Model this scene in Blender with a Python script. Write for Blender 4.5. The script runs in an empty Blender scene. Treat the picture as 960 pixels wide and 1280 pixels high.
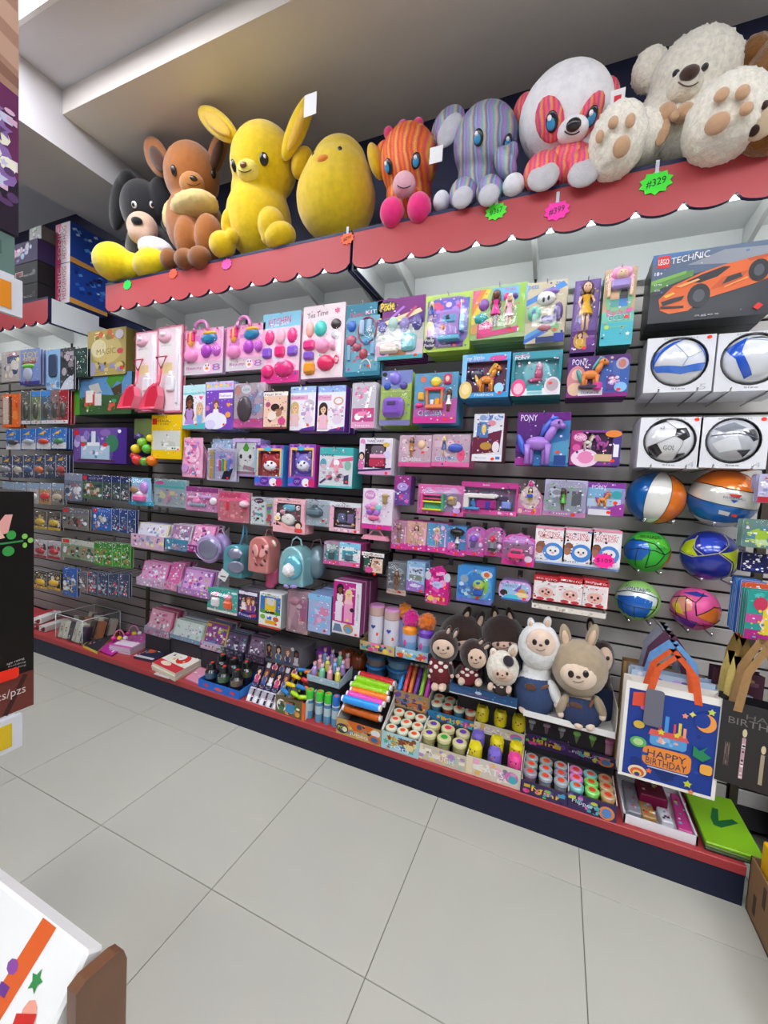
import bpy, math, random
from mathutils import Vector, Matrix
# ---------------------------------------------------------------- camera, world, exposure
scene = bpy.context.scene
COL = scene.collection
F, PITCH, YAW, ROLL = 511.97, -.0625, .4026, .0558
CAM = Vector((2.8184, -1.8227, 1.4439))
_cy, _sy, _cp, _sp = math.cos(YAW), math.sin(YAW), math.cos(PITCH), math.sin(PITCH)
_f = Vector((-_sy*_cp, _cy*_cp, _sp)); _r0 = Vector((_cy, _sy, 0)); _u0 = _r0.cross(_f)
_r = math.cos(ROLL)*_r0 + math.sin(ROLL)*_u0
_u = -math.sin(ROLL)*_r0 + math.cos(ROLL)*_u0
cam = bpy.data.cameras.new('camera'); cam.sensor_fit = 'HORIZONTAL'; cam.sensor_width = 36; cam.lens = 36*F/960
cam.clip_start = .02
cam_o = bpy.data.objects.new('camera', cam); COL.objects.link(cam_o)
cam_o.matrix_world = Matrix(((_r.x, _u.x, -_f.x, CAM.x), (_r.y, _u.y, -_f.y, CAM.y), (_r.z, _u.z, -_f.z, CAM.z), (0, 0, 0, 1)))
scene.camera = cam_o
scene.view_settings.view_transform = 'Standard'
scene.view_settings.look = 'None'
scene.view_settings.gamma = 1
scene.view_settings.use_curve_mapping = False
scene.view_settings.exposure = 0.0
scene.cycles.transparent_max_bounces = 16
scene.cycles.max_bounces = 7
scene.cycles.sample_clamp_indirect = 6
world = bpy.data.worlds.new('world'); scene.world = world; world.use_nodes = True
world.node_tree.nodes['Background'].inputs[0].default_value = (.8, .86, 1, 1)
world.node_tree.nodes['Background'].inputs[1].default_value = .02
CEIL_LAMP, LED_LAMP = 16.2, 10.0           # strength of the ceiling panels and of the strips under the canopies

def at(px, py, axis, val):
    """point of the place seen at a pixel of the 960 x 1280 photograph, on the plane where coordinate `axis` is `val`"""
    d = _f*F + _r*(px-480) - _u*(py-640)
    t = (val-CAM[axis])/d[axis]
    return CAM + d*t

# ---------------------------------------------------------------- materials (all colours come from a face colour layer or a node colour)
def lin(h):
    h = h.lstrip('#')
    if len(h) == 3: h = ''.join(c+c for c in h)
    out = []
    for i in (0, 2, 4):
        c = int(h[i:i+2], 16)/255
        out.append(c/12.92 if c <= .04045 else ((c+.055)/1.055)**2.4)
    return (out[0], out[1], out[2], 1.0)
M = {}
def mat(name, rough=.5, col=None, metal=0, spec=.5, coat=0, noise=0, nscale=40, bump=0, bscale=200, trans=0, sheen=0, emit=0):
    if name in M: return M[name]
    m = bpy.data.materials.new(name); m.use_nodes = True
    nt = m.node_tree; b = nt.nodes['Principled BSDF']
    b.inputs['Roughness'].default_value = rough
    b.inputs['Metallic'].default_value = metal
    b.inputs['Specular IOR Level'].default_value = spec
    b.inputs['Coat Weight'].default_value = coat
    b.inputs['Coat Roughness'].default_value = .12
    if sheen: b.inputs['Sheen Weight'].default_value = sheen
    if col is None:
        a = nt.nodes.new('ShaderNodeAttribute'); a.attribute_name = 'Col'; src = a.outputs['Color']
    else:
        a = nt.nodes.new('ShaderNodeRGB'); a.outputs[0].default_value = lin(col); src = a.outputs[0]
    tc = nt.nodes.new('ShaderNodeTexCoord')
    if noise:
        n = nt.nodes.new('ShaderNodeTexNoise'); n.inputs['Scale'].default_value = nscale; n.inputs['Detail'].default_value = 4
        nt.links.new(tc.outputs['Object'], n.inputs['Vector'])
        mr = nt.nodes.new('ShaderNodeMapRange'); mr.inputs[1].default_value = .25; mr.inputs[2].default_value = .75
        mr.inputs[3].default_value = 1-noise; mr.inputs[4].default_value = 1+noise
        nt.links.new(n.outputs[0], mr.inputs[0])
        mx = nt.nodes.new('ShaderNodeVectorMath'); mx.operation = 'SCALE'
        nt.links.new(src, mx.inputs[0]); nt.links.new(mr.outputs[0], mx.inputs['Scale']); src = mx.outputs[0]
    nt.links.new(src, b.inputs['Base Color'])
    if emit:
        nt.links.new(src, b.inputs['Emission Color']); b.inputs['Emission Strength'].default_value = emit
    if bump:
        n2 = nt.nodes.new('ShaderNodeTexNoise'); n2.inputs['Scale'].default_value = bscale; n2.inputs['Detail'].default_value = 3
        nt.links.new(tc.outputs['Object'], n2.inputs['Vector'])
        bp = nt.nodes.new('ShaderNodeBump'); bp.inputs['Strength'].default_value = bump; bp.inputs['Distance'].default_value = .004
        nt.links.new(n2.outputs[0], bp.inputs['Height']); nt.links.new(bp.outputs[0], b.inputs['Normal'])
    M[name] = m
    return m
mat('print', .42, coat=.08, spec=.35)
mat('matte', .7)
mat('plastic', .28, coat=.3)
mat('pearl', .18, coat=.8, metal=.15)
mat('fabric', .85, noise=.10, nscale=60, bump=.3, bscale=400, sheen=.3)
mat('card', .5)
mat('steel', .22, metal=1)
mat('cardboard', .8, noise=.08, nscale=30)
def plush(col):
    return mat('plush_'+col, .9, col=col, noise=.10, nscale=35, bump=.55, bscale=260, sheen=.5, spec=.2)
def fur(col):
    return mat('fur_'+col, .95, col=col, noise=.16, nscale=70, bump=1.0, bscale=160, sheen=.7, spec=.1)
def clear(name, tint='ffffff', gloss=.03, rough=.07, ior=1.42):
    if name in M: return M[name]
    m = bpy.data.materials.new(name); m.use_nodes = True; nt = m.node_tree; nt.nodes.clear()
    o = nt.nodes.new('ShaderNodeOutputMaterial'); t = nt.nodes.new('ShaderNodeBsdfTransparent'); g = nt.nodes.new('ShaderNodeBsdfGlossy')
    t.inputs[0].default_value = lin(tint); g.inputs['Roughness'].default_value = rough; g.inputs[0].default_value = (.95, .97, 1, 1)
    n = nt.nodes.new('ShaderNodeTexNoise'); n.inputs['Scale'].default_value = 25; bp = nt.nodes.new('ShaderNodeBump')
    tc = nt.nodes.new('ShaderNodeTexCoord'); nt.links.new(tc.outputs['Object'], n.inputs['Vector'])
    bp.inputs['Strength'].default_value = .12; bp.inputs['Distance'].default_value = .006
    nt.links.new(n.outputs[0], bp.inputs['Height']); nt.links.new(bp.outputs[0], g.inputs['Normal'])
    lw0 = nt.nodes.new('ShaderNodeLayerWeight'); lw0.inputs[0].default_value = .5
    lw = nt.nodes.new('ShaderNodeMath'); lw.operation = 'POWER'; lw.inputs[1].default_value = 7-2.5*ior; nt.links.new(lw0.outputs['Facing'], lw.inputs[0])
    lw1 = nt.nodes.new('ShaderNodeMath'); lw1.operation = 'MULTIPLY'; lw1.inputs[1].default_value = .45; nt.links.new(lw.outputs[0], lw1.inputs[0]); lw = lw1
    ma = nt.nodes.new('ShaderNodeMath'); ma.operation = 'ADD'; ma.use_clamp = True; ma.inputs[1].default_value = gloss
    nt.links.new(lw.outputs[0], ma.inputs[0])
    mx = nt.nodes.new('ShaderNodeMixShader')
    nt.links.new(ma.outputs[0], mx.inputs[0]); nt.links.new(t.outputs[0], mx.inputs[1]); nt.links.new(g.outputs[0], mx.inputs[2])
    nt.links.new(mx.outputs[0], o.inputs[0])
    M[name] = m
    return m
clear('clear'); clear('clear_bag', 'fbfcff', .015, .12, 1.35); clear('acrylic', 'fafcfc', .015, .04, 1.2); clear('clear_pink', 'ffe6f0', .03); clear('clear_grey', 'eceef0', .03, .15, 1.4)

# ---------------------------------------------------------------- mesh builder
class MB:
    def __init__(s): s.v = []; s.f = []; s.c = []; s.s = []
    def add(s, vs, fs, col, smooth=False):
        o = len(s.v); s.v += [tuple(p) for p in vs]
        c = lin(col) if isinstance(col, str) else col
        for f in fs: s.f.append([i+o for i in f]); s.c.append(c); s.s.append(smooth)
        return s
    def box(s, x0, x1, y0, y1, z0, z1, col, front=None, bev=0):
        if bev: return s.rbox(x0, x1, y0, y1, z0, z1, col, bev)
        vs = [(x0,y0,z0),(x1,y0,z0),(x1,y1,z0),(x0,y1,z0),(x0,y0,z1),(x1,y0,z1),(x1,y1,z1),(x0,y1,z1)]
        s.add(vs, [(3,2,1,0),(4,5,6,7),(1,2,6,5),(2,3,7,6),(3,0,4,7)], col)
        return s.add(vs, [(0,1,5,4)], front or col)
    def rbox(s, x0, x1, y0, y1, z0, z1, col, b):
        """box with chamfered edges"""
        b = min(b, (x1-x0)*.49, (y1-y0)*.49, (z1-z0)*.49)
        vs = []; idx = {}
        for ix, x in enumerate((x0, x1)):
            for iy, y in enumerate((y0, y1)):
                for iz, z in enumerate((z0, z1)):
                    dx, dy, dz = (b if ix == 0 else -b), (b if iy == 0 else -b), (b if iz == 0 else -b)
                    for k, p in enumerate(((x, y+dy, z+dz), (x+dx, y, z+dz), (x+dx, y+dy, z))):
                        idx[ix, iy, iz, k] = len(vs); vs.append(p)
        I = lambda a, b_, c, k: idx[a, b_, c, k]
        fs = [(I(0,0,0,0),I(0,0,1,0),I(0,1,1,0),I(0,1,0,0)), (I(1,0,0,0),I(1,1,0,0),I(1,1,1,0),I(1,0,1,0)),
              (I(0,0,0,1),I(1,0,0,1),I(1,0,1,1),I(0,0,1,1)), (I(0,1,0,1),I(0,1,1,1),I(1,1,1,1),I(1,1,0,1)),
              (I(0,0,0,2),I(0,1,0,2),I(1,1,0,2),I(1,0,0,2)), (I(0,0,1,2),I(1,0,1,2),I(1,1,1,2),I(0,1,1,2))]
        for a in (0, 1):
            for c in (0, 1):
                fs.append((I(a,c,0,0),I(a,c,1,0),I(a,c,1,1),I(a,c,0,1)))
                fs.append((I(a,0,c,0),I(a,1,c,0),I(a,1,c,2),I(a,0,c,2)))
                fs.append((I(0,a,c,1),I(1,a,c,1),I(1,a,c,2),I(0,a,c,2)))
                for e in (0, 1): fs.append((I(a,c,e,0),I(a,c,e,1),I(a,c,e,2)))
        return s.add(vs, fs, col)
    def ell(s, c, r, col, nu=12, nv=8, rot=None):
        vs = [(0,0,-1)]
        for j in range(1, nv):
            t = -math.pi/2+math.pi*j/nv
            for i in range(nu):
                a = 2*math.pi*i/nu; vs.append((math.cos(t)*math.cos(a), math.cos(t)*math.sin(a), math.sin(t)))
        vs.append((0,0,1)); fs = []
        for i in range(nu): fs.append((0, 1+(i+1)%nu, 1+i))
        for j in range(nv-2):
            for i in range(nu):
                a = 1+j*nu+i; b = 1+j*nu+(i+1)%nu; fs.append((a, b, b+nu, a+nu))
        L = len(vs)-1
        for i in range(nu): fs.append((L, L-nu+i, L-nu+(i+1)%nu))
        out = []
        for p in vs:
            q = Vector((p[0]*r[0], p[1]*r[1], p[2]*r[2]))
            if rot is not None: q = rot @ q
            out.append((q.x+c[0], q.y+c[1], q.z+c[2]))
        return s.add(out, fs, col, True)
    def prism(s, pts, y0, y1, col, side=None, back=None):
        """polygon in x,z extruded from y0 (front) to y1"""
        n = len(pts)
        vs = [(p[0], y0, p[1]) for p in pts]+[(p[0], y1, p[1]) for p in pts]
        s.add(vs, [list(range(n))], col)
        s.add(vs, [list(range(2*n-1, n-1, -1))], back or side or col)
        return s.add(vs, [(i, i+n, (i+1)%n+n, (i+1)%n) for i in range(n)], side or col)
    def flat(s, pts, y, col):
        return s.add([(p[0], y, p[1]) for p in pts], [list(range(len(pts)))], col)
    def lathe(s, prof, c, col, n=16, cols=None, axis='z', smooth=True, sx=1, sy=1):
        """prof: list of (radius, height); cols: colour of each band"""
        vs = []
        for r, z in prof:
            for i in range(n):
                a = 2*math.pi*i/n; x, y = r*math.cos(a)*sx, r*math.sin(a)*sy
                p = {'z': (x, y, z), 'y': (x, z, y), 'x': (z, x, y)}[axis]
                vs.append((p[0]+c[0], p[1]+c[1], p[2]+c[2]))
        for j in range(len(prof)-1):
            s.add([vs[j*n+i] for i in range(n)]+[vs[(j+1)*n+i] for i in range(n)], [(i, (i+1)%n, (i+1)%n+n, i+n) for i in range(n)], cols[j] if cols else col, smooth)
        s.add(vs[:n], [list(range(n-1, -1, -1))], cols[0] if cols else col)
        s.add(vs[-n:], [list(range(n))], cols[-1] if cols else col)
        return s
    def tube(s, path, r, col, n=6, closed=False):
        path = [Vector(p) for p in path]; vs = []; N = len(path)
        rs = r if isinstance(r, (list, tuple)) else [r]*N
        for k, p in enumerate(path):
            a = path[(k-1) % N] if (closed or k > 0) else p; b = path[(k+1) % N] if (closed or k < N-1) else p
            t = (b-a).normalized(); h = Vector((0, 0, 1)) if abs(t.z) < .9 else Vector((1, 0, 0))
            u = t.cross(h).normalized(); w = u.cross(t)
            for i in range(n):
                q = p+rs[k]*(math.cos(2*math.pi*i/n)*u+math.sin(2*math.pi*i/n)*w); vs.append(q)
        fs = []
        for k in range(N if closed else N-1):
            for i in range(n):
                a = k*n+i; b = k*n+(i+1) % n; c2 = ((k+1) % N)*n
                fs.append((a, b, c2+(i+1) % n, c2+i))
        if not closed: fs += [list(range(n-1, -1, -1)), list(range((N-1)*n, N*n))]
        return s.add(vs, fs, col, True)
    def mesh(s, name):
        me = bpy.data.meshes.new(name); me.from_pydata(s.v, [], s.f)
        ca = me.color_attributes.new('Col', 'FLOAT_COLOR', 'CORNER')
        buf = []
        for f, c in zip(s.f, s.c): buf += list(c)*len(f)
        ca.data.foreach_set('color', buf)
        me.polygons.foreach_set('use_smooth', s.s)
        return me

def link(name, me, m, parent=None):
    o = bpy.data.objects.new(name, me); COL.objects.link(o)
    if m is not None and len(me.materials) == 0: me.materials.append(M[m] if isinstance(m, str) else m)
    if parent is not None: o.parent = parent
    return o
def part(name, mb, m, parent=None, label=None):
    o = link(name, mb.mesh(name), m, parent)
    if label: o['label'] = label
    return o
def tag(o, label, cat, group=None, kind=None):
    o['label'] = label; o['category'] = cat
    if group: o['group'] = group
    if kind: o['kind'] = kind
    return o
def thing(name, label, cat, loc=(0, 0, 0), rz=0, group=None, rx=0, ry=0):
    o = bpy.data.objects.new(name, None); COL.objects.link(o); o.empty_display_size = .05
    o.location = loc; o.rotation_euler = (rx, ry, rz)
    return tag(o, label, cat, group)
def struct(name, mb, m, parent=None):
    o = link(name, mb.mesh(name), m, parent)
    if parent is None: o['kind'] = 'structure'
    return o
def clone(root, loc, label=None, rz=None, group=None, only=None):
    r = root.copy(); COL.objects.link(r); r.location = loc
    if label: r['label'] = label
    if group: r['group'] = group
    if rz is not None: r.rotation_euler.z = rz
    for ch in list(root.children):
        if only and ch.name.split('.')[0] not in only: continue
        c = ch.copy(); COL.objects.link(c); c.parent = r
        if only: continue
        for g in list(ch.children):
            d = g.copy(); COL.objects.link(d); d.parent = c
    return r
def remesh(o, vox, smooth=6, disp=0, dscale=.03):
    a = o.modifiers.new('join', 'REMESH'); a.mode = 'VOXEL'; a.voxel_size = vox; a.use_smooth_shade = True
    b = o.modifiers.new('soft', 'SMOOTH'); b.iterations = smooth; b.factor = .5
    if disp:
        t = bpy.data.textures.get('tuft') or bpy.data.textures.new('tuft', 'CLOUDS'); t.noise_scale = dscale
        d = o.modifiers.new('tuft', 'DISPLACE'); d.texture = t; d.strength = disp; d.mid_level = .5
    return o

# ---------------------------------------------------------------- flat print and raised toys on a front face
_text = {}
def text_mesh(t):
    if t not in _text:
        cu = bpy.data.curves.new('lettering', 'FONT'); cu.body = t; cu.resolution_u = 2
        o = bpy.data.objects.new('lettering', cu); COL.objects.link(o)
        me = bpy.data.meshes.new_from_object(o)
        vs = [tuple(v.co[:2]) for v in me.vertices]; fs = [list(p.vertices) for p in me.polygons]
        COL.objects.unlink(o); bpy.data.objects.remove(o); bpy.data.curves.remove(cu); bpy.data.meshes.remove(me)
        if vs:
            x0 = min(v[0] for v in vs); x1 = max(v[0] for v in vs); y0 = min(v[1] for v in vs); y1 = max(v[1] for v in vs)
            vs = [((v[0]-x0)/max(x1-x0, 1e-6)-.5, (v[1]-y0)/max(y1-y0, 1e-6)-.5) for v in vs]
        _text[t] = (vs, fs)
    return _text[t]
def circ(cx, cz, rx, rz, n=16): return [(cx+rx*math.cos(2*math.pi*i/n), cz+rz*math.sin(2*math.pi*i/n)) for i in range(n)]
def rrect(x0, z0, x1, z1, r, n=4):
    r = min(r, (x1-x0)/2, (z1-z0)/2); pts = []
    for cx, cz, a0 in ((x1-r, z0+r, -90), (x1-r, z1-r, 0), (x0+r, z1-r, 90), (x0+r, z0+r, 180)):
        for i in range(n+1):
            a = math.radians(a0+90*i/n); pts.append((cx+r*math.cos(a), cz+r*math.sin(a)))
    return pts
def starp(cx, cz, r, n, k=.5, rz=None, a0=90):
    rz = rz or r
    return [(cx+(r if i % 2 == 0 else r*k)*math.cos(math.radians(a0+180*i/n)), cz+(rz if i % 2 == 0 else rz*k)*math.sin(math.radians(a0+180*i/n))) for i in range(2*n)]
def heartp(cx, cz, r, n=18):
    out = []
    for i in range(n):
        t = 2*math.pi*i/n
        out.append((cx+r*(16*math.sin(t)**3)/17, cz+r*(13*math.cos(t)-5*math.cos(2*t)-2*math.cos(3*t)-math.cos(4*t)+2)/17))
    return out[::-1]
RND = random.Random(7)
def dome(mb, cx, cz, rx, rz, y, dep, col, nu=12):
    """raised oval, flat at the back"""
    vs = []; prof = ((1, 0), (.97, .4), (.8, .78), (.45, .97))
    for k, h in prof:
        for i in range(nu):
            a = 2*math.pi*i/nu; vs.append((cx+rx*k*math.cos(a), y-dep*h, cz+rz*k*math.sin(a)))
    vs.append((cx, y-dep, cz)); fs = []
    for j in range(3):
        for i in range(nu): fs.append((j*nu+i, j*nu+(i+1) % nu, (j+1)*nu+(i+1) % nu, (j+1)*nu+i))
    for i in range(nu): fs.append((3*nu+i, 3*nu+(i+1) % nu, 4*nu))
    mb.add(vs, fs, col, True)
def pad(mb, x0, z0, x1, z1, y, dep, col, r=None):
    """raised rounded block, soft front edge"""
    r = r if r is not None else min(x1-x0, z1-z0)*.25
    k = min(dep*.5, (x1-x0)*.2, (z1-z0)*.2)
    A = rrect(x0, z0, x1, z1, r, 3); B = rrect(x0+k, z0+k, x1-k, z1-k, max(r-k, r*.3), 3); n = len(A)
    vs = [(p[0], y, p[1]) for p in A]+[(p[0], y-dep+k, p[1]) for p in A]+[(p[0], y-dep, p[1]) for p in B]
    fs = [(i, (i+1) % n, (i+1) % n+n, i+n) for i in range(n)]+[(i+n, (i+1) % n+n, (i+1) % n+2*n, i+2*n) for i in range(n)]
    mb.add(vs, fs, col, False); mb.add(vs, [list(range(2*n, 3*n))], col)
def doll(mb, cx, z0, H, y, dress, hair, skin, legs=None):
    """little fashion doll, facing the front"""
    r = H*.085; hy = y-H*.06
    mb.ell((cx, hy, z0+H*.88), (r*1.05, r, r*1.25), skin, 10, 7)
    mb.ell((cx, hy+r*.35, z0+H*.9), (r*1.4, r, r*1.45), hair, 10, 7)
    mb.ell((cx-r*1.1, hy+r*.2, z0+H*.77), (r*.5, r*.6, r*1.6), hair, 8, 6)
    mb.ell((cx+r*1.1, hy+r*.2, z0+H*.77), (r*.5, r*.6, r*1.6), hair, 8, 6)
    for sgn in (-1, 1):
        mb.ell((cx+sgn*r*.4, hy-r*.93, z0+H*.885), (r*.14, r*.1, r*.2), '222222', 6, 4)
        mb.tube([(cx+sgn*r*1.0, hy, z0+H*.72), (cx+sgn*r*1.7, hy-.001, z0+H*.58), (cx+sgn*r*1.3, hy-r*.8, z0+H*.46)], [r*.32, r*.27, r*.22], skin, 6)
        mb.tube([(cx+sgn*r*.5, hy, z0+H*.42), (cx+sgn*r*.5, hy, z0+H*.2), (cx+sgn*r*.5, hy, z0)], [r*.5, r*.38, r*.3], legs or skin, 6)
    mb.lathe([(r*.35, H*.74), (r*1.05, H*.71), (r*.7, H*.58), (r*1.5, H*.38), (r*1.7, H*.32)][::-1], (cx, hy, z0), dress, 10, sy=.7)
def pony(mb, cx, z0, H, y, body, mane, flip=1):
    """plain toy horse seen from the side"""
    q = lambda a, b: (cx+flip*a*H, z0+b*H)
    Y = y-H*.12
    def E(a, b, ra, rb, c, rot=0, ry=.12):
        x, z = q(a, b); mb.ell((x, Y, z), (ra*H, ry*H, rb*H), c, 10, 7, Matrix.Rotation(-rot*flip, 3, 'Y'))
    E(0, .45, .26, .15, body); E(.25, .66, .10, .22, body, -.45); E(.36, .86, .15, .11, body, .25); E(.47, .82, .08, .07, body)
    E(.27, 1.0, .03, .07, body, 0, .03)
    for a in (-.2, -.12, .14, .22):
        x, z = q(a, 0); mb.tube([(x, Y+(.05*H if a in (-.12, .14) else -.05*H), z0+.42*H), (x, Y+(.05*H if a in (-.12, .14) else -.05*H), z0+.2*H), (x, Y+(.05*H if a in (-.12, .14) else -.05*H), z0)], [.075*H, .05*H, .06*H], body, 7)
    E(.16, .8, .06, .22, mane, -.5, .08); E(.3, .98, .1, .05, mane, .2, .07); E(-.33, .42, .07, .25, mane, .35, .07)
    x, z = q(.4, .88); mb.ell((x, Y-.115*H, z), (.025*H, .02*H, .035*H), '222222', 6, 4)
SKIN = {'a': 'f0c4a0', 'b': 'c98d62', 'c': '7a4a2e', 'd': 'f6d6bd'}
def art(spec, w, h, y0, root, flatname='print', ybase=0.0, z0=0.0, m='print', seed=None):
    """spec: ops split by ';'.  Coordinates are shares of the face; lower case = flat print, capitals = raised parts of their own."""
    pm = MB(); lay = 0; rnd = random.Random(seed if seed is not None else len(spec)*13+int(w*1e5))
    X = lambda a: (float(a)-.5)*w
    Z = lambda a: z0+float(a)*h
    for op in spec.split(';'):
        t = op.split()
        if not t: continue
        k = t[0]; y = y0-.0007-.00022*lay; lay += 1
        if k == 'r': pm.flat([(X(t[1]), Z(t[2])), (X(t[1])+float(t[3])*w, Z(t[2])), (X(t[1])+float(t[3])*w, Z(t[2])+float(t[4])*h), (X(t[1]), Z(t[2])+float(t[4])*h)], y, t[5])
        elif k == 'o': pm.flat(rrect(X(t[1]), Z(t[2]), X(t[1])+float(t[3])*w, Z(t[2])+float(t[4])*h, min(float(t[3])*w, float(t[4])*h)*.28), y, t[5])
        elif k == 'e': pm.flat(circ(X(t[1]), Z(t[2]), float(t[3])*w, float(t[4])*h, 18), y, t[5])
        elif k == 'p': pm.flat([(X(t[i]), Z(t[i+1])) for i in range(2, len(t)-1, 2)], y, t[1])
        elif k == 'l':
            a = Vector((X(t[1]), Z(t[2]))); b = Vector((X(t[3]), Z(t[4]))); n = (b-a).normalized()*float(t[5])*h/2
            pm.flat([(a.x+n.y, a.y-n.x), (b.x+n.y, b.y-n.x), (b.x-n.y, b.y+n.x), (a.x-n.y, a.y+n.x)], y, t[6])
        elif k == 's': pm.flat(starp(X(t[1]), Z(t[2]), float(t[3])*h, int(t[4]), .55), y, t[5])
        elif k == 'h': pm.flat(heartp(X(t[1]), Z(t[2]), float(t[3])*h), y, t[4])
        elif k == 'x': pm.flat(circ(X(t[1]), Z(t[2]), .0085, .0065, 12), y-.0004, t[3] if len(t) > 3 else 'ff3b22')
        elif k == 't':
            vs, fs = text_mesh(' '.join(t[6:])); c = t[5]
            sl = 0
            if '/' in c: c, sl = c.split('/'); sl = float(sl)
            pm.add([(X(t[1])+v[0]*float(t[3])*w, y-.0003, Z(t[2])+v[1]*float(t[4])*h+v[0]*sl*h) for v in vs], fs, c)
        elif k == 'k':
            cols = t[6].split(','); sz = float(t[7]) if len(t) > 7 else .06
            for i in range(int(t[5])):
                r = min(sz*min(w, h)*(.5+rnd.random()), float(t[3])*w*.45, float(t[4])*h*.45); cx = X(t[1])+r+rnd.random()*(float(t[3])*w-2*r); cz = Z(t[2])+r+rnd.random()*(float(t[4])*h-2*r)
                sh = rnd.random()
                yy = y-.00003*i
                if sh < .5: pm.flat(circ(cx, cz, r, r*(.5+rnd.random()*.6), 8), yy, rnd.choice(cols))
                elif sh < .8: pm.flat([(cx-r, cz-r*.6), (cx+r, cz-r*.6+r*.4*(rnd.random()-.5)), (cx+r, cz+r*.6), (cx-r, cz+r*.5)], yy, rnd.choice(cols))
                else: pm.flat(starp(cx, cz, r, 5), yy, rnd.choice(cols))
        elif k == 'f':   # printed girl: cx, top of head, size, dress, hair, skin
            cx, cz, sz = X(t[1]), Z(t[2]), float(t[3])*h; dr, ha, sk = t[4], t[5], SKIN.get(t[6], t[6])
            pm.flat(circ(cx, cz-sz*.3, sz*.26, sz*.3), y, ha)
            pm.flat([(cx-sz*.24, cz-sz*.95), (cx+sz*.24, cz-sz*.95), (cx+sz*.25, cz-sz*.3), (cx-sz*.25, cz-sz*.3)], y-.0001, ha)
            pm.flat([(cx-sz*.3, cz-sz*1.35), (cx+sz*.3, cz-sz*1.35), (cx+sz*.2, cz-sz*.95), (cx+sz*.24, cz-sz*.68), (cx+sz*.08, cz-sz*.62), (cx-sz*.08, cz-sz*.62), (cx-sz*.24, cz-sz*.68), (cx-sz*.2, cz-sz*.95)], y-.0002, dr)
            pm.flat([(cx-sz*.07, cz-sz*.7), (cx+sz*.07, cz-sz*.7), (cx+sz*.06, cz-sz*.5), (cx-sz*.06, cz-sz*.5)], y-.00026, sk)
            for q in (-1, 1): pm.flat([(cx+q*sz*.24, cz-sz*.7), (cx+q*sz*.33, cz-sz*.95), (cx+q*sz*.2, cz-sz*1.16), (cx+q*sz*.15, cz-sz*1.1), (cx+q*sz*.23, cz-sz*.93), (cx+q*sz*.18, cz-sz*.74)][::q], y-.00028, sk)
            pm.flat(circ(cx, cz-sz*.36, sz*.16, sz*.21), y-.0003, sk)
            pm.flat([(cx-sz*.17, cz-sz*.32), (cx-sz*.12, cz-sz*.12), (cx+sz*.14, cz-sz*.14), (cx+sz*.17, cz-sz*.34), (cx+sz*.06, cz-sz*.2)], y-.00034, ha)
            for q in (-1, 1): pm.flat(circ(cx+q*sz*.065, cz-sz*.35, sz*.03, sz*.04, 8), y-.0004, '2a1a1a')
            pm.flat(circ(cx, cz-sz*.46, sz*.05, sz*.02, 8), y-.0004, 'c0424e')
            lay += 2
        elif k == 'E':
            mb = MB(); dep = float(t[6]) if len(t) > 6 else .012
            dome(mb, X(t[1]), Z(t[2]), float(t[3])*w, float(t[4])*h, y0+ybase, dep, t[5]); part(t[7] if len(t) > 7 else 'toy_piece', mb, 'plastic', root)
        elif k == 'B':
            mb = MB(); dep = float(t[6]) if len(t) > 6 else .012
            pad(mb, X(t[1]), Z(t[2]), X(t[1])+float(t[3])*w, Z(t[2])+float(t[4])*h, y0+ybase, dep, t[5]); part(t[7] if len(t) > 7 else 'toy_piece', mb, 'plastic', root)
        elif k == 'O':   # ring
            mb = MB(); mb.tube([(p[0], y0+ybase-.006, p[1]) for p in circ(X(t[1]), Z(t[2]), float(t[3])*w, float(t[4])*h, 14)], float(t[6]), t[5], 6, True); part(t[7] if len(t) > 7 else 'ring', mb, 'plastic', root)
        elif k == 'G':
            mb = MB(); doll(mb, X(t[1]), Z(t[2]), float(t[3])*h, y0+ybase, t[4], t[5], SKIN.get(t[6], t[6]), t[7] if len(t) > 7 else None); part('doll', mb, 'plastic', root)
        elif k == 'P':
            mb = MB(); pony(mb, X(t[1]), Z(t[2]), float(t[3])*h, y0+ybase, t[4], t[5], float(t[6]) if len(t) > 6 else 1); part('toy_horse', mb, 'plastic', root)
        elif k == 'W':
            mb = MB(); dep = float(t[5]); pad(mb, X(t[1]), Z(t[2]), X(t[1])+float(t[3])*w, Z(t[2])+float(t[4])*h, y0-.001, dep, 'ffffff')
            part('blister', mb, t[6] if len(t) > 6 else 'clear', root, 'clear plastic blister')
    if pm.f: part(flatname, pm, m, root)
# ---------------------------------------------------------------- the room
W = .36            # face of the slat wall; the plinth front and the canopy fronts are at y = 0
PL = .155          # top of the plinth
XL, XR, YF, ZC = -4.2, 6.6, -5.4, 3.73
WN = .56           # navy wall above the slat panels
mat('paint', .6, noise=.03, nscale=3)
mat('tile', .16, noise=.035, nscale=2.2, spec=.45)
mat('laminate', .5, coat=.05, spec=.35)
mat('slat', .55, noise=.03, nscale=6)
mat('wood', .4, noise=.25, nscale=9, coat=.3)
fl = MB(); fl.box(XL, XR, YF, WN+.2, -.05, -.0035, '6d6a62'); floor = struct('floor', fl, 'matte')
tile = MB(); tile.rbox(.0012, .5988, .0012, .5988, -.02, 0, 'b6b5a9', .0012); tile_me = tile.mesh('tile')
for i in range(-7, 11):
    for j in range(-9, 2):
        if j*.6-.187+.6 < YF or i*.6 < XL-.3: continue
        o = link('tile', tile_me, 'tile', floor); o.location = (i*.6, j*.6-.187, 0)
b = MB(); b.box(XL, XR, WN, WN+.2, -.05, ZC+.2, '23284a'); wall_back = struct('wall_back', b, 'paint')
b = MB(); b.box(XL-.2, XL, YF, WN+.2, -.05, ZC+.2, '7f7c7a'); struct('wall_left', b, 'paint')
b = MB(); b.box(XR, XR+.2, YF, WN+.2, -.05, ZC+.2, '85827f'); struct('wall_right', b, 'paint')
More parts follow.
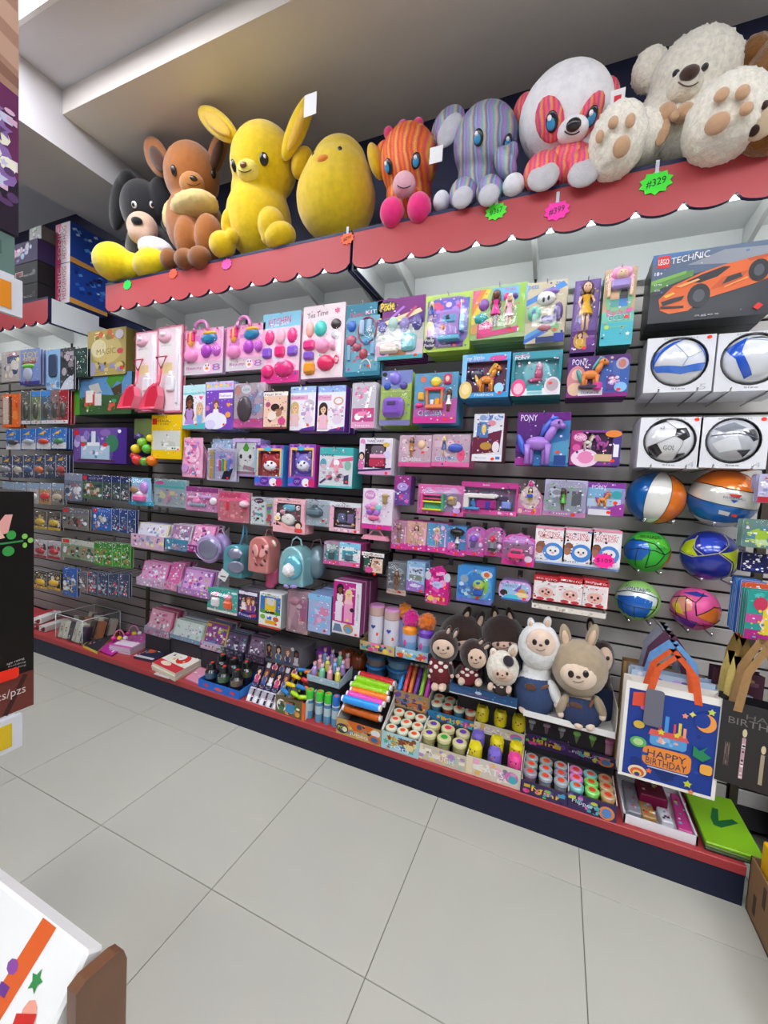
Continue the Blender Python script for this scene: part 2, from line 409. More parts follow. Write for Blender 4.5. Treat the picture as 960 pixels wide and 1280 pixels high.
b = MB(); b.box(XL-.2, XR+.2, YF-.2, YF, -.05, ZC+.2, '7a7774'); struct('wall_front', b, 'paint')
b = MB(); b.box(XL, XR, YF, WN+.2, ZC, ZC+.2, 'cfccd0'); struct('ceiling', b, 'paint')
b = MB(); b.box(-.134, XR, -.22, WN, 3.59, ZC-.001, 'e6ded6'); struct('ceiling_soffit', b, 'paint')
b = MB(); b.box(-.735, -.1345, YF, WN, 3.385, ZC-.001, 'cbc8cb'); struct('ceiling_beam', b, 'paint')
# ceiling lamps: flat panels let into the ceiling over the aisle
lamp_frame = MB()
for x0, x1, y0, y1 in ((-.32, .32, -.62, -.6), (-.32, .32, .6, .62), (-.32, -.3, -.6, .6), (.3, .32, -.6, .6)): lamp_frame.box(y0, y1, x0, x1, -.02, 0, 'e8e8e8')
lamp_diff = MB(); lamp_diff.box(-.6, .6, -.3, .3, -.012, -.001, 'f4f7ff')
mat('lamp_light', .5, emit=CEIL_LAMP)
lf, ld = lamp_frame.mesh('lamp_frame'), lamp_diff.mesh('diffuser')
LAMPS = [(.56, -.85, 'lit ceiling lamp panel next to the ceiling beam'), (5.6, -.85, 'lit ceiling lamp panel over the far end of the wall'), (-2.2, -.85, 'lit ceiling lamp panel beyond the ceiling beam')]
for i, x in enumerate((.56, 2.3, 4.0, 5.6)):
    for j, y in enumerate((-2.3, -3.9)): LAMPS.append((x, y, 'lit ceiling lamp panel over the aisle, %s along in the %s row' % (('first', 'second', 'third', 'fourth')[i], ('nearer', 'farther')[j])))
for x, y, lab in LAMPS:
    t = thing('ceiling_lamp', lab, 'ceiling lamp', (x, y, ZC), 0, 'lamp panels over the aisle')
    link('lamp_frame', lf, 'plastic', t); link('diffuser', ld, 'lamp_light', t)
# slat wall: every slat is a board of its own, dark grooves between
PITCH_S = .0762
g = MB(); g.box(XL, XR, W+.012, WN, PL-.1, 2.4, '2b2a2c'); struct('groove_backing', g, 'matte', wall_back)
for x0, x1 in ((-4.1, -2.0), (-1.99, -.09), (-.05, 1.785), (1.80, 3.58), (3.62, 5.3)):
    sm = MB(); sm.rbox(x0, x1, W, W+.012, .005, PITCH_S-.006, 'cac6c1' if x0 > 1 else '918d8b', .002); me = sm.mesh('slat')  # one grey wall: shade on the left sections is put into a darker colour
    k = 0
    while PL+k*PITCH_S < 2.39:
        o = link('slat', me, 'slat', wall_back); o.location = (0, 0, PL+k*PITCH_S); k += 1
for x in (-2.0, -.085, 3.59):
    b = MB(); b.box(x, x+.03, W-.004, W+.015, PL, 2.44, '4a4438'); struct('upright', b, 'laminate', wall_back)
b = MB()
b.box(XL, -.70, W, WN, 2.405, 2.59, 'e6eaea'); struct('upper_panel', b, 'laminate', wall_back)
b = MB(); b.box(-.06, 1.785, W, WN, 2.405, 2.59, 'e6eaea'); struct('upper_panel', b, 'laminate', wall_back)
b = MB(); b.box(1.80, XR, W, WN, 2.405, 2.59, 'e6eaea'); struct('upper_panel', b, 'laminate', wall_back)
# plinth
t = thing('display_plinth', 'long low navy plinth with red top edge under the toy wall', 'plinth', (0, 0, 0))
b = MB(); b.box(-4.1, 3.535, 0, W-.013, 0, .118, '171c36'); part('plinth_body', b, 'laminate', t)
b = MB(); b.rbox(-4.1, 3.535, -.006, W-.013, .118, PL, 'a83a3c', .003); part('plinth_top', b, 'laminate', t)
# canopies with scalloped valance
def scallop(x0, x1, z0, zt, pitch=.15, drop=.034):
    n = max(1, round((x1-x0)/pitch)); p = (x1-x0)/n; pts = []
    for i in range(n):
        for k in range(9):
            if k == 8 and i < n-1: continue
            a = k/8; pts.append((x0+(i+a)*p, z0+drop*(1-math.sqrt(max(0, 1-(2*a-1)**2)))**.9 if 0 < k < 8 else z0+drop))
    return pts
def canopy(x0, x1, label, brackets, lit, ends=(True, True)):
    t = thing('shop_canopy', label, 'canopy', (0, 0, 2.5))
    pts = scallop(x0, x1, -.006, .18)
    v = MB(); v.prism(pts+[(x1, .168), (x0, .168)], 0, .016, 'b8464a', side='20234a', back='e0e4e4'); va = part('valance', v, 'laminate', t)
    v = MB(); v.box(x0, x1, -.001, .017, .168, .182, '20264c'); part('edge_strip', v, 'laminate', va)
    v = MB(); v.box(x0+.017, x1-.017, .017, WN, .09, .108, 'dfe3e3'); part('shelf_board', v, 'laminate', t)
    for k, e in enumerate((x0, x1-.016)):
        if ends[k]:
            v = MB(); v.box(e, e+.016, .0165, W, .0, .178, 'dde0e2'); v.box(e-.0004, e+.0164, .0165, .024, .0, .178, '20264c'); v.box(e-.0004, e+.0164, .0165, W, -.004, .003, '20264c'); part('side_panel', v, 'laminate', t)
    for bx in brackets:
        v = MB(); v.add([(bx, .03, .089), (bx, W, .089), (bx, W, -.005), (bx, W-.02, -.008), (bx, .03, .06), (bx+.018, .03, .089), (bx+.018, W, .089), (bx+.018, W, -.005), (bx+.018, W-.02, -.008), (bx+.018, .03, .06)],
                        [(0, 1, 2, 3, 4), (9, 8, 7, 6, 5), (0, 4, 9, 5), (4, 3, 8, 9), (3, 2, 7, 8), (2, 1, 6, 7)], 'd5d9d8'); part('bracket', v, 'laminate', t)
        v = MB(); v.box(bx+.004, bx+.014, W-.012, W, -.06, -.006, '1c1c1e'); part('bracket_foot', v, 'laminate', t)
    v = MB(); v.box(x0+.03, x1-.03, .02, .034, .021, .037, 'ffffff')
    part('light_strip', v, mat('led_on' if lit == 1 else 'led_dim', .5, emit=LED_LAMP*lit), t)
    return t
canopy(-4.1, -.70, 'red scalloped shop canopy above the action figures, farther along the wall', (-2.2, -1.55, -1.05), 1)
canopy(-.055, 1.785, 'middle red scalloped shop canopy carrying the brown and yellow plush toys', (.24, .82, 1.40, 1.74), .3)
canopy(1.80, 5.4, 'red scalloped shop canopy carrying the giraffe, elephant, panda and bears', (1.98, 2.62, 3.43, 4.2), 1)
# ---------------------------------------------------------------- plush toys
def depth(p): return (p-CAM).dot(_f)
def EL(u, v, y, ru, rv, ang=0, ry=None):
    """soft ball seen at a pixel with a size in pixels, standing at depth y"""
    c = at(u, v, 1, y); s = depth(c)/F
    return (c, (ru*s*.96, (ry if ry is not None else (ru+rv)/2*s*.9), rv*s*1.02), ang)
def blobs(name, m, parent, els, vox=.012, smooth=4, disp=0, label=None, dscale=.03):
    mb = MB(); base = parent.matrix_basis.translation
    for c, r, a in els:
        mb.ell(c-base, r, 'ffffff', 20, 12, Matrix.Rotation(math.radians(a), 3, 'Y') if a else None)
    o = part(name, mb, m, parent, label)
    if len(els) > 1 or disp: remesh(o, vox, smooth, disp, dscale)
    return o
def hit(u, v, el):
    """where the line of sight through a pixel meets a soft ball"""
    c, r, a = el; d = (_f*F+_r*(u-480)-_u*(v-640)).normalized()
    R = Matrix.Rotation(math.radians(-a), 3, 'Y'); o = R @ (CAM-c); dd = R @ d
    o2 = Vector((o.x/r[0], o.y/r[1], o.z/r[2])); d2 = Vector((dd.x/r[0], dd.y/r[1], dd.z/r[2]))
    A, B, C = d2.dot(d2), o2.dot(d2), o2.dot(o2)-1; D = B*B-A*C
    t = (-B-math.sqrt(D))/A if D > 0 else -B/A
    q = o2+d2*t; n = Vector((q.x/r[0], q.y/r[1], q.z/r[2])).normalized()
    Ri = Matrix.Rotation(math.radians(a), 3, 'Y')
    return CAM+d*t, Ri @ n
def feat(name, m, parent, el, specs, thick=.006):
    """flat sewn-on shapes on a soft ball: (u, v, ru, rv, colour[, lift, turn])"""
    base = parent.matrix_basis.translation
    for sp in specs:
        u, v, ru, rv, col = sp[:5]; lift = sp[5] if len(sp) > 5 else 0; turn = sp[6] if len(sp) > 6 else 0
        p, n = hit(u, v, el); s = depth(p)/F
        x = n.cross(Vector((0, 0, 1))).normalized(); zz = x.cross(n)
        R = Matrix((x, n, zz)).transposed() @ Matrix.Rotation(math.radians(turn), 3, 'Y')
        mb = MB(); mb.ell(p-base+n*lift, (ru*s, thick, rv*s), col, 14, 8, R)
        part(name, mb, m, parent)
def smile(parent, el, u, v, w, dip, col='2a1c18', r=.0022, name='mouth'):
    mb = MB(); base = parent.matrix_basis.translation; pts = []
    for k in range(9):
        t = k/4-1; p, n = hit(u+w*t, v-dip*t*t, el); pts.append(p-base+n*.003)
    mb.tube(pts, r, col, 5); return part(name, mb, 'fabric', parent)
def root_at(name, label, u, v, y, z=2.609, cat='plush toy', group='plush toys on top of the canopy'):
    p = at(u, v, 1, y); return thing(name, label, cat, (p.x, y, z), 0, group)
# black puppy with yellow shoes
t = root_at('plush_puppy', 'black plush puppy with cream face, big yellow shoes and droopy ears', 175, 300, .14)
head = EL(180, 262, .14, 27, 32)
blobs('body', plush('202024'), t, [EL(190, 318, .2, 28, 38), head, EL(205, 250, .18, 16, 26)])
blobs('ear', plush('141418'), t, [EL(150, 252, .12, 15, 34, 14, .05), EL(160, 226, .12, 14, 12, 0, .05)])
blobs('ear', plush('141418'), t, [EL(208, 258, .2, 13, 34, -10, .05)])
fc = EL(178, 285, .05, 20, 17)
blobs('muzzle', plush('d8b49c'), t, [fc, EL(176, 292, .03, 17, 12)], .01)
feat('nose', plush('0e0e10'), t, fc, [(172, 277, 7, 4.5, '111111', .01)], .02)
feat('eye', 'plastic', t, head, [(168, 256, 3.2, 4, 'f0f0f0', .004), (190, 256, 3.2, 4, 'f0f0f0', .004), (167.5, 256.5, 1.8, 2.4, '101014', .01), (189.5, 256.5, 1.8, 2.4, '101014', .01)], .008)
blobs('collar', plush('eceaf0'), t, [EL(195, 312, .06, 26, 13, 12)])
blobs('shoe', plush('ecd00c'), t, [EL(142, 328, .0, 27, 22, 8), EL(165, 334, .06, 20, 16)])
blobs('shoe', plush('ecd00c'), t, [EL(190, 331, .04, 26, 17, -10)])
# brown fawn
t = root_at('plush_fawn', 'brown plush fawn with leaf shaped ears and cream bib', 238, 300, .16)
head = EL(240, 221, .12, 35, 36)
blobs('body', plush('a3622a'), t, [head, EL(244, 282, .16, 36, 40), EL(238, 300, .06, 17, 28), EL(262, 298, .07, 16, 28)])
blobs('bib', plush('d9c080'), t, [EL(243, 259, .05, 36, 14, -4), EL(216, 270, .06, 10, 19, 15)], .012, 6, .012)
for e, i in ((EL(196, 196, .06, 16, 31, -36, .04), EL(197, 199, .03, 9, 21, -36, .03)), (EL(272, 190, .16, 13, 27, 26, .04), EL(271, 194, .13, 7, 18, 26, .03))):
    a = blobs('ear', plush('a3622a'), t, [e]); mb = MB(); mb.ell(i[0]-t.location, i[1], 'ffffff', 16, 10, Matrix.Rotation(math.radians(i[2]), 3, 'Y')); part('inner_ear', mb, plush('4a2a1a'), a)
mz = EL(240, 230, .03, 17, 12); blobs('muzzle', plush('b87a3c'), t, [mz])
feat('nose', 'plastic', t, mz, [(242, 223, 4.5, 3, '241612')], .01)
smile(t, mz, 242, 232, 8, 3)
feat('eye', 'plastic', t, head, [(217, 213, 4, 6, '1a1212'), (267, 217, 4, 6, '1a1212')], .012)
blobs('paw', plush('8a5324'), t, [EL(232, 324, -.01, 16, 12), EL(250, 322, -.01, 16, 13)])
blobs('paw', plush('8a5324'), t, [EL(212, 324, .03, 12, 12)])
# yellow rabbit
t = root_at('plush_rabbit', 'big sitting yellow plush rabbit with long ears spread wide', 322, 290, .14)
head = EL(330, 206, .11, 44, 43)
blobs('body', plush('e8c40c'), t, [head, EL(324, 277, .15, 42, 46), EL(322, 240, .14, 36, 28)])
for e, q in ((EL(272, 155, .02, 14, 40, -50, .045), EL(270, 154, -.02, 8, 30, -50, .02)), (EL(372, 160, .05, 13, 38, 30, .045), EL(373, 159, .01, 7, 28, 30, .02))):
    a = blobs('ear', plush('e8c40c'), t, [e]); mb = MB(); mb.ell(q[0]-t.location, q[1], 'ffffff', 16, 10, Matrix.Rotation(math.radians(q[2]), 3, 'Y')); part('inner_ear', mb, plush('e3b23c'), a)
mz = EL(312, 214, .0, 18, 12); blobs('muzzle', plush('f7df6a'), t, [mz])
feat('nose', 'plastic', t, mz, [(304, 206, 5, 3.4, '7a4a20')], .01)
smile(t, mz, 306, 215, 8, 3)
feat('eye', 'plastic', t, head, [(292, 207, 4.5, 7, '15151a'), (330, 199, 5.5, 7, '15151a')], .01)
feat('eye_glint', 'plastic', t, head, [(291, 204, 1.6, 2, 'ffffff', .01), (331, 196, 1.8, 2.2, 'ffffff', .01)], .004)
for a in ([EL(288, 279, .03, 10, 18, 12), EL(290, 296, .0, 9, 10)], [EL(340, 283, .02, 18, 22, -6), EL(336, 297, .0, 11, 9)]): blobs('arm', plush('e2bd0a'), t, a)
for a in ([EL(278, 306, .0, 18, 15, 10)], [EL(350, 296, .02, 22, 15, -12)]): blobs('foot', plush('e2bd0a'), t, a)
mb = MB(); c = at(388, 131, 1, -.08)-t.location; mb.box(c.x-.035, c.x+.035, c.y-.002, c.y, c.z-.05, c.z+.05, 'f2f2f2'); part('paper_tag', mb, 'matte', t)
# plump yellow chick
t = root_at('plush_chick', 'plump egg shaped yellow plush chick lying back', 420, 275, .15)
bd = EL(420, 250, .15, 53, 48)
up = EL(424, 212, .14, 38, 34)
blobs('body', plush('e2c01e'), t, [bd, up, EL(422, 232, .14, 47, 42)])
blobs('wing', plush('e8bf1c'), t, [EL(470, 202, .12, 9, 22, -18, .06)]); blobs('wing', plush('e8bf1c'), t, [EL(378, 204, .12, 12, 18, 30, .06)])
feat('beak', plush('e8862a'), t, up, [(408, 203, 9, 6, 'ffffff', .02)], .04)
feat('eye', 'plastic', t, up, [(395, 197, 3.4, 4.5, '1a1416', .012), (425, 190, 3.4, 4.5, '1a1416', .012)], .012)
# orange giraffe
def stripes(name, cols, scale, rough=.35, wav=3, axis='X'):
    m = bpy.data.materials.new(name); m.use_nodes = True; nt = m.node_tree; b = nt.nodes['Principled BSDF']; b.inputs['Roughness'].default_value = rough
    b.inputs['Metallic'].default_value = .25
    tc = nt.nodes.new('ShaderNodeTexCoord'); w = nt.nodes.new('ShaderNodeTexWave'); w.wave_type = 'BANDS'; w.bands_direction = axis; w.wave_profile = 'SAW'
    w.inputs['Scale'].default_value = scale; w.inputs['Distortion'].default_value = wav; w.inputs['Detail'].default_value = 2; w.inputs['Detail Scale'].default_value = 1.2
    nt.links.new(tc.outputs['Object'], w.inputs['Vector']); cr = nt.nodes.new('ShaderNodeValToRGB'); nt.links.new(w.outputs[0], cr.inputs[0])
    while len(cr.color_ramp.elements) < len(cols): cr.color_ramp.elements.new(.5)
    for i, c in enumerate(cols): e = cr.color_ramp.elements[i]; e.position = i/(len(cols)-1); e.color = lin(c)
    nt.links.new(cr.outputs[0], b.inputs['Base Color'])
    v = nt.nodes.new('ShaderNodeTexVoronoi'); v.inputs['Scale'].default_value = 260; bp = nt.nodes.new('ShaderNodeBump'); bp.inputs['Strength'].default_value = .7; bp.inputs['Distance'].default_value = .003
    nt.links.new(tc.outputs['Object'], v.inputs['Vector']); nt.links.new(v.outputs[0], bp.inputs['Height']); nt.links.new(bp.outputs[0], b.inputs['Normal'])
    return m
S_or = stripes('sequin_orange', ['e8382c', 'ff8a1a', 'f04a5a', 'ffb63a', 'e83a6a'], 7)
S_ra = stripes('sequin_rainbow', ['8a86c8', 'c08ad0', '6fb8c8', 'd8c89a', '7a6ab8', '9ad0c0'], 6)
S_pk = stripes('sequin_pink', ['f0308a', 'ff7a5a', 'e83aa8', 'ffae4a', 'f0307a'], 9)
def big_eyes(t, el, pts, r=6.5, k=0):
    feat('eye', 'plastic', t, el, [(u, v, r*.8, r*1.15, '14141c', k+.002) for u, v in pts], .008)
    feat('iris', 'plastic', t, el, [(u-.8, v+r*.25, r*.55, r*.7, '3a9ad0', k+.007) for u, v in pts], .006)
    feat('eye_glint', 'plastic', t, el, [(u-r*.2, v-r*.45, r*.28, r*.32, 'ffffff', k+.013) for u, v in pts], .004)
t = root_at('plush_giraffe', 'orange striped shiny plush giraffe with pink horns and hooves', 510, 250, .14)
head = EL(511, 203, .12, 38, 40)
blobs('body', S_or, t, [head, EL(511, 245, .16, 30, 30)])
for u, v, a in ((487, 171, -14), (524, 160, 10)): blobs('horn', plush('e0407a'), t, [EL(u, v+5, .11, 5, 9, a), EL(u-1, v-5, .1, 7, 7)], .006)
blobs('mane', fur('d8328a'), t, [EL(505, 167, .12, 10, 13, 0, .05)], .008, 2, .02)
for u, v, a in ((478, 186, 50), (541, 176, -40)): blobs('ear', S_or, t, [EL(u, v, .13, 6, 11, a, .03)])
mz = EL(505, 231, .02, 15, 14); blobs('muzzle', plush('efb8c4'), t, [mz]); smile(t, mz, 505, 235, 8, 3)
big_eyes(t, head, [(486, 208), (520, 201)], 7.5)
for u, v in ((490, 266), (524, 260)): blobs('hoof', plush('ef2f80'), t, [EL(u, v, -.005, 16, 17)])
# rainbow elephant
t = root_at('plush_elephant', 'rainbow striped shiny plush elephant with white lined ear', 600, 235, .14)
head = EL(607, 180, .12, 42, 42)
blobs('body', S_ra, t, [head, EL(600, 228, .16, 30, 34), EL(632, 205, .02, 13, 22, -25), EL(640, 190, .03, 9, 12)])
e = blobs('ear', S_ra, t, [EL(560, 158, .12, 21, 24, 30, .035)]); c = EL(562, 163, .085, 15, 20, 30, .02); mb = MB(); mb.ell(c[0]-t.location, c[1], 'ffffff', 16, 10, Matrix.Rotation(math.radians(30), 3, 'Y')); part('inner_ear', mb, plush('cfd0d8'), e)
big_eyes(t, head, [(598, 172), (634, 178)], 8)
for u, v in ((579, 243), (612, 240)):
    e = blobs('foot', S_ra, t, [EL(u, v, .02, 18, 18)]); c = EL(u-1, v+4, -.03, 14, 13, 0, .02); mb = MB(); mb.ell(c[0]-t.location, c[1], 'ffffff', 14, 8); part('sole', mb, plush('c8c6cc'), e)
blobs('arm', plush('e8e8ee'), t, [EL(552, 252, .05, 11, 12)]); blobs('arm', plush('e8e8ee'), t, [EL(642, 232, .0, 14, 13, 15)])
mb = MB(); c = at(545, 195, 1, .0)-t.location; mb.box(c.x-.03, c.x+.03, c.y-.002, c.y, c.z-.03, c.z+.04, 'f2f2f2'); part('paper_tag', mb, 'matte', t)
# pink and white panda
t = root_at('plush_panda', 'white plush panda with shiny pink ears and eye patches', 700, 220, .14)
head = EL(706, 145, .11, 58, 50)
blobs('body', plush('fcfafc'), t, [head, EL(708, 205, .16, 38, 34)])
blobs('belly', S_pk, t, [EL(708, 212, .06, 36, 26)])
for u, v, a in ((655, 138, 20), (761, 118, -10)): blobs('ear', S_pk, t, [EL(u, v, .14, 13, 18, a, .05)])
feat('eye_patch', S_pk, t, head, [(687, 150, 17, 24, 'ffffff', 0, 12), (737, 145, 14, 24, 'ffffff', 0, -12)], .012)
big_eyes(t, head, [(691, 152), (737, 146)], 9.5, .012)
mz = EL(716, 163, -.02, 19, 14); blobs('muzzle', plush('f2f0f2'), t, [mz]); feat('nose', 'plastic', t, mz, [(717, 156, 9, 7, '1a1a1c')], .02); smile(t, mz, 715, 168, 9, 4)
for u, v in ((678, 217), (729, 212)):
    e = blobs('foot', S_pk, t, [EL(u, v, .01, 24, 23)]); c = EL(u+1, v+4, -.04, 20, 17, 0, .02); mb = MB(); mb.ell(c[0]-t.location, c[1], 'ffffff', 16, 8); part('sole', mb, plush('c9c5c8'), e)
mb = MB(); c = at(772, 124, 1, .0)-t.location; mb.box(c.x-.024, c.x+.024, c.y-.002, c.y, c.z-.035, c.z+.035, 'f6f0f0'); mb.box(c.x-.012, c.x+.012, c.y-.003, c.y-.002, c.z-.012, c.z+.012, 'e03040'); part('paper_tag', mb, 'matte', t)
# cream teddy
cr, pad_c = 'f8f1e0', 'd2a884'
t = root_at('teddy_bear', 'large fluffy cream teddy bear with peach ribbon bow', 850, 190, .16)
head = EL(866, 100, .16, 52, 46)
blobs('body', fur(cr), t, [head, EL(845, 165, .2, 60, 50), EL(866, 138, .18, 44, 30)], .012, 2, .022, None, .02)
for u, v in ((812, 88), (906, 76)): blobs('ear', fur(cr), t, [EL(u, v, .16, 21, 24, 0, .06)], .01, 2, .02, None, .02)
mz = EL(856, 108, .04, 20, 17); blobs('muzzle', fur('ece4d2'), t, [mz], .008, 1, .008)
feat('nose', plush('4a342c'), t, mz, [(862, 91, 11, 8, 'ffffff')], .02); smile(t, mz, 860, 108, 12, 5, '5a4238')
feat('eye', 'plastic', t, head, [(845, 92, 4, 4, '1c1a20'), (881, 84, 4, 4, '1c1a20')], .014)
for legs, pads in (([EL(771, 178, -.03, 35, 42, 6), EL(800, 175, .08, 30, 32)], ((776, 184, 10, 11), (752, 172, 5, 7), (767, 156, 6, 7), (786, 154, 6, 8))),
                   ([EL(906, 150, -.04, 46, 48, 25), EL(900, 160, .06, 36, 36)], ((897, 155, 13, 11), (902, 122, 8, 8), (926, 119, 8, 8), (930, 138, 8, 7)))):
    l = blobs('leg', fur(cr), t, legs, .012, 2, .02, None, .02)
    feat('paw_pad', plush(pad_c), t, legs[0], [(u, v, a, b_, 'ffffff', .012) for u, v, a, b_ in pads], .012)
rb = EL(845, 150, .02, 20, 20)
for els in ([EL(832, 143, .04, 12, 12, 20, .03)], [EL(855, 142, .04, 12, 10, -20, .03)], [EL(843, 145, .02, 5, 6)], [EL(828, 165, .03, 8, 16, 10, .012)]): blobs('ribbon', plush('c9a07c'), t, els)
# brown teddy at the edge
t = root_at('teddy_bear', 'brown teddy bear half out of view beside the cream bear', 985, 170, .18)
head = EL(985, 92, .16, 50, 48)
blobs('body', fur('8a5a22'), t, [head, EL(985, 160, .2, 55, 45)], .014, 2, .02, None, .02)
blobs('ear', fur('8a5a22'), t, [EL(942, 70, .16, 18, 20, 0, .06)], .01, 2, .02)
l = EL(962, 158, -.02, 34, 32); blobs('leg', fur('8a5a22'), t, [l], .012, 2, .015)
feat('paw_sole', plush('d8c0a0'), t, l, [(952, 152, 18, 20, 'ffffff', .006)], .014); feat('paw_pad', plush('3a2018'), t, l, [(946, 163, 6, 6, 'ffffff', .024), (942, 142, 5, 5, 'ffffff', .024), (956, 138, 5, 5, 'ffffff', .024)], .008)
# ---------------------------------------------------------------- price stars on the valance, boxes on the far canopy
for u, v, r, c, txt, lab in ((159, 356, 8, '2fe05a', '$', 'small green price star under the black puppy'), (216, 342, 8, 'f8583a', '$', 'small orange price star under the brown fawn'), (283, 330, 9, 'f05ab0', '$', 'small pink price star under the yellow rabbit'),
                          (434, 298, 10, 'ff6a3a', '#299', 'orange price star on the joint between the canopies'), (620, 264, 14, '55f03a', '#367', 'green price star reading 367 under the elephant'), (696, 263, 16, 'ff35b0', '#399', 'pink price star reading 399 under the panda'),
                          (820, 228, 19, '45f03a', '#329', 'green price star reading 329 under the cream bear')):
    p = at(u, v, 1, -.004); s = depth(p)/F; t = thing('price_star', lab, 'price tag', p, 0, 'paper price stars on the canopy')
    mb = MB(); mb.prism(starp(0, 0, r*s, 10, .78, r*s*.8), 0, .001, c); part('paper_star', mb, 'matte', t)
    if len(txt) > 1:
        mb = MB(); vs, fs = text_mesh(txt); mb.add([(v_[0]*r*s*1.1, -.0008, v_[1]*r*s*.5+v_[0]*r*s*.15) for v_ in vs], fs, '183018'); part('handwriting', mb, 'matte', t)
        mb = MB(); mb.box(-.006, .006, -.0005, .001, r*s*.6, r*s*1.4, 'c8d0d8'); part('tape', mb, 'print', t)
# ---------------------------------------------------------------- packs hanging on the slat wall
hook_mb = MB(); hook_mb.tube([(0, .0, 0), (0, -.005, 0), (0, -.20, .0), (0, -.235, .012)], .0024, 'c8c8cc', 6); hook_mb.box(-.012, .012, -.002, .004, -.018, .018, '9a9a9e')
hook_me = hook_mb.mesh('peg_hook')
def hook(x, z, ln=.235, lab=None):
    o = link('peg_hook', hook_me, 'steel'); o.location = (x, W-.001, z); o.scale = (1, ln/.235, 1)
    tag(o, lab or 'thin steel peg hook holding a hanging pack on the slat wall', 'hook', 'steel peg hooks on the slat wall')
def outline(w, h, shape):
    a = w/2
    if shape == 'arch': return [(-a, 0), (a, 0)]+[(a*math.cos(math.pi*i/12), h*.72+h*.28*math.sin(math.pi*i/12)) for i in range(13)]
    if shape == 'house': return [(-a, 0), (a, 0), (a, h*.8), (a*.6, h*.93), (a*.3, h*.93), (0, h), (-a*.3, h*.93), (-a*.6, h*.93), (-a, h*.8)]
    if shape == 'trap': return [(-a, 0), (a, 0), (a*.72, h), (-a*.72, h)]
    if shape == 'cut': return [(-a, 0), (a, 0), (a, h*.75), (a*.6, h), (-a, h)]
    if shape == 'wave': return [(-a, 0), (a, 0), (a, h*.97), (a*.2, h), (a*.12, h*.95), (-a*.12, h*.95), (-a*.2, h), (-a*.55, h*1.02), (-a, h*.93)]
    if shape == 'drop': return [(-a*.9, 0), (a*.9, 0), (a, h*.25), (a*.8, h*.6), (a*.25, h*.85), (a*.15, h), (-a*.15, h), (-a*.25, h*.85), (-a*.8, h*.6), (-a, h*.25)]
    if shape == 'lunch': return rrect(-a, 0, a, h, .03)
    return rrect(-a, 0, a, h, .006, 2)
N_PACK = 0
def busy(spec, w, h):
    """small printed marks in the pack's own colours, the fine print every pack carries"""
    cols = [t for op in spec.split(';') for t in op.split()[1:] if len(t) in (3, 6) and all(c in '0123456789abcdef' for c in t) and not t.isdigit()]
    ops = spec.split(';'); k = 1
    while k < len(ops) and ops[k].strip()[:1] == 'r': k += 1
    n = max(10, min(48, int(w*h/.00022)))
    return ';'.join(ops[:k]+['k .02 .02 .96 .96 %d %s,ffffff,f4e8ee %.4f' % (n, ','.join(cols[:8] or ['888888']), .0038/min(w, h))]+ops[k:])
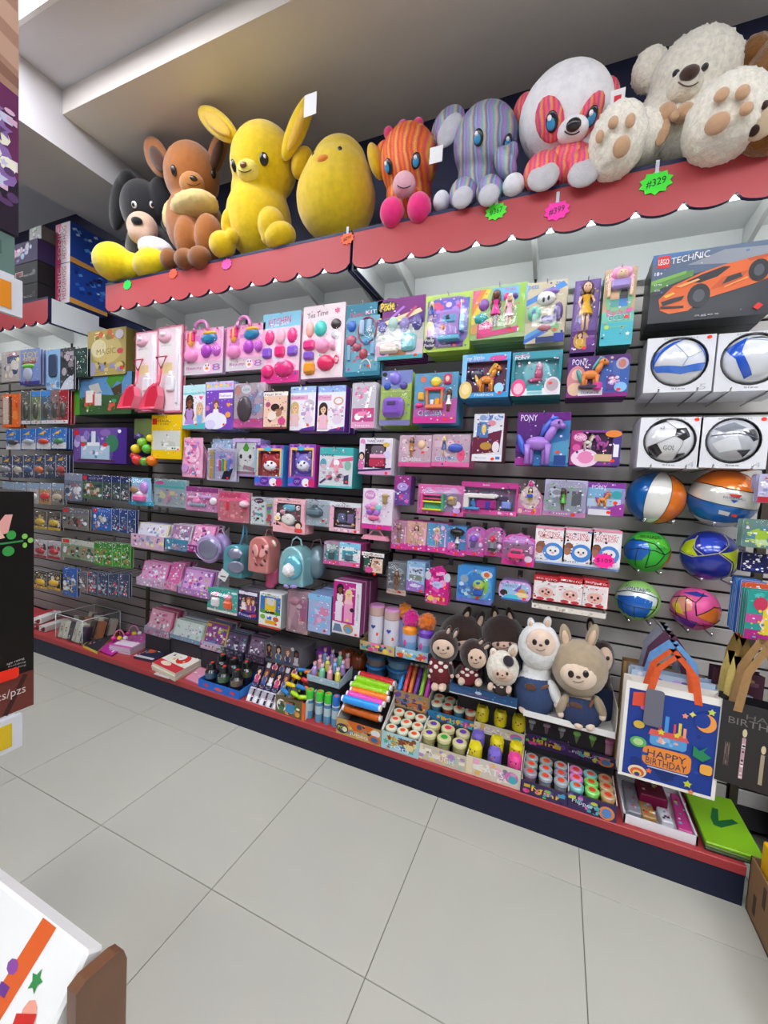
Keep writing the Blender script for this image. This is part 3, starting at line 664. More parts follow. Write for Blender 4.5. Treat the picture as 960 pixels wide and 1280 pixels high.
def pack(name, label, cat, x0, y0, x1, y1, spec, col='ffffff', kind='card', d=.03, Y=.12, n=1, gap=None, group=None, shape='rect', side=None, win=None, inner='3a3036', hk=True, tilt=0, pane='clear', back=None, rz=0):
    """x0,y0 and x1,y1: where the front face's upper left and lower right corners are seen; Y: how far out it hangs"""
    global N_PACK; N_PACK += 1
    a, b = at(x0, y0, 1, Y), at(x1, y1, 1, Y); w, h = b.x-a.x, a.z-b.z
    spec = busy(spec, w, h)
    root = thing(name, label, cat, ((a.x+b.x)/2, Y, b.z), rz, group, rx=tilt)
    if kind == 'card':
        mb = MB(); mb.prism(outline(w, h, shape), 0, .0022, col, side=side or 'e8e4e8', back=back or 'd8d4d8'); part('backing_card', mb, 'print', root); dd = gap or .022
        art(spec, w, h, 0, root)
    elif kind == 'box':
        mb = MB(); sd = side or col
        pts = outline(w, h, shape); mb.prism(pts, 0, d, col, side=sd)
        part('box_body', mb, 'print', root); dd = gap or d+.002
        art(spec, w, h, 0, root)
    elif kind == 'win':
        wx, wy, ww, wh = win; X0, X1, Z0, Z1 = (wx-.5)*w, (wx+ww-.5)*w, wy*h, (wy+wh)*h; sd = side or col; c = min(d*.45, .03)
        mb = MB()
        for q in (((-w/2, 0), (w/2, 0), (w/2, Z0), (-w/2, Z0)), ((-w/2, Z1), (w/2, Z1), (w/2, h), (-w/2, h)), ((-w/2, Z0), (X0, Z0), (X0, Z1), (-w/2, Z1)), ((X1, Z0), (w/2, Z0), (w/2, Z1), (X1, Z1))):
            mb.flat(q, 0, col)
        V = [(-w/2, 0, 0), (w/2, 0, 0), (w/2, 0, h), (-w/2, 0, h), (-w/2, d, 0), (w/2, d, 0), (w/2, d, h), (-w/2, d, h)]
        mb.add(V, [(4, 5, 1, 0), (1, 5, 6, 2), (2, 6, 7, 3), (3, 7, 4, 0), (7, 6, 5, 4)], sd)
        V = [(X0, 0, Z0), (X1, 0, Z0), (X1, 0, Z1), (X0, 0, Z1), (X0, c, Z0), (X1, c, Z0), (X1, c, Z1), (X0, c, Z1)]
        mb.add(V, [(0, 1, 5, 4), (2, 1, 5, 6), (3, 2, 6, 7), (0, 3, 7, 4), (4, 5, 6, 7)], inner)
        part('box_body', mb, 'print', root); dd = gap or d+.002
        p = MB(); p.flat([(X0, Z0), (X1, Z0), (X1, Z1), (X0, Z1)], .0004, 'ffffff'); part('window_pane', p, pane, root, 'clear plastic window')
        art(spec, w, h, 0, root, ybase=c-.001)
    elif kind == 'bag':
        mb = MB(); nu, nv = 7, 7; V = []; Fc = []
        for sg in (-1, 1):
            for j in range(nv):
                for i in range(nu):
                    u, v = i/(nu-1)*2-1, j/(nv-1)*2-1; bl = d*.5*(1-u**4)*(1-abs(v)**3)*(.8+.4*RND.random())
                    V.append((u*w/2*(1-.04*(1-v*v)), sg*bl+d*.5, (v+1)/2*h))
        for s_ in (0, 1):
            for j in range(nv-1):
                for i in range(nu-1):
                    q = s_*nu*nv+j*nu+i; fc = (q, q+1, q+nu+1, q+nu); Fc.append(fc if s_ == 0 else fc[::-1])
        mb.add(V, Fc, col, True); part('bag', mb, pane if pane != 'clear' else 'print', root); dd = gap or d+.004
        art(spec, w, h, 0, root)
    for k in range(n):
        yy = Y+(k+1)*dd
        if yy+dd*.4 > W-.012: break
        c = clone(root, (root.location.x+RND.uniform(-.003, .003), yy, root.location.z+RND.uniform(-.004, .002)), only=('backing_card', 'box_body', 'bag'), group='behind '+' '.join(label.split()[:6]))
        c['label'] = ' '.join(label.split()[:10])+', '+('second', 'third', 'fourth', 'fifth', 'sixth', 'seventh', 'eighth')[k]+' on its hook'
    if hk: hook((a.x+b.x)/2, a.z-.012, W-Y+.03, 'steel peg hook holding the '+' '.join(label.split()[:10]))
    return root
# ---- top row
def spade_set(x0, y0, x1, y1, lab, n, m=.13):
    r = pack('toy_cleaning_set', lab, 'toy set', x0, y0, x1, y1, 'r .04 .02 .92 .96 f3dde4;r .72 .05 .22 .9 f6f0f4;r .1 .66 .55 .16 e9e2e0;t .35 .78 .4 .02 b08a9a play set;r .2 .46 .4 .12 f2d9a0;W .03 .02 .94 .95 .03;B .76 .1 .1 .72 ece6ee .012 handle;E .3 .88 .26 .07 f2b8cc .02 brush;E .3 .9 .12 .03 f8f0f4 .03 brush;B .42 .24 .3 .18 f2eef2 .02 bottle;B .5 .42 .14 .06 f4f4f8 .014 bottle_cap', 'e87a98', n=n, Y=m, group='pink toy spade packs')
    w = at(x1, y1, 1, m).x-at(x0, y1, 1, m).x; h = at(x0, y0, 1, m).z-at(x0, y1, 1, m).z
    mb = MB(); z = lambda v: v*h; x = lambda u: (u-.5)*w
    mb.tube([(x(.3), -.03, z(.5)), (x(.25), -.035, z(.35)), (x(.2), -.05, z(.28))], [.008, .009, .016], 'e8506e', 8)
    for a, b in ((.1, .58), (.3, .5), (.5, .58)): pass
    mb.tube([(x(.08), -.03, z(.64)), (x(.52), -.03, z(.64)), (x(.3), -.03, z(.5))], .007, 'e0485e', 7, True)
    part('spade_handle', mb, 'plastic', r)
    mb = MB(); A = [(-.34, .02), (.34, .02), (.4, .18), (.3, .29), (.12, .33), (-.1, .28), (-.26, .16)]; pts = [(x(u), z(v)) for u, v in A]
    n_ = len(pts); cx = sum(p[0] for p in pts)/n_; cz = sum(p[1] for p in pts)/n_
    V = [(p[0], -.085+.03*(p[1]/h/.29), p[1]) for p in pts]+[(cx+(p[0]-cx)*.8, -.055, cz+(p[1]-cz)*.8) for p in pts]+[(cx+(p[0]-cx)*.9, -.012, cz+(p[1]-cz)*.95) for p in pts]
    mb.add(V, [list(range(n_, 2*n_))], 'd42a46'); mb.add(V, [(i, (i+1) % n_, (i+1) % n_+n_, i+n_) for i in range(n_)], 'e8506e'); mb.add(V, [((i+1) % n_, i, i+2*n_, (i+1) % n_+2*n_) for i in range(n_)], 'ef7a90'); part('spade_scoop', mb, 'plastic', r)
spade_set(170, 416, 196, 514, 'pink toy spade and bottle pack beside the gold box', 1, .1)
spade_set(198, 409.5, 226.5, 515, 'pink toy spade and bottle pack beside the pink handle cases', 1, .1)
def handle_case(x0, y0, x1, y1, lab, n=1, Y=.12):
    r = pack('toy_carry_case', lab, 'toy set', x0, y0, x1, y1, 'r 0 0 1 1 f5d3ec;k .05 .3 .9 .6 14 e0a0e0,f7c0e0,ffffff,c9a0e8 .09;r 0 0 1 .28 d5cfd4;r .55 .02 .2 .2 f4b8e0;t .3 .14 .4 .08 c040a0 Beauty;e .62 .14 .09 .1 f7f0f4;e .62 .12 .04 .03 f08020;e .59 .19 .015 .02 222;e .66 .19 .015 .02 222;t .85 .14 .2 .14 c070c8 8;E .2 .8 .1 .17 f8d860 .018;B .15 .72 .05 .2 f03a8a .02;B .25 .74 .05 .2 f03a8a .02;E .66 .78 .2 .13 2a9fc0 .02 bowl;E .68 .88 .16 .05 f8e23a .022;E .22 .42 .17 .15 f2b0dc .03;E .6 .5 .13 .15 b55ad8 .022;E .85 .5 .1 .13 c878e4 .02;x .86 .97 e0309a;W .01 .28 .98 .7 .045 clear_pink', 'f0b8e4', d=.02, n=n, Y=Y, group='pink carry case toy sets')
    w = at(x1, y1, 1, Y).x-at(x0, y1, 1, Y).x; h = at(x0, y0, 1, Y).z-at(x0, y1, 1, Y).z
    mb = MB(); mb.tube([(w*.17*math.cos(a)-w*.03, -.01, h+w*.05+h*.18*math.sin(a)) for a in [math.pi*i/10*1.2-.3 for i in range(11)]], .011, 'f29ad6', 8); part('handle', mb, 'plastic', r)
handle_case(230, 414.5, 278, 466, 'pink see-through toy carry case beside the spade packs')
handle_case(284, 409, 330, 461, 'pink see-through toy carry case beside the tea set card')
pack('tea_set_card', 'pink and purple toy tea set on blue topped card', 'toy set', 329.5, 394, 373, 477, 'r 0 .78 1 .22 8fd0ea;r 0 .15 1 .64 f4d4e2;r 0 0 1 .16 f03a98;t .45 .88 .6 .1 f4508e/.03 KITCHEN;t .45 .84 .5 .05 fff/.03 Tea Set;k .0 .15 1 .62 16 ffd0e8,f8a8d0,e8e0f0 .07;E .2 .66 .13 .11 f03a86 .016;E .5 .66 .13 .12 f7b4c8 .016;E .8 .66 .13 .11 f03a86 .016;l .1 .6 .3 .72 .02 fff;B .03 .36 .24 .15 8a58d0 .02 cup;B .36 .37 .26 .15 f02a7c .02 cup;B .7 .37 .25 .14 8a58d0 .02 cup;E .18 .17 .17 .1 f02a7c .025 cup;E .62 .2 .26 .12 ee3284 .03 teapot;E .62 .28 .12 .05 f8a0c8 .034;x .92 .12 3a6ac0;W .03 .06 .94 .7 .04', 'f7c4dc', n=3, Y=.12)
pack('tea_set_card', 'white toy tea set card with teal brush and orange cup', 'toy set', 380, 384.5, 428, 471, 'r 0 0 1 1 f5dfe4;r 0 .82 1 .18 fbe8ec;t .35 .88 .5 .07 5a2a3a/.03 Tea Time;s .82 .9 .05 6 f070a0;k .05 .05 .9 .75 14 f8c0d0,fff,ead0e0 .07;E .18 .68 .1 .11 f4b4a8 .014;E .44 .68 .15 .11 3ccac0 .02 plate;E .8 .72 .12 .07 3a2a28 .015;E .8 .58 .1 .07 d8d0da .015;B .05 .4 .26 .13 f02a86 .022 cup;E .5 .44 .17 .1 f29ac0 .03 teapot;E .76 .43 .09 .07 eaa0bc .022;B .06 .26 .24 .11 8a58d0 .02 cup;B .08 .06 .26 .16 f6a01c .024 cup;E .6 .2 .2 .11 ec2c66 .03 teapot;O .85 .24 .05 .05 ec2c66 .004 handle;W .03 .03 .94 .76 .042', 'f5c8d4', n=3, Y=.12)
pack('doctor_kit_card', 'teal doctor play set card with red stethoscope', 'toy set', 433.5, 382, 474, 468.5, 'r 0 0 1 1 2a7f98;r .06 .06 .88 .76 66a8bc;t .42 .86 .6 .07 e04a6a/.03 Doctor set;t .7 .87 .3 .05 e8f0f4 KIT;k .06 .06 .88 .74 18 7fb8cc,4a90a8,a8d0dc,c86a8a .06;O .62 .62 .25 .18 b03a52 .004 stethoscope;E .18 .7 .12 .08 3a6ac8 .014;e .18 .7 .06 .04 f0d040;B .42 .56 .12 .2 a8c0dc .018 bottle;B .62 .58 .13 .18 9ab8d8 .018 bottle;E .18 .5 .14 .08 b84a6a .016;E .54 .3 .12 .08 b0384a .014;B .74 .28 .12 .18 7aa8d0 .016 bottle;B .1 .22 .08 .22 88b0cc .012 syringe;E .6 .47 .09 .05 4a9ad0 .016;E .35 .4 .12 .06 a84058 .014;x .7 .13;x .15 .1 d050a0;W .05 .05 .9 .78 .035', '2a7890', n=3, Y=.12)
pack('pixie_card', 'purple card of potion bottles and mini pixie figures', 'toy set', 472.5, 376, 528, 447, 'r 0 .55 1 .45 7a1f78;p 5a2a80 0 .55 1 .55 1 .75 0 .68;t .22 .88 .3 .14 f0d040/.02 Pixie;e .22 .88 .2 .09 3a1a3a;t .22 .88 .28 .1 f0d040 POTIONS;p e8d8a0 .1 .62 .9 .8 .95 .74 .3 .56;r 0 0 1 .36 e8cfd8;r 0 .3 1 .26 c8c8c0;p b06ad0 .3 .7 .35 .68 .6 .84 .55 .86;p c04a7a .6 .68 .66 .66 .85 .82 .8 .84;E .14 .54 .09 .1 5a50a0 .02;E .36 .58 .1 .12 a8c8c0 .022;E .6 .55 .1 .12 8a7ab8 .022;E .86 .57 .11 .13 4a3a90 .022;B .56 .12 .3 .28 7ac8d0 .028 cauldron;E .72 .3 .14 .08 f4f0e8 .032;B .1 .1 .4 .16 d8c8b8 .02;e .18 .17 .15 .13 e8b0c8;e .18 .17 .09 .1 7a5ab0;r .3 .07 .36 .08 a86a3a;r .05 0 .95 .06 40b0b8;x .86 .05;W .02 .04 .96 .62 .045', '6a1a68', n=4, Y=.12, shape='wave')
pack('doll_case_card', 'lime green blister card with purple doll compact house', 'doll set', 533, 371, 586.5, 436.5, 'r 0 0 1 1 b8d858;o .05 .08 .9 .86 8a70c0;r .05 .72 .9 .18 6a68c8;k .1 .6 .8 .3 14 e05a8a,70a0e0,c088e0,f0d0f0 .06;G .14 .55 .34 3a5ab8 f0d070 d;e .12 .4 .1 .16 f4e0b0;f .12 .52 .2 c080d0 f4e0a0 d;B .3 .2 .52 .5 a07ac8 .03 doll_house;B .42 .44 .3 .16 4a98c8 .036 window;B .5 .5 .1 .08 203050 .04;E .44 .38 .07 .06 f08030 .04;B .34 .16 .46 .08 48a8c8 .036;B .78 .3 .1 .3 70b0d0 .03;p 6a2a90 .28 .06 .86 .06 .86 .16 .28 .1;e .14 .16 .14 .12 2a1a40;t .14 .2 .2 .08 fff Polly;t .14 .12 .22 .06 fff Pocket;t .48 .1 .25 .03 fff Pocket;x .68 .09;W .04 .05 .92 .88 .06', 'b4d44a', n=3, gap=.05, Y=.11, shape='lunch')
pack('doll_card', 'rainbow doll pack with two small dolls on a green card', 'doll set', 592, 361, 655.5, 420, 'r 0 0 1 1 a8c884;p f6d84a 0 .3 0 .95 .35 .95 .06 .3;p f0903a 0 .45 0 .95 .26 .95;p ee6a8a 0 .6 0 .95 .16 .95;p 7ac0e8 .35 .95 1 .95 1 .7 .5 .7;r .85 .1 .12 .88 9ac84a;G .45 .22 .68 f03aa0 5a3020 c;G .7 .18 .62 f0b8d0 f0e0d0 a;E .22 .66 .1 .12 8a4aa8 .014;E .18 .4 .13 .1 18a0a0 .014 skirt;E .64 .76 .06 .08 f03a90 .014;E .78 .76 .06 .06 5a3a90 .014;p d8307a .12 .02 .88 .1 .88 .2 .12 .12;e .26 .22 .15 .13 e8408a;t .26 .24 .2 .1 fff Barbie;e .06 .2 .07 .1 d89a5a;x .74 .13;r .86 .1 .03 .06 fff;t .7 .89 .18 .06 e060a0 Magic;W .02 .04 .94 .92 .05', '9cc070', n=4, gap=.045, Y=.1)
pack('puppy_toy_card', 'beige and blue card with mint and purple toy pet parts', 'toy set', 660, 355, 704, 426.5, 'r 0 0 1 1 d0c4a4;p 4a8ad8 0 .72 .9 .98 1 .9 0 .62;p 3a70d0 0 .08 .6 .26 .6 .18 0 0;t .16 .92 .26 .1 4a8ad0 pets;r .3 0 .7 .1 2a3a70;E .5 .72 .24 .12 e8e4e0 .02;E .44 .68 .04 .05 333 .026;E .56 .7 .04 .05 333 .026;E .22 .48 .18 .12 68c8a4 .03 wheel;e .22 .48 .08 .06 3a6a90;E .22 .48 .09 .07 5a70b0 .034;B .42 .32 .3 .1 4a2a8a .022 boot;E .82 .48 .12 .16 4a2a80 .024 boot;E .6 .82 .22 .05 8a6ac0 .016;E .5 .24 .18 .05 b86a7a .012;e .76 .24 .1 .08 7ab87a;p 5aa0d8 .02 .14 .45 .28 .45 .2 .02 .06;r .75 0 .25 .14 2a3aa0;x .76 .2;W .05 .1 .9 .75 .05', 'cfc4a0', n=3, gap=.045, Y=.1)
pack('doll_box', 'tall purple doll box with doll in yellow dress', 'doll box', 719.5, 352, 744, 439.5, 'r 0 0 1 1 6a4a98;r .08 .3 .84 .68 7a5aa8;k .05 .5 .9 .45 10 8a6ab8,5a3a88 .1;r 0 0 1 .3 5a2a78;e .4 .17 .3 .12 c89a40;f .35 .3 .16 d8a830 5a3020 a;r .6 .1 .3 .1 7a3a98;t .7 .22 .45 .04 d0a0e0 Princess;x .55 .06;G .5 .3 .66 e8b010 4a2c1a a;W .06 .28 .88 .7 .05', '5a3a88', d=.05, kind='box', n=1, Y=.1)
pack('doll_box', 'pink haired mermaid doll box lettered OCEAN in teal', 'doll box', 757, 338, 789, 430, 'r 0 0 1 1 c8a888;r 0 0 1 .36 48b8c8;r 0 .3 1 .14 70c8b0;e .5 .6 .44 .2 88c090;e .36 .63 .13 .1 e8b890;e .64 .64 .13 .1 3a2a28;r .5 .5 .28 .1 4a8ad0;r .24 .5 .24 .1 60a8a0;t .5 .43 .7 .08 f060b0/.01 Barbie;t .55 .36 .7 .08 d8f0f0 OCEAN;t .55 .36 .66 .06 3a8a98 OCEAN;h .85 .44 .04 f060b0;t .5 .24 .6 .03 b8e060 recycled;e .18 .24 .08 .03 b8e060;x .78 .36;s .85 .14 .03 5 fff;p f4b8d0 .1 .84 .9 .84 .8 1 .4 1;E .52 .93 .34 .09 f49ac8 .02 hair;E .54 .9 .2 .07 f0c8a8 .034 face;E .48 .905 .03 .012 222 .036;E .6 .905 .03 .012 222 .036;B .22 .72 .6 .12 a890d8 .026 dress;B .12 .62 .1 .2 f0c8a8 .02 arm;B .8 .62 .1 .2 f0c8a8 .02 arm;W .05 .6 .9 .38 .045', '3a8a80', d=.07, kind='box', side='2c6a68', n=1, Y=.08)
# building set box with orange sports car
r = pack('building_set_box', 'big building set box showing an orange sports car', 'toy box', 817, 320, 962, 392, 'r 0 0 1 1 3a3c42;p 55677f 0 .62 0 1 1 1 1 .62 .6 .7;p 3f6fa8 .0 .86 .3 .97 .42 1 .0 1;p 8a8f98 .3 .8 1 .7 1 .92 .6 .95;p 5a8a48 .0 .46 .36 .64 .36 .72 .0 .62;p 7ab04a .0 .56 .3 .68 .3 .72 .0 .62;p 2c2e34 0 0 1 0 1 .5 .5 .48 0 .42;r .04 .8 .11 .17 d8281e;t .095 .885 .09 .08 fff LEGO;t .32 .9 .32 .09 e8e8ec/.04 TECHNIC;t .06 .72 .07 .05 fff 18+;t .06 .56 .07 .03 fff 42196;t .06 .48 .05 .03 ddd 806;p e0641e .08 .34 .2 .52 .42 .66 .62 .74 .8 .78 .94 .8 1 .76 1 .5 .84 .42 .62 .34 .46 .28 .34 .14 .18 .12 .1 .18;p 222428 .3 .56 .44 .64 .6 .71 .66 .7 .56 .58 .42 .52;p c8521a .5 .4 .74 .48 .8 .62 .6 .56;p 2a2a2e .6 .46 .76 .54 .74 .6 .64 .56;p c8521a .78 .78 1 .82 1 .78 .8 .74;e .42 .34 .095 .17 1b1c1f;e .42 .34 .05 .09 4a4c52;e .88 .6 .08 .15 1b1c1f;e .88 .6 .04 .08 4a4c52;p 222 .1 .3 .2 .34 .3 .36 .28 .3 .12 .24;l .1 .22 .3 .2 .03 1c1c20;p f0c050 .12 .38 .2 .42 .22 .4 .14 .35;p f6a860 .22 .5 .4 .58 .42 .56 .26 .48;l .62 .42 .8 .52 .02 f6a050;p e0281e .86 .1 .9 .16 .94 .12 .9 .06;t .5 .05 .2 .03 aaa ages', '33353a', kind='box', d=.09, side='26282c', Y=.06, n=1, hk=False)
# boxed balls
def ball_box(x0, y0, x1, y1, lab, bu, bv, br, m, prints, n, txt='SOCCER BALL'):
    Y = .1; a, b = at(x0, y0, 1, Y), at(x1, y1, 1, Y); w, h = b.x-a.x, a.z-b.z
    t = thing('ball_box', lab, 'boxed ball', ((a.x+b.x)/2, Y, b.z), 0, 'boxed footballs on the slat wall')
    R = min(w, h)*.44; cz = h*.54; mb = MB(); ring = circ(0, cz, R, R, 28); out = []
    for p in ring:
        d = (p[0], p[1]-cz); s = min((w/2)/max(abs(d[0]), 1e-6), ((h-cz) if d[1] > 0 else cz)/max(abs(d[1]), 1e-6)); out.append((d[0]*s, cz+d[1]*s))
    nn = len(ring); V = [(p[0], 0, p[1]) for p in out]+[(p[0], 0, p[1]) for p in ring]+[(p[0], .003, p[1]) for p in ring]
    mb.add(V, [(i, (i+1) % nn, (i+1) % nn+nn, i+nn) for i in range(nn)]+[(i+nn, (i+1) % nn+nn, (i+1) % nn+2*nn, i+2*nn) for i in range(nn)], 'e9e9ec')
    for cx, cz_ in ((-1, 0), (1, 0), (1, 1), (-1, 1)):
        c = (cx*w/2, cz_*h); near = sorted(out, key=lambda p: (p[0]-c[0])**2+(p[1]-c[1])**2)[:2]; mb.flat([c, near[0], near[1]], 0, 'e9e9ec')
    V = [(-w/2, 0, 0), (w/2, 0, 0), (w/2, 0, h), (-w/2, 0, h), (-w/2, .2, 0), (w/2, .2, 0), (w/2, .2, h), (-w/2, .2, h)]
    mb.add(V, [(4, 5, 1, 0), (1, 5, 6, 2), (2, 6, 7, 3), (3, 7, 4, 0), (7, 6, 5, 4)], 'd8d8dc'); part('box_body', mb, 'print', t)
    art('t .5 .965 .5 .03 9a9aa0 %s;t .52 .06 .2 .03 555 Size;t .87 .08 .1 .1 c8c8cc %s;x .9 .95' % (txt, '5' if n < 3 else '4'), w, h, 0, t)
    mb = MB(); mb.tube([(p[0], .0, p[1]) for p in ring], .002, '2a2a30', 5, True); part('window_rim', mb, 'plastic', t)
    bo = thing('football', lab.replace('box with', 'football:').split(' in a')[0]+' inside its window box', 'ball', (t.location.x, Y+R*.36, b.z+cz), 0, 'boxed footballs on the slat wall')
    mb = MB(); mb.ell((0, 0, 0), (R*.985,)*3, m, 28, 18); part('ball_skin', mb, 'pearl', bo)
    ball_prints(bo, R*.985, prints)
    for dx in (-.28, .28):
        mb = MB(); mb.tube([(dx*w, W-Y, -.004), (dx*w, -.015, -.004), (dx*w, -.025, .012)], .003, 'd0d0d4', 6); o = part('peg_hook', mb, 'steel'); o.location = t.location
        tag(o, ('left' if dx < 0 else 'right')+' steel peg arm under the '+' '.join(lab.split()[:9]), 'hook', 'steel arms under the ball boxes')
def sph(R, lon, lat): return Vector((R*math.sin(lon)*math.cos(lat), -R*math.cos(lon)*math.cos(lat), R*math.sin(lat)))
def patch(mb, R, pts, col, lift=.002):
    """patch lying on a ball: outline given as (longitude, latitude) seen from the front, degrees"""
    P = [(math.radians(a), math.radians(b)) for a, b in pts]; c = (sum(p[0] for p in P)/len(P), sum(p[1] for p in P)/len(P)); V = []; Fc = []; n = len(P)
    E2 = []
    for i in range(n):
        for k in range(6): u = k/6; E2.append((P[i][0]*(1-u)+P[(i+1) % n][0]*u, P[i][1]*(1-u)+P[(i+1) % n][1]*u))
    n = len(E2); L = 6
    for j in range(1, L+1):
        for p in E2: f = j/L; V.append(sph(R+lift, c[0]+(p[0]-c[0])*f, c[1]+(p[1]-c[1])*f))
    V.append(sph(R+lift, *c))
    for i in range(n): Fc.append((L*n, i, (i+1) % n))
    for j in range(L-1):
        for i in range(n): Fc.append((j*n+i, (j+1)*n+i, (j+1)*n+(i+1) % n, j*n+(i+1) % n))
    mb.add(V, Fc, col, True)
def seam(mb, R, pts, col, r=.0016):
    P = []
    for i in range(len(pts)-1):
        for k in range(7): u = k/7; P.append(sph(R*1.012+.0006, math.radians(pts[i][0]*(1-u)+pts[i+1][0]*u), math.radians(pts[i][1]*(1-u)+pts[i+1][1]*u)))
    P.append(sph(R*1.012+.0006, math.radians(pts[-1][0]), math.radians(pts[-1][1]))); mb.tube(P, r, col, 5)
def ball_prints(root, R, prints):
    for k, pr in enumerate(prints):
        mb = MB()
        if pr[0] == 'p': patch(mb, R, pr[2], pr[1], R*.012+.0003*k); part('panel', mb, 'pearl', root)
        elif pr[0] == 'l': seam(mb, R, pr[2], pr[1], pr[3] if len(pr) > 3 else .0014); part('seam', mb, 'plastic', root)
        elif pr[0] == 't':
            vs, fs = text_mesh(pr[2]); lo, la, wd, hg = pr[3:7]
            mb.add([sph(R*1.012+.003, math.radians(lo+v[0]*wd), math.radians(la+v[1]*hg)) for v in vs], fs, pr[1]); part('lettering', mb, 'print', root)
blue = '2a62d8'
ball_box(810, 423.5, 889, 488.5, 'white box with blue swirl football in a round window', 850, 453, 30, 'eef0f4', [('p', blue, [(-70, 20), (-30, 48), (10, 60), (-20, 40), (-55, 10), (-70, -15)]), ('p', '4a82e8', [(-70, -8), (10, -22), (65, -5), (60, -25), (0, -38), (-60, -25)]), ('p', blue, [(35, 45), (65, 30), (72, -5), (55, 10)]), ('l', '9ab0d8', [(-20, 40), (10, 0), (50, 20)]), ('l', '9ab0d8', [(10, 0), (0, -20)])], 1)
ball_box(899, 417.5, 983, 487, 'white box with blue winged football in a round window', 936, 448, 30, 'eceff4', [('p', blue, [(-70, 25), (-25, 50), (-30, 10), (-5, -45), (-25, -55), (-40, -5)]), ('p', '2a2e38', [(-25, 45), (20, 52), (60, 40), (20, 42)]), ('t', '333844', 'PRO', 30, -5, 24, 8), ('l', 'a8b4cc', [(-25, 42), (30, 30), (65, 10)])], 2)
ball_box(801.5, 522, 873, 586, 'white box with black and white football in a round window', 835, 551, 30, 'f0f0f2', [('p', '1a1a1e', [(8, 28), (38, 32), (44, 8), (24, -4), (4, 8)]), ('p', '1a1a1e', [(-62, -18), (-34, -10), (-22, -36), (-44, -52), (-66, -40)]), ('p', '1a1a1e', [(-60, 40), (-20, 56), (-25, 66), (-58, 55)]), ('p', '1a1a1e', [(18, -40), (45, -34), (50, -55), (20, -60)]), ('l', 'b0b0b8', [(4, 8), (-34, -10)]), ('l', 'b0b0b8', [(8, 28), (-20, 56)]), ('l', 'b0b0b8', [(24, -4), (18, -40)]), ('t', '3a3a40', 'GOL', -6, -22, 26, 12), ('t', '555560', 'x2', -26, 30, 12, 8)], 3, 'TOP BALL')
ball_box(877, 521.5, 957, 586.5, 'white box with silver patterned football in a round window', 913, 553, 30, 'c9ccd2', [('p', '8a8e98', [(-60, 30), (-10, 50), (20, 30), (-30, 18)]), ('p', '3a3c44', [(10, 20), (50, 30), (60, 5), (35, -5)]), ('p', 'eef0f4', [(-55, -10), (-5, 10), (10, -25), (-40, -35)]), ('p', '2a2c34', [(0, -30), (35, -25), (30, -50)]), ('l', '60646e', [(-60, 10), (0, 14), (60, 0)])], 4)
# loose balls on the wall
def wall_ball(x0, y0, x1, y1, lab, cat, base, prints, rz=0, rx=0, ry=0, group='loose balls on the slat wall', m='pearl'):
    u, v = (x0+x1)/2, (y0+y1)/2; c = at(u, v, 1, .2); s = depth(c)/F; R = ((x1-x0)+(y1-y0))/4*s*.90
    c = at(u, v, 1, W-R-.012); s = depth(c)/F; R = ((x1-x0)+(y1-y0))/4*s*.90
    d = CAM-c
    t = thing('ball', lab, cat, c, math.atan2(d.x, -d.y)+rz, group, rx=rx, ry=ry)
    mb = MB(); mb.ell((0, 0, 0), (R,)*3, base, 32, 20); part('ball_skin', mb, m, t)
    ball_prints(t, R, prints)
    for dx in (-.45, .45):
        mb = MB(); mb.tube([(c.x+dx*R, W-.001, c.z-R*.93), (c.x+dx*R, W-R*2.1, c.z-R*.93), (c.x+dx*R, W-R*2.15, c.z-R*.83)], .0032, 'cfcfd4', 6); mb.ell((c.x+dx*R, W-R*2.15, c.z-R*.83), (.006,)*3, 'e8e8ec', 8, 6)
        o = part('peg_hook', mb, 'steel'); tag(o, ('left' if dx < 0 else 'right')+' steel arm under the '+' '.join(lab.split()[:8]), 'hook', 'steel arms under the loose balls')
OR, BL, CR, BK = 'ef7a12', '1468b8', 'dedcd2', '1a1a1c'
lon = lambda a, rev=False: [(a, b) for b in ((75, 50, 25, 0, -25, -50, -75) if not rev else (-75, -50, -25, 0, 25, 50, 75))]
wall_ball(780.5, 589.5, 857, 655, 'small basketball with blue, white and orange upright panels', 'ball', CR, [('p', BL, lon(-80)+lon(-22, True)), ('p', 'f0efe8', lon(-22)+lon(22, True)), ('p', OR, lon(22)+lon(72, True)), ('l', BK, lon(-22)), ('l', BK, lon(22)), ('l', BK, lon(72))], rz=.1, ry=.18)
wall_ball(857.5, 588, 948, 658.5, 'large basketball with level orange, white and blue bands', 'ball', CR, [('p', OR, [(-75, 30), (-30, 24), (0, 20), (40, 18), (75, 20), (70, 60), (20, 80), (-30, 78), (-70, 60)]), ('p', BL, [(-78, 0), (-30, -8), (0, -12), (40, -14), (75, -12), (70, -35), (20, -50), (-30, -50), (-70, -35)]), ('l', BK, [(-85, 28), (-30, 24), (0, 20), (40, 18), (85, 20)]), ('l', BK, [(-85, 4), (-30, -8), (0, -12), (40, -14), (85, -12)]), ('l', BK, [(-80, -35), (-30, -50), (20, -50), (80, -35)]), ('p', 'd03a3a', [(8, 10), (28, 10), (24, 5), (12, 5)]), ('p', '2a5ab0', [(12, 0), (24, 0), (18, -6)]), ('t', '3a4a70', 'BASKETBALL', 18, 3, 34, 4), ('p', 'c8ccd0', [(0, -22), (18, -24), (18, -32), (0, -30)]), ('p', 'f0402a', [(22, -26), (32, -26), (32, -32), (22, -31)])], ry=.12)
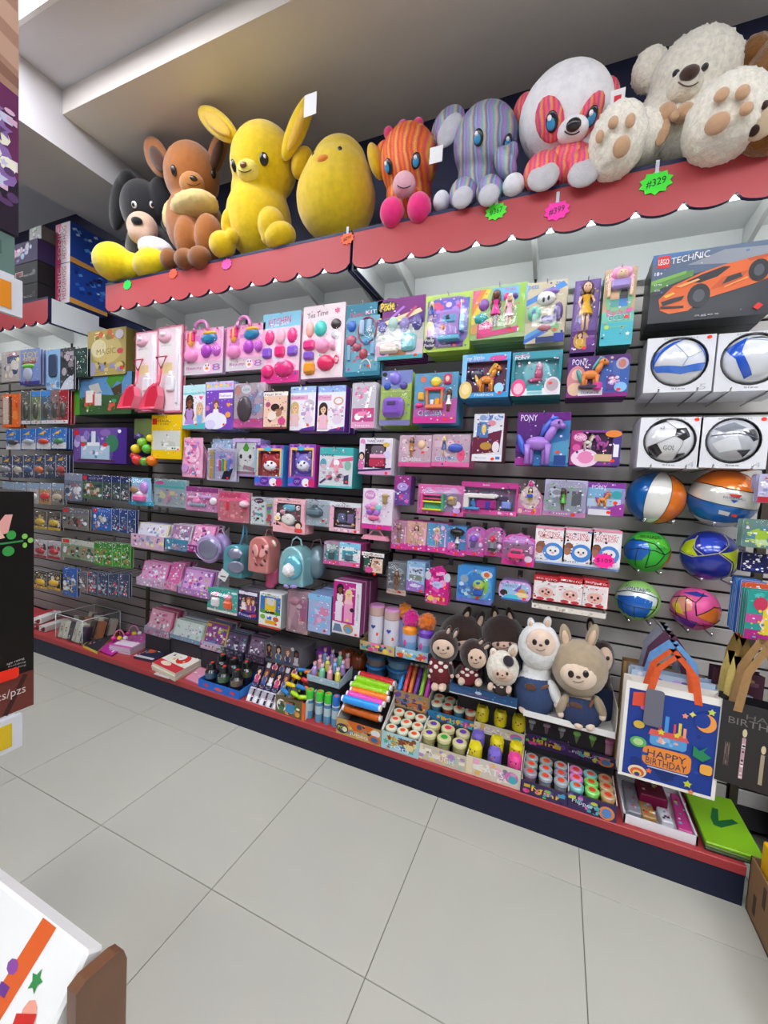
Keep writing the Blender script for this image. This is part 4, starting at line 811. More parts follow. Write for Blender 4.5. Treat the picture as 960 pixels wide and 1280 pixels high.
wall_ball(778, 663, 838.5, 715.5, 'green and blue shaded volleyball above the pale volleyball', 'ball', '3cb83c', [('p', '1a6ac8', [(-75, 10), (-50, 40), (-5, 38), (10, 10), (-10, -20), (-50, -25), (-72, -12)]), ('p', '62d03a', [(-50, 48), (0, 58), (50, 45), (70, 15), (55, 15), (30, 35), (-40, 36)]), ('p', 'e0802a', [(50, -45), (75, -10), (80, 20), (68, 10), (55, -20)]), ('l', BK, [(-60, 30), (-20, 36), (20, 28), (45, 0)], .002), ('l', BK, [(45, 0), (70, 10)], .002), ('l', BK, [(45, 0), (30, -30), (0, -45)], .002), ('l', BK, [(-60, 0), (-20, 12), (20, 10), (45, 0)], .0016), ('l', BK, [(-20, 12), (-30, -40)], .0016), ('l', BK, [(8, 10), (0, -45)], .0016), ('t', '0c2a18', 'MIKASADO', 8, 48, 80, 12), ('t', '14401c', 'POLO', 35, 16, 26, 7)], m='print')
wall_ball(848, 664, 925, 724.5, 'dark blue football with yellow pointed panels', 'ball', '1b2f9e', [('p', 'c8d81e', [(-62, 30), (-36, 44), (-34, 18), (-18, 0), (-45, 2), (-68, 8)]), ('p', 'c8d81e', [(20, 12), (45, 18), (66, 26), (62, 5), (58, -30), (46, -4)]), ('l', 'b8b088', [(-40, 50), (-30, 18), (-8, 4), (16, 12), (40, 32), (50, 60)], .002), ('l', 'b8b088', [(-66, 4), (-30, -2), (-8, 4)], .002), ('l', 'b8b088', [(16, 12), (44, -8), (54, -40)], .002), ('p', '2a48c8', [(-28, 44), (10, 50), (34, 36), (14, 16), (-6, 10)])])
wall_ball(767.5, 724.5, 825.5, 776, 'pale green and blue volleyball beside the rainbow volleyball', 'ball', '9ad070', [('p', 'e8f4ee', [(-70, 25), (-40, 48), (20, 50), (60, 25), (50, 0), (-60, 0)]), ('p', '1a6ac8', [(-60, 12), (0, 24), (40, 12), (30, -40), (-20, -45), (-55, -25)]), ('l', BK, [(-72, 18), (-30, 34), (20, 34), (62, 20)], .002), ('l', BK, [(62, 20), (50, -10), (30, -45)], .002), ('l', BK, [(-62, 0), (-10, -8), (50, -10)], .0016), ('l', BK, [(-40, -4), (-40, -40)], .0016), ('l', BK, [(-5, -8), (-5, -50)], .0016), ('t', '14202a', 'TEMATARIO', -4, 42, 86, 11)], m='print')
wall_ball(837, 734.5, 900, 787, 'rainbow volleyball in pink, orange and purple', 'ball', 'e8589a', [('p', '3a4aa8', [(-50, 50), (0, 65), (45, 50), (0, 46)]), ('p', 'f4a08a', [(-70, 10), (-45, 40), (-10, 40), (-5, 5), (-40, -10)]), ('p', 'f07a1e', [(5, -5), (50, 25), (75, 0), (60, -25), (20, -15)]), ('p', '8a3ab8', [(-65, -25), (-30, -20), (10, -25), (0, -55), (-40, -50)]), ('p', 'f0c83a', [(-60, 10), (-40, 18), (-20, -12), (-45, -10)]), ('p', 'd8307a', [(20, -25), (60, -30), (40, -55)]), ('l', BK, [(-75, 25), (-30, 40), (0, 28), (30, 60)], .0022), ('l', BK, [(0, 28), (5, -6)], .0022), ('l', BK, [(5, -6), (45, 20), (75, 18)], .0022), ('l', BK, [(-75, -12), (-30, -20), (10, -32), (45, -35), (75, -15)], .002), ('l', BK, [(-50, 38), (-44, -16)], .0018), ('l', BK, [(-25, 38), (-15, -22)], .0018)], m='print')
# ---- second row
K = pack
K('craft_box', 'white doll friends craft pack with pastel header', 'craft set', 229.5, 482, 256.5, 536, 'r 0 0 1 1 eeeaf0;r 0 .82 1 .18 bfe4e8;r 0 .78 1 .05 8fd0d8;f .3 .78 .5 b88ad0 3a2018 c;f .75 .6 .42 80b0e0 d8b090 a;p 50b8c0 0 0 1 0 1 .14 0 .08;h .8 .7 .06 f070a0;x .62 .1', 'e8e4ee', kind='box', d=.02, n=6, Y=.1)
K('craft_box', 'purple dress-up craft pack with pencils across the top', 'craft set', 257.5, 478, 290.5, 536.5, 'r 0 0 1 1 7a48b8;r 0 .82 1 .18 c8c0ee;k .02 .86 .96 .12 18 f090c0,80c0f0,a0e0b0,f0d070,c090f0 .05;r .5 .64 .48 .12 f6eef6;t .72 .7 .4 .05 9050b0 Fashion;f .4 .62 .3 f0ecf4 8a5030 a;e .4 .18 .4 .18 ece6f4;e .2 .1 .2 .1 d8d0ee;h .85 .5 .06 f0a040;e .84 .3 .1 .06 e8a050;e .1 .45 .08 .06 d07ac0;x .7 .1', '6a3aa8', kind='box', d=.02, n=6, Y=.1, side='a8b8e0')
K('doll_bag', 'clear toy doll pack with grey figure and pink base', 'doll set', 293.5, 480, 330, 534, 'r 0 0 1 1 cbb4bc;r 0 0 1 .2 d85aa0;k .4 .2 .6 .8 20 c8d4e8,b8b0d0,e0a8c0,8ab0d8,a090b0 .09;e .4 .86 .16 .1 eeeaf0;t .4 .86 .2 .06 8a8a9a cute;e .12 .84 .1 .12 d89a8a;E .36 .42 .24 .3 5d4f55 .022 figure;x .7 .14;W .02 .05 .96 .92 .035 clear_grey', 'c4a8b4', n=3, Y=.1)
K('nail_kit_box', 'black and peach press-on nail kit box with pink tab', 'craft set', 330, 489, 358.5, 536, 'r 0 0 1 1 241c20;r .02 .02 .96 .95 eec6ae;r 0 .86 1 .1 f2ece6;t .4 .9 .7 .06 7a4a58 Nail Kit;e .2 .64 .1 .07 b04a7a;p 6a4038 .2 .24 .8 .6 .86 .52 .3 .16;e .5 .56 .18 .1 3a2420;e .62 .42 .16 .1 b07a60;e .38 .34 .18 .12 f0dcd0;e .78 .2 .15 .1 d84a88;r 0 0 1 .05 8a3a3a', 'f0c8b0', kind='box', d=.06, side='1a1618', n=2, Y=.08)
K('craft_box', 'white bracelet craft pack with blonde girl on front', 'craft set', 364, 484, 393, 538, 'r 0 0 1 1 f2ecf2;r 0 .86 1 .14 a8c8ec;k .02 .9 .96 .1 16 f090c0,80d0e0,c0a0f0,90b0f0,f0f0f8 .05;r 0 .8 1 .06 e8eef4;r 0 .7 .7 .1 f0b0d4;t .3 .75 .5 .05 a04a80 Charm;k .4 .2 .58 .5 18 d8a8c8,f4d0e4,b8a0c8,ffffff .07;e .76 .6 .2 .1 cfc0d4;e .74 .25 .18 .1 e8d4e4;f .2 .66 .42 eac0c8 d8b070 a;p 5a2a90 .4 0 1 0 1 .1 .5 .04;x .74 .12', 'f0eaf2', kind='box', d=.028, side='6a2a98', n=4, Y=.1, group='bracelet craft packs')
K('craft_box', 'white bracelet craft pack with dark haired girl on front', 'craft set', 398.5, 483, 430, 539, 'r 0 0 1 1 f2ecf2;r 0 .86 1 .14 98b8ec;k .02 .9 .96 .1 16 90c0f0,80d0e0,a0a0f0,90b0f0,f0f0f8 .05;r 0 .8 1 .06 e8eef4;r 0 .68 .5 .12 f0b0d4;t .25 .75 .4 .05 a04a80 Charm;k .4 .2 .58 .4 18 d8a8c8,f4d0e4,b8a0c8,ffffff .07;e .76 .66 .18 .09 d8a890;e .76 .66 .13 .06 f0ecf0;e .74 .25 .18 .1 e8d4e4;f .22 .64 .44 f0b8d0 3a2420 a;p 5a2a90 .4 0 1 0 1 .1 .5 .04;x .8 .06', 'f0eaf2', kind='box', d=.028, side='6a2a98', n=4, Y=.1, group='bracelet craft packs')
r = K('sticker_bag', 'shiny silver and pink gift pouch with loop handle', 'craft set', 441, 479, 468, 535, 'r .02 0 .96 1 c9c4cc;k .1 .5 .6 .45 12 e070a8,ffffff,b8b4bc,f0a0c8 .1;p ffffff .45 .2 .75 .9 .85 .9 .6 .2;r .05 .14 .9 .3 c84a88;k .08 .16 .8 .26 14 f090b8,ffffff,d060a0 .1;h .7 .38 .06 e83a4a;r .02 0 .96 .13 e8a0c8;t .5 .06 .6 .04 fff hearts', 'cfcad2', n=6, gap=.014, Y=.1)
mb = MB(); mb.tube([(.03*math.cos(a), -.003, .30+.05*math.sin(a)) for a in [math.pi*i/8 for i in range(9)]], .0035, 'e8dfe8', 6); part('cord_handle', mb, 'fabric', r)
K('toy_camera_card', 'green and lilac card with purple toy cube', 'toy set', 478, 464.5, 512, 531.5, 'r 0 0 1 1 9cb850;r 0 .62 1 .38 7a86c4;p a8c05a 0 .62 1 .62 1 .78 .5 .66 0 .74;r 0 0 1 .1 8a86b8;E .45 .86 .18 .12 8a78d8 .016;E .2 .72 .12 .07 3a5ac0 .016;E .74 .72 .13 .07 5a4aa0 .016;l .05 .62 .95 .62 .014 c8d890;B .12 .14 .68 .36 8a5ac8 .04 toy_cube;B .3 .34 .3 .08 5a4878 .044 screen;e .1 .94 .08 .04 222;x .5 .24;W .05 .06 .9 .54 .05', '92b048', n=4, gap=.035, Y=.1)
K('doll_card', 'blue and pink doll pack with market stall and two girls', 'doll set', 519.5, 467.5, 569.5, 528.5, 'r 0 0 1 1 5a9ac0;p c05aa8 0 0 1 0 1 .5 .4 .36 0 .3;r 0 .0 1 .12 d83a98;e .2 .88 .07 .06 e07a5a;E .5 .82 .12 .1 f0d83a .012;B .68 .76 .18 .2 d03a6a .012;E .77 .86 .06 .07 f2d8c0 .016;B .26 .64 .46 .06 ee4a5a .02 awning;B .3 .3 .05 .36 e8884a .018 stall_post;B .64 .3 .05 .36 e8884a .018 stall_post;B .3 .28 .4 .08 ee8a5a .02 counter;B .4 .36 .08 .1 f4ecec .016;B .5 .34 .12 .14 f0a83a .016;B .1 .46 .14 .16 f0b840 .014;E .14 .36 .1 .05 f02a86 .014;G .82 .22 .44 f4ece4 4a2a20 c;t .4 .2 .56 .1 d0f0f8 CHELSEA;t .4 .2 .53 .08 2a6a98 CHELSEA;x .76 .07;h .44 .08 .02 fff;W .03 .12 .94 .84 .04', '5a98c0', n=4, gap=.035, Y=.1, side='3a8ac0')
K('toy_horse_box', 'blue window box with orange toy horse', 'toy box', 579, 444, 635, 496, 'r 0 .84 1 .16 5ab0e0;t .26 .9 .4 .12 f4f0ff my little;t .26 .86 .4 .07 c8a8f0 PONY;e .75 .88 .18 .06 d84a9a;r 0 0 .1 1 8ac8ec;r 0 0 1 .1 3a9ad8;t .5 .06 .4 .05 fff FRIENDS;e .1 .18 .14 .2 e8c878;e .1 .2 .09 .12 f4dca0;e .8 .2 .1 .12 a8d8f4;x .82 .1;P .52 .14 .62 e08a2a e8c050 1;E .28 .55 .16 .16 3a3050 .012', '4a9ed8', kind='win', d=.06, win=(.1, .12, .84, .7), inner='6a3a58', n=2, Y=.09, hk=False)
K('toy_horse_box', 'teal window box with pink mermaid toy', 'toy box', 641.5, 441, 699.5, 493, 'r 0 .84 1 .16 3a98a8;t .2 .9 .3 .14 e8a8c8 my little;t .2 .86 .3 .08 fff PONY;r 0 0 1 .16 e8ecec;e .16 .18 .15 .2 f0508a;e .16 .16 .1 .13 f8c0d4;e .84 .2 .16 .2 e8dce4;e .84 .22 .12 .14 b8a8b0;r .34 .1 .3 .12 3aa0b0;x .8 .26;r .35 .02 .3 .06 8ad0d8;E .5 .52 .3 .34 7cc4cc .006 backdrop;E .56 .66 .08 .1 d8a0b8 .03 head;E .55 .5 .09 .16 c0507a .028 body;E .48 .36 .16 .06 b84a78 .024 tail', '2a8a98', kind='win', d=.06, win=(.06, .17, .88, .66), inner='5aa4ae', n=2, Y=.09, hk=False)
K('toy_horse_box', 'violet box with orange toy horse on a scooter', 'toy box', 711, 447, 784, 495, 'r 0 0 1 1 5a2a78;p 3a60b0 .5 .1 1 .1 1 .8 .6 .9;r 0 0 1 .1 8a2a80;t .2 .86 .26 .14 f0e8ff/-.03 PONY;e .16 .42 .16 .36 d88a90;e .16 .56 .09 .14 f0c0b0;e .14 .2 .12 .16 e8c0a0;r .2 .04 .4 .14 f2ecf4;t .4 .1 .3 .04 6a3a8a SUNNY;e .74 .34 .1 .2 5a3a90;k .66 .26 .2 .24 12 f0f0f8,d0a0e0,f0c0d0 .04;e .88 .78 .1 .14 b8b0c8;e .88 .78 .06 .1 c87a6a;e .88 .22 .1 .12 8ac0ee;x .85 .16;P .38 .2 .72 e8883a 3aa0a0 1;B .2 .2 .3 .06 3a2a48 .03 scooter;B .44 .14 .14 .2 d0309a .028;W .22 .16 .62 .78 .055', '5a2870', kind='box', d=.05, side='3a1a48', n=1, Y=.1, hk=False)
# ---- third row
r = K('sticker_craft_card', 'pink mirror shaped sticker craft pack', 'craft set', 228, 547, 253, 597, 'r .1 0 .9 1 eaa8c8;k .1 .3 .8 .65 26 f06aa0,e8c0e0,a88ad0,f8e0ec,d84a88 .07;e .5 .62 .42 .3 e088b8;e .5 .62 .34 .25 f4c8dc;k .25 .44 .5 .4 14 d86aa8,a070c0,f0a0c8 .07;k .05 .02 .9 .24 16 8ab0a0,e06aa8,f0d0e0,6a8ab0 .08;x .7 .04;E .5 .84 .1 .06 f080b0 .01', 'ec98c0', n=3, Y=.1, shape='drop')
mb = MB(); mb.lathe([(.028, -.004), (.03, 0), (.028, .006)], (-.055, -.006, .055), 'c890cc', 16, axis='y'); part('round_compact', mb, 'plastic', r)
r = K('notebook_set', 'spiral notebook with coloured pencils and lilac pouch', 'notebook', 260, 560, 295, 602, 'r 0 0 1 1 c4bcd4;r .08 .05 .14 .9 d8a850;r .22 .05 .06 .9 7a90c8;r .3 .3 .6 .6 b8a8d8;k .3 .3 .6 .6 18 f0c0e0,8a7ac0,90c0d8,e8e0f0 .08;B .42 .3 .06 .34 e05a90 .01 pencil;B .52 .3 .06 .38 50b070 .01 pencil;B .62 .3 .06 .34 f0b030 .01 pencil;B .72 .3 .06 .36 5a8ae0 .01 pencil;p 2c2440 .5 .05 .8 .05 .9 .4 .6 .3;x .72 .1;W .03 .02 .94 .95 .02 clear_grey', 'bcb4d0', n=1, Y=.08)
mb = MB()
for i in range(14): mb.tube([(-.075+.006*math.cos(a), .006*math.sin(a), .012+i*.0155) for a in [2*math.pi*k/8 for k in range(8)]], .0012, 'd8d8de', 4, True)
part('spiral_wire', mb, 'steel', r)
K('pencil_case', 'pale blue soft pencil case behind the spiral notebook', 'pencil case', 262, 548, 292, 566, 'r .1 .1 .8 .5 a8c8e0;k .1 .2 .8 .6 10 d0e0f0,e0c0e0,90b0d0 .12', 'a0b8d8', kind='bag', d=.05, n=0, Y=.14)
K('craft_box', 'lilac sewing craft pack with white unicorn face and cactus', 'craft set', 291.5, 548, 324, 596, 'r 0 0 1 1 c4a8d8;r .1 .06 .8 .84 54606a;r .14 .1 .72 .78 d8d8d4;e .5 .5 .3 .26 ece8e4;p 5aa83a .38 .74 .5 .9 .62 .74 .56 .66 .44 .66;e .32 .52 .05 .06 3a3236;e .66 .52 .05 .06 3a3236;e .5 .42 .04 .02 c06a7a;p b08a9a .4 .2 .8 .12 .84 .22 .44 .3;r .1 .06 .8 .06 a87888;x .82 .08;W .1 .06 .8 .84 .03 clear_grey', 'b898d0', kind='box', d=.03, n=2, Y=.1)
def pet_case(x0, y0, x1, y1, lab, body, face, col, side):
    K('plush_case_box', lab, 'toy box', x0, y0, x1, y1, 'r 0 .9 1 .1 8a4ab0;k .02 .9 .96 .1 10 b07ad0,d0a0e0,6a2a90 .06;r .06 .25 .05 .66 f0c078;r .89 .25 .05 .66 f0c078;r .06 .86 .88 .06 f0c078;e .45 .9 .14 .05 4ab8d8;r 0 0 1 .22 8a5ac0;p 3a6ac8 0 .06 .5 .12 .3 .2 0 .2;e .36 .12 .16 .1 5a2a90;t .36 .12 .2 .06 d8b0f0 CRY;e .68 .1 .14 .1 eeeaf0;e .9 .1 .12 .1 d02a6a;x .72 .05;E .5 .56 .36 .24 %s .02 plush_body;E .5 .5 .26 .14 %s .034 face;E .4 .56 .04 .04 223 .038 eye;E .6 .56 .04 .04 223 .038 eye;E .5 .5 .04 .025 333 .042 nose;E .28 .74 .1 .09 %s .02 ear;E .72 .74 .1 .09 %s .02 ear' % (body, face, body, body), col, kind='win', d=.08, win=(.11, .24, .78, .62), inner='a85a5a' if body[0] == 'b' else '7a5ab0', side=side, n=1, Y=.07)
pet_case(320, 556, 352.5, 608.5, 'blue and violet window box with red plush cat purse', 'b8323a', 'f0ecf0', '6ab4e0', '3a8ad8')
pet_case(362, 555, 392.5, 609.5, 'magenta window box with lilac plush dog purse', '8a78d0', 'e8e4f0', 'b04ab0', 'b02a8a')
K('craft_box', 'teal bracelet making box with pink angel charm', 'craft set', 400.5, 559, 439.5, 611, 'r 0 0 1 1 6ac4c4;r .0 .0 1 .8 d6d8dc;r 0 .8 1 .2 48b0b0;t .24 .8 .4 .08 2a2a3a/.02 Wing;p e0608a .5 .7 1 .78 1 .68 .5 .64;p e88aa0 .3 .5 .42 .76 .46 .5;p e88aa0 .74 .5 .62 .76 .58 .5;e .52 .62 .09 .08 f4f0f0;e .52 .48 .08 .1 e8a8b8;e .12 .6 .1 .12 5a9ab0;r .06 .48 .14 .1 d8b0c0;e .86 .56 .1 .12 8ab8a8;k .1 .1 .8 .4 20 d06a90,4a4a5a,e8e4e8,90b0b0,c8a0b0 .06;p 5a3a70 .06 .08 .3 .24 .26 .28 .02 .12;p 404a6a .76 .1 .9 .1 .9 .34 .76 .3;r 0 0 1 .05 48b0b0;x .84 .16', '4ab0b4', kind='box', d=.06, side='3aa0a4', n=1, Y=.08)
mb = MB(); q = COL.objects[-1]
K('makeup_box', 'white and pink vanity makeup set box with dark window', 'toy set', 450, 547.5, 488.5, 594, 'r 0 .86 1 .14 ece4ee;t .5 .92 .5 .06 4a3a5a NAIL ART;e .1 .9 .08 .07 d88ac0;e .08 .5 .1 .12 2a2026;e .08 .48 .06 .08 e8c0a8;e .08 .26 .1 .14 d86aa8;r 0 0 1 .14 d8a0cc;p 3a2a5a 0 .12 1 .2 1 .14 0 .06;e .86 .55 .12 .1 d8d0ec;e .82 .82 .09 .06 e0b850;r .34 .46 .46 .1 f4a8cc;x .86 .05;B .3 .2 .5 .26 c03a58 .01 drawer;B .36 .5 .4 .3 7a6a78 .008 mirror', 'e8dcec', kind='win', d=.026, win=(.18, .18, .64, .66), inner='3a2c34', n=6, Y=.08, side='e8e4ec')
K('doll_card', 'cut-corner doll pack lettered with girl in mustard top', 'doll set', 500, 544, 538, 584, 'r 0 0 1 1 c8a8b8;k .05 .3 .9 .6 10 d8b8c8,b898b0,e8d0d8 .12;r 0 0 1 .14 e05a9a;G .4 .3 .62 b87a2a 4a2a1a b;E .7 .7 .12 .14 f0c8a0 .014;t .4 .24 .6 .14 f0f0f8/.03 Chelsea;x .74 .46;W .03 .1 .94 .85 .05', 'd87aa8', n=3, gap=.03, Y=.1, shape='cut', side='f08ac0')
K('doll_card', 'cut-corner doll pack lettered with girl in blue skirt', 'doll set', 541.5, 543, 586, 584, 'r 0 0 1 1 c4a8b8;k .05 .3 .9 .6 10 d8b8c8,b898b0,e8d0d8 .12;r 0 0 1 .14 e86aa8;G .32 .34 .6 3a4a8a e8c880 d;E .62 .58 .2 .14 3a5ac0 .02 skirt;t .42 .26 .64 .14 f0f0f8/.03 Chelsea;t .42 .26 .6 .12 3a8ac0/.03 Chelsea;x .78 .38 f03a6a;e .78 .36 .1 .2 f05a88;W .03 .1 .94 .85 .05', 'e88ab8', n=5, gap=.024, Y=.1, shape='cut', side='f29ac8')
K('doll_house_box', 'white and wine red castle doll box with tall side', 'doll box', 593.5, 517.5, 626.5, 577, 'r 0 0 1 1 dcdce4;p 6a1a3a 0 .14 .9 .2 .95 .66 0 .5;p 4a78b0 .1 .5 .5 .5 .5 .82 .12 .84;e .35 .68 .08 .1 e8c060;e .6 .8 .14 .06 d88a9a;k .0 .84 1 .16 12 8aa0d0,c8d0e8,5a78b8 .1;e .45 .32 .2 .08 b88a3a;e .78 .3 .12 .12 e8dce4;r 0 0 1 .14 eceaf0;t .3 .07 .4 .03 6a6a7a Snow;x .7 .05;r .8 .04 .14 .06 4a7ac0', 'd4d4e0', kind='box', d=.13, side='7a2a48', n=0, Y=.08)
r = K('toy_horse_card', 'large lilac toy horse with blue mane on a card', 'toy horse', 648, 516, 709, 583, 'r 0 0 1 1 5a2078;p 3a7ab8 .3 0 1 0 1 .85 .5 .78;p 58a0c8 .5 .1 1 .06 1 .5 .6 .4;r 0 .86 1 .14 6a1a80;t .22 .9 .32 .12 f0e8ff PONY;r 0 .0 .3 .14 b03aa0;e .1 .34 .1 .1 7a3aa8;x .8 .26;p 2a4a90 .74 .02 .96 .02 .96 .2 .74 .2;P .42 .02 .86 a878d0 4a6ad8 1', '5a2078', n=1, Y=.12, gap=.05)
K('toy_horse_box', 'violet window box with two small toy horses', 'toy box', 715, 538, 774, 582.5, 'r 0 0 .24 1 a8307a;r .84 0 .16 1 4a3a88;e .18 .8 .14 .12 e890c0;t .18 .8 .2 .1 fff PONY;e .12 .5 .08 .1 d85a9a;e .3 .2 .28 .26 f0d0e4;e .32 .22 .16 .18 e888b8;e .84 .9 .16 .1 e8883a;r .86 .25 .1 .35 eee8f0;r .5 .12 .34 .2 d8b890;x .86 .14;P .34 .48 .4 e8e0d8 b88a3a 1;P .62 .44 .42 a8409a d060b0 -1', '7a3a90', kind='win', d=.04, win=(.22, .14, .62, .8), inner='4a2a50', n=1, Y=.11, hk=False)
# ---- fourth row
r = K('play_food_box', 'pale blue wedge box with pink play food tray', 'toy set', 160.5, 596, 192, 633, 'r 0 0 1 .14 3aa8c8;k .08 .2 .84 .7 16 c8d8ec,f0f4fa,a0c0e0 .12;E .25 .55 .16 .12 a07a5a .02;E .65 .65 .14 .22 c890d8 .024;E .5 .4 .16 .1 f4e4ec .02;B .3 .16 .42 .2 f06aa8 .03 tray;W .05 .14 .9 .8 .05', '88c0e4', n=0, Y=.1, shape='trap')
K('zip_pouch', 'clear teal trimmed zip pouch of stationery', 'pouch', 193, 598, 232, 635, 'r .02 .74 .96 .22 7cb4b8;r .02 .68 .96 .07 50b8b4;e .18 .86 .14 .07 d85a98;r .06 .12 .18 .48 b8c4c8;k .06 .06 .9 .6 18 c890a8,d8b8c0,8a98a8,e0d0a0,a05a78 .09;p d8a0b8 .3 .1 .5 .6 .58 .56 .4 .06;W .0 .0 1 1 .03 clear_grey', 'a8b8bc', n=1, Y=.1)
K('hair_clip_card', 'pink and violet card of many hair clips', 'hair clips', 233, 608, 272.5, 641, 'r 0 0 1 1 c888b0;r 0 .8 1 .2 8a3a78;k .02 .1 .96 .72 30 e8c0d8,d05a90,8a5aa0,f0e4ec,90a0b8,b84a80 .08;B .1 .5 .3 .1 e8a8c8 .012 clip;B .5 .56 .3 .1 c8a0d8 .012 clip;B .14 .2 .5 .12 8aa0b0 .012 clip;E .34 .42 .12 .14 e890c0 .014 clip;E .86 .46 .1 .16 f0eaf0 .016 pompom;W .03 .04 .94 .78 .02', 'c07aa8', n=2, Y=.1)
K('zip_pouch', 'pink glitter zip pouch with bow and pompom', 'pouch', 273.5, 613, 311, 654.5, 'r .02 .8 .96 .18 c85a7a;l 0 .7 1 .78 .08 f088a8;k .02 .04 .96 .6 34 d8a0a0,b88a80,e8c0b0,a07a70,d06a78 .06;r .26 .36 .1 .3 d84a4a;e .85 .86 .14 .1 d86a9a;E .86 .62 .14 .12 f2dce4 .025 pompom;W .0 .0 1 .96 .02 clear_pink', 'c08a8c', n=1, Y=.1)
K('pen_set', 'white sticker set with coloured pens down one side', 'craft set', 314.5, 621, 341, 658, 'r 0 0 1 1 c8ccd0;r 0 .04 .66 .82 eef0ee;k .04 .1 .58 .66 20 3a3a40,5ab0b0,d08a9a,6a9a8a .05;e .35 .88 .22 .09 5a2a4a;t .35 .88 .3 .05 fff pens;k .7 .04 .26 .8 20 5a6a9a,d85a6a,6ab08a,e8b040,8a6ab0 .07;x .9 .06;W 0 0 1 1 .012 clear_grey', 'c4c8d0', n=3, Y=.1)
K('makeup_box', 'pink makeup box with bear shaped window and flowers', 'toy set', 342.5, 622, 380.5, 668.5, 'r 0 .88 1 .12 f0bcc4;t .5 .93 .7 .05 8a3a4a Beauty;e .16 .52 .06 .05 f8f0f0;e .14 .42 .1 .08 f0e8c0;e .16 .4 .04 .03 f0a030;e .8 .26 .12 .12 3a2826;e .8 .22 .08 .09 f0c8b0;r .7 .04 .22 .12 d84a4a;p f0a8a0 .1 .3 .5 .08 .7 .1 .3 .3;x .9 .1;E .46 .74 .2 .12 6ab0c8 .012 powder;E .44 .38 .22 .18 d8d4d0 .014 palette;E .26 .6 .08 .07 d890a8 .012;E .74 .74 .06 .08 f0e0e4 .012', 'f0b4bc', kind='win', d=.03, win=(.1, .2, .76, .66), inner='6a5a60', n=2, Y=.09)
K('nail_kit_box', 'silver mint nail case pack with bear lid', 'craft set', 382, 623.5, 412, 659, 'r 0 0 1 1 b8c0c8;k 0 .02 1 .2 14 c8d8b8,d8c8e0,a8c8d0 .12;r 0 .84 1 .16 c8d0d8;E .4 .52 .34 .22 5a6a74 .02 case;E .4 .72 .12 .1 5a6a74 .018;B .14 .42 .5 .18 7a909a .026 lid;x .74 .22;W .02 .02 .96 .96 .03 clear_grey', 'b4bcc8', n=2, Y=.1)
K('makeup_box', 'pink and silver vanity box with shaped dark window', 'toy set', 413, 627, 449.5, 667.5, 'r 0 .86 1 .14 dce0e4;t .4 .9 .5 .05 6a6a7a glam;k .0 .0 1 .12 12 f0c0d0,d890a8,f4e0e8 .08;r 0 .12 .12 .7 f0b4c4;e .9 .7 .05 .06 d890b8;x .86 .06;B .24 .32 .24 .3 5a6a90 .014 bottle;B .56 .3 .2 .32 7a6a98 .014 bottle;E .5 .2 .3 .05 8a7a88 .012;E .74 .26 .05 .04 f0b84a .014', 'e4b4c4', kind='win', d=.04, win=(.14, .14, .72, .7), inner='4a4046', n=1, Y=.09)
K('makeup_card', 'white card with pink flower makeup palette', 'toy set', 454.5, 610, 489, 663.5, 'r 0 0 1 1 ecdcea;r 0 0 1 .12 d83a9a;e .24 .84 .18 .12 d890cc;t .24 .84 .24 .08 fff Petal;k .06 .15 .8 .5 18 e8c0e0,f4e4f2,d0a0d0 .08;E .38 .62 .13 .08 e8a8d0 .014 petal;E .22 .54 .12 .08 d88ac8 .014 petal;E .54 .54 .12 .08 8ad0d0 .014 petal;E .26 .42 .12 .08 a05ac0 .014 petal;E .5 .42 .12 .08 b87ad8 .014 petal;E .38 .51 .09 .06 f090a0 .018 petal;E .4 .28 .2 .07 e86aa0 .014;B .68 .64 .14 .22 a08a5a .014;E .75 .84 .12 .05 b89860 .016;x .6 .05;W .04 .12 .92 .8 .022', 'e8d4e6', n=7, gap=.018, Y=.08, side='e8dce8')
K('doll_box', 'small violet and blue surprise doll box', 'doll box', 494, 594, 512, 632, 'r 0 0 1 1 6a4a9a;p 9a3a8a 0 .5 1 .6 1 1 0 1;e .5 .62 .34 .14 b8a0e0;t .5 .62 .4 .06 3a1a5a WOW;e .5 .28 .18 .1 f03a6a;k 0 0 1 .5 10 8a5ab0,e070b0,4a5ab0 .14', '6a4a98', kind='box', d=.07, side='5a3a78', n=0, Y=.1)
K('play_house_box', 'magenta arched pack with yellow doll pool house', 'doll set', 523.5, 604.5, 578.5, 646, 'r 0 0 1 1 d868a8;r .04 .14 .92 .6 8a7a9a;p c8a8d0 .05 .7 .95 .74 .8 .92 .2 .9;t .5 .86 .4 .12 f040a0/.02 Barbie;B .1 .5 .5 .05 e03a7a .02 roof;B .16 .62 .4 .06 f04a9a .022;B .14 .14 .42 .06 d8d83a .03 floor;B .12 .4 .46 .05 e8e040 .026 floor;B .16 .46 .4 .22 3a88a8 .008;B .14 .18 .42 .22 4ab088 .008;B .1 .14 .05 .56 f04a9a .03;B .55 .14 .05 .56 48a878 .03;p f03a8a .2 .48 .28 .48 .5 .2 .42 .2;B .66 .34 .2 .3 a08878 .014;E .74 .56 .06 .08 e0b04a .02;e .86 .36 .09 .12 f0e0f0;e .86 .18 .08 .09 c8a0e0;x .84 .06;W .04 .12 .92 .7 .07', 'd8509c', n=1, gap=.08, Y=.08, shape='arch')
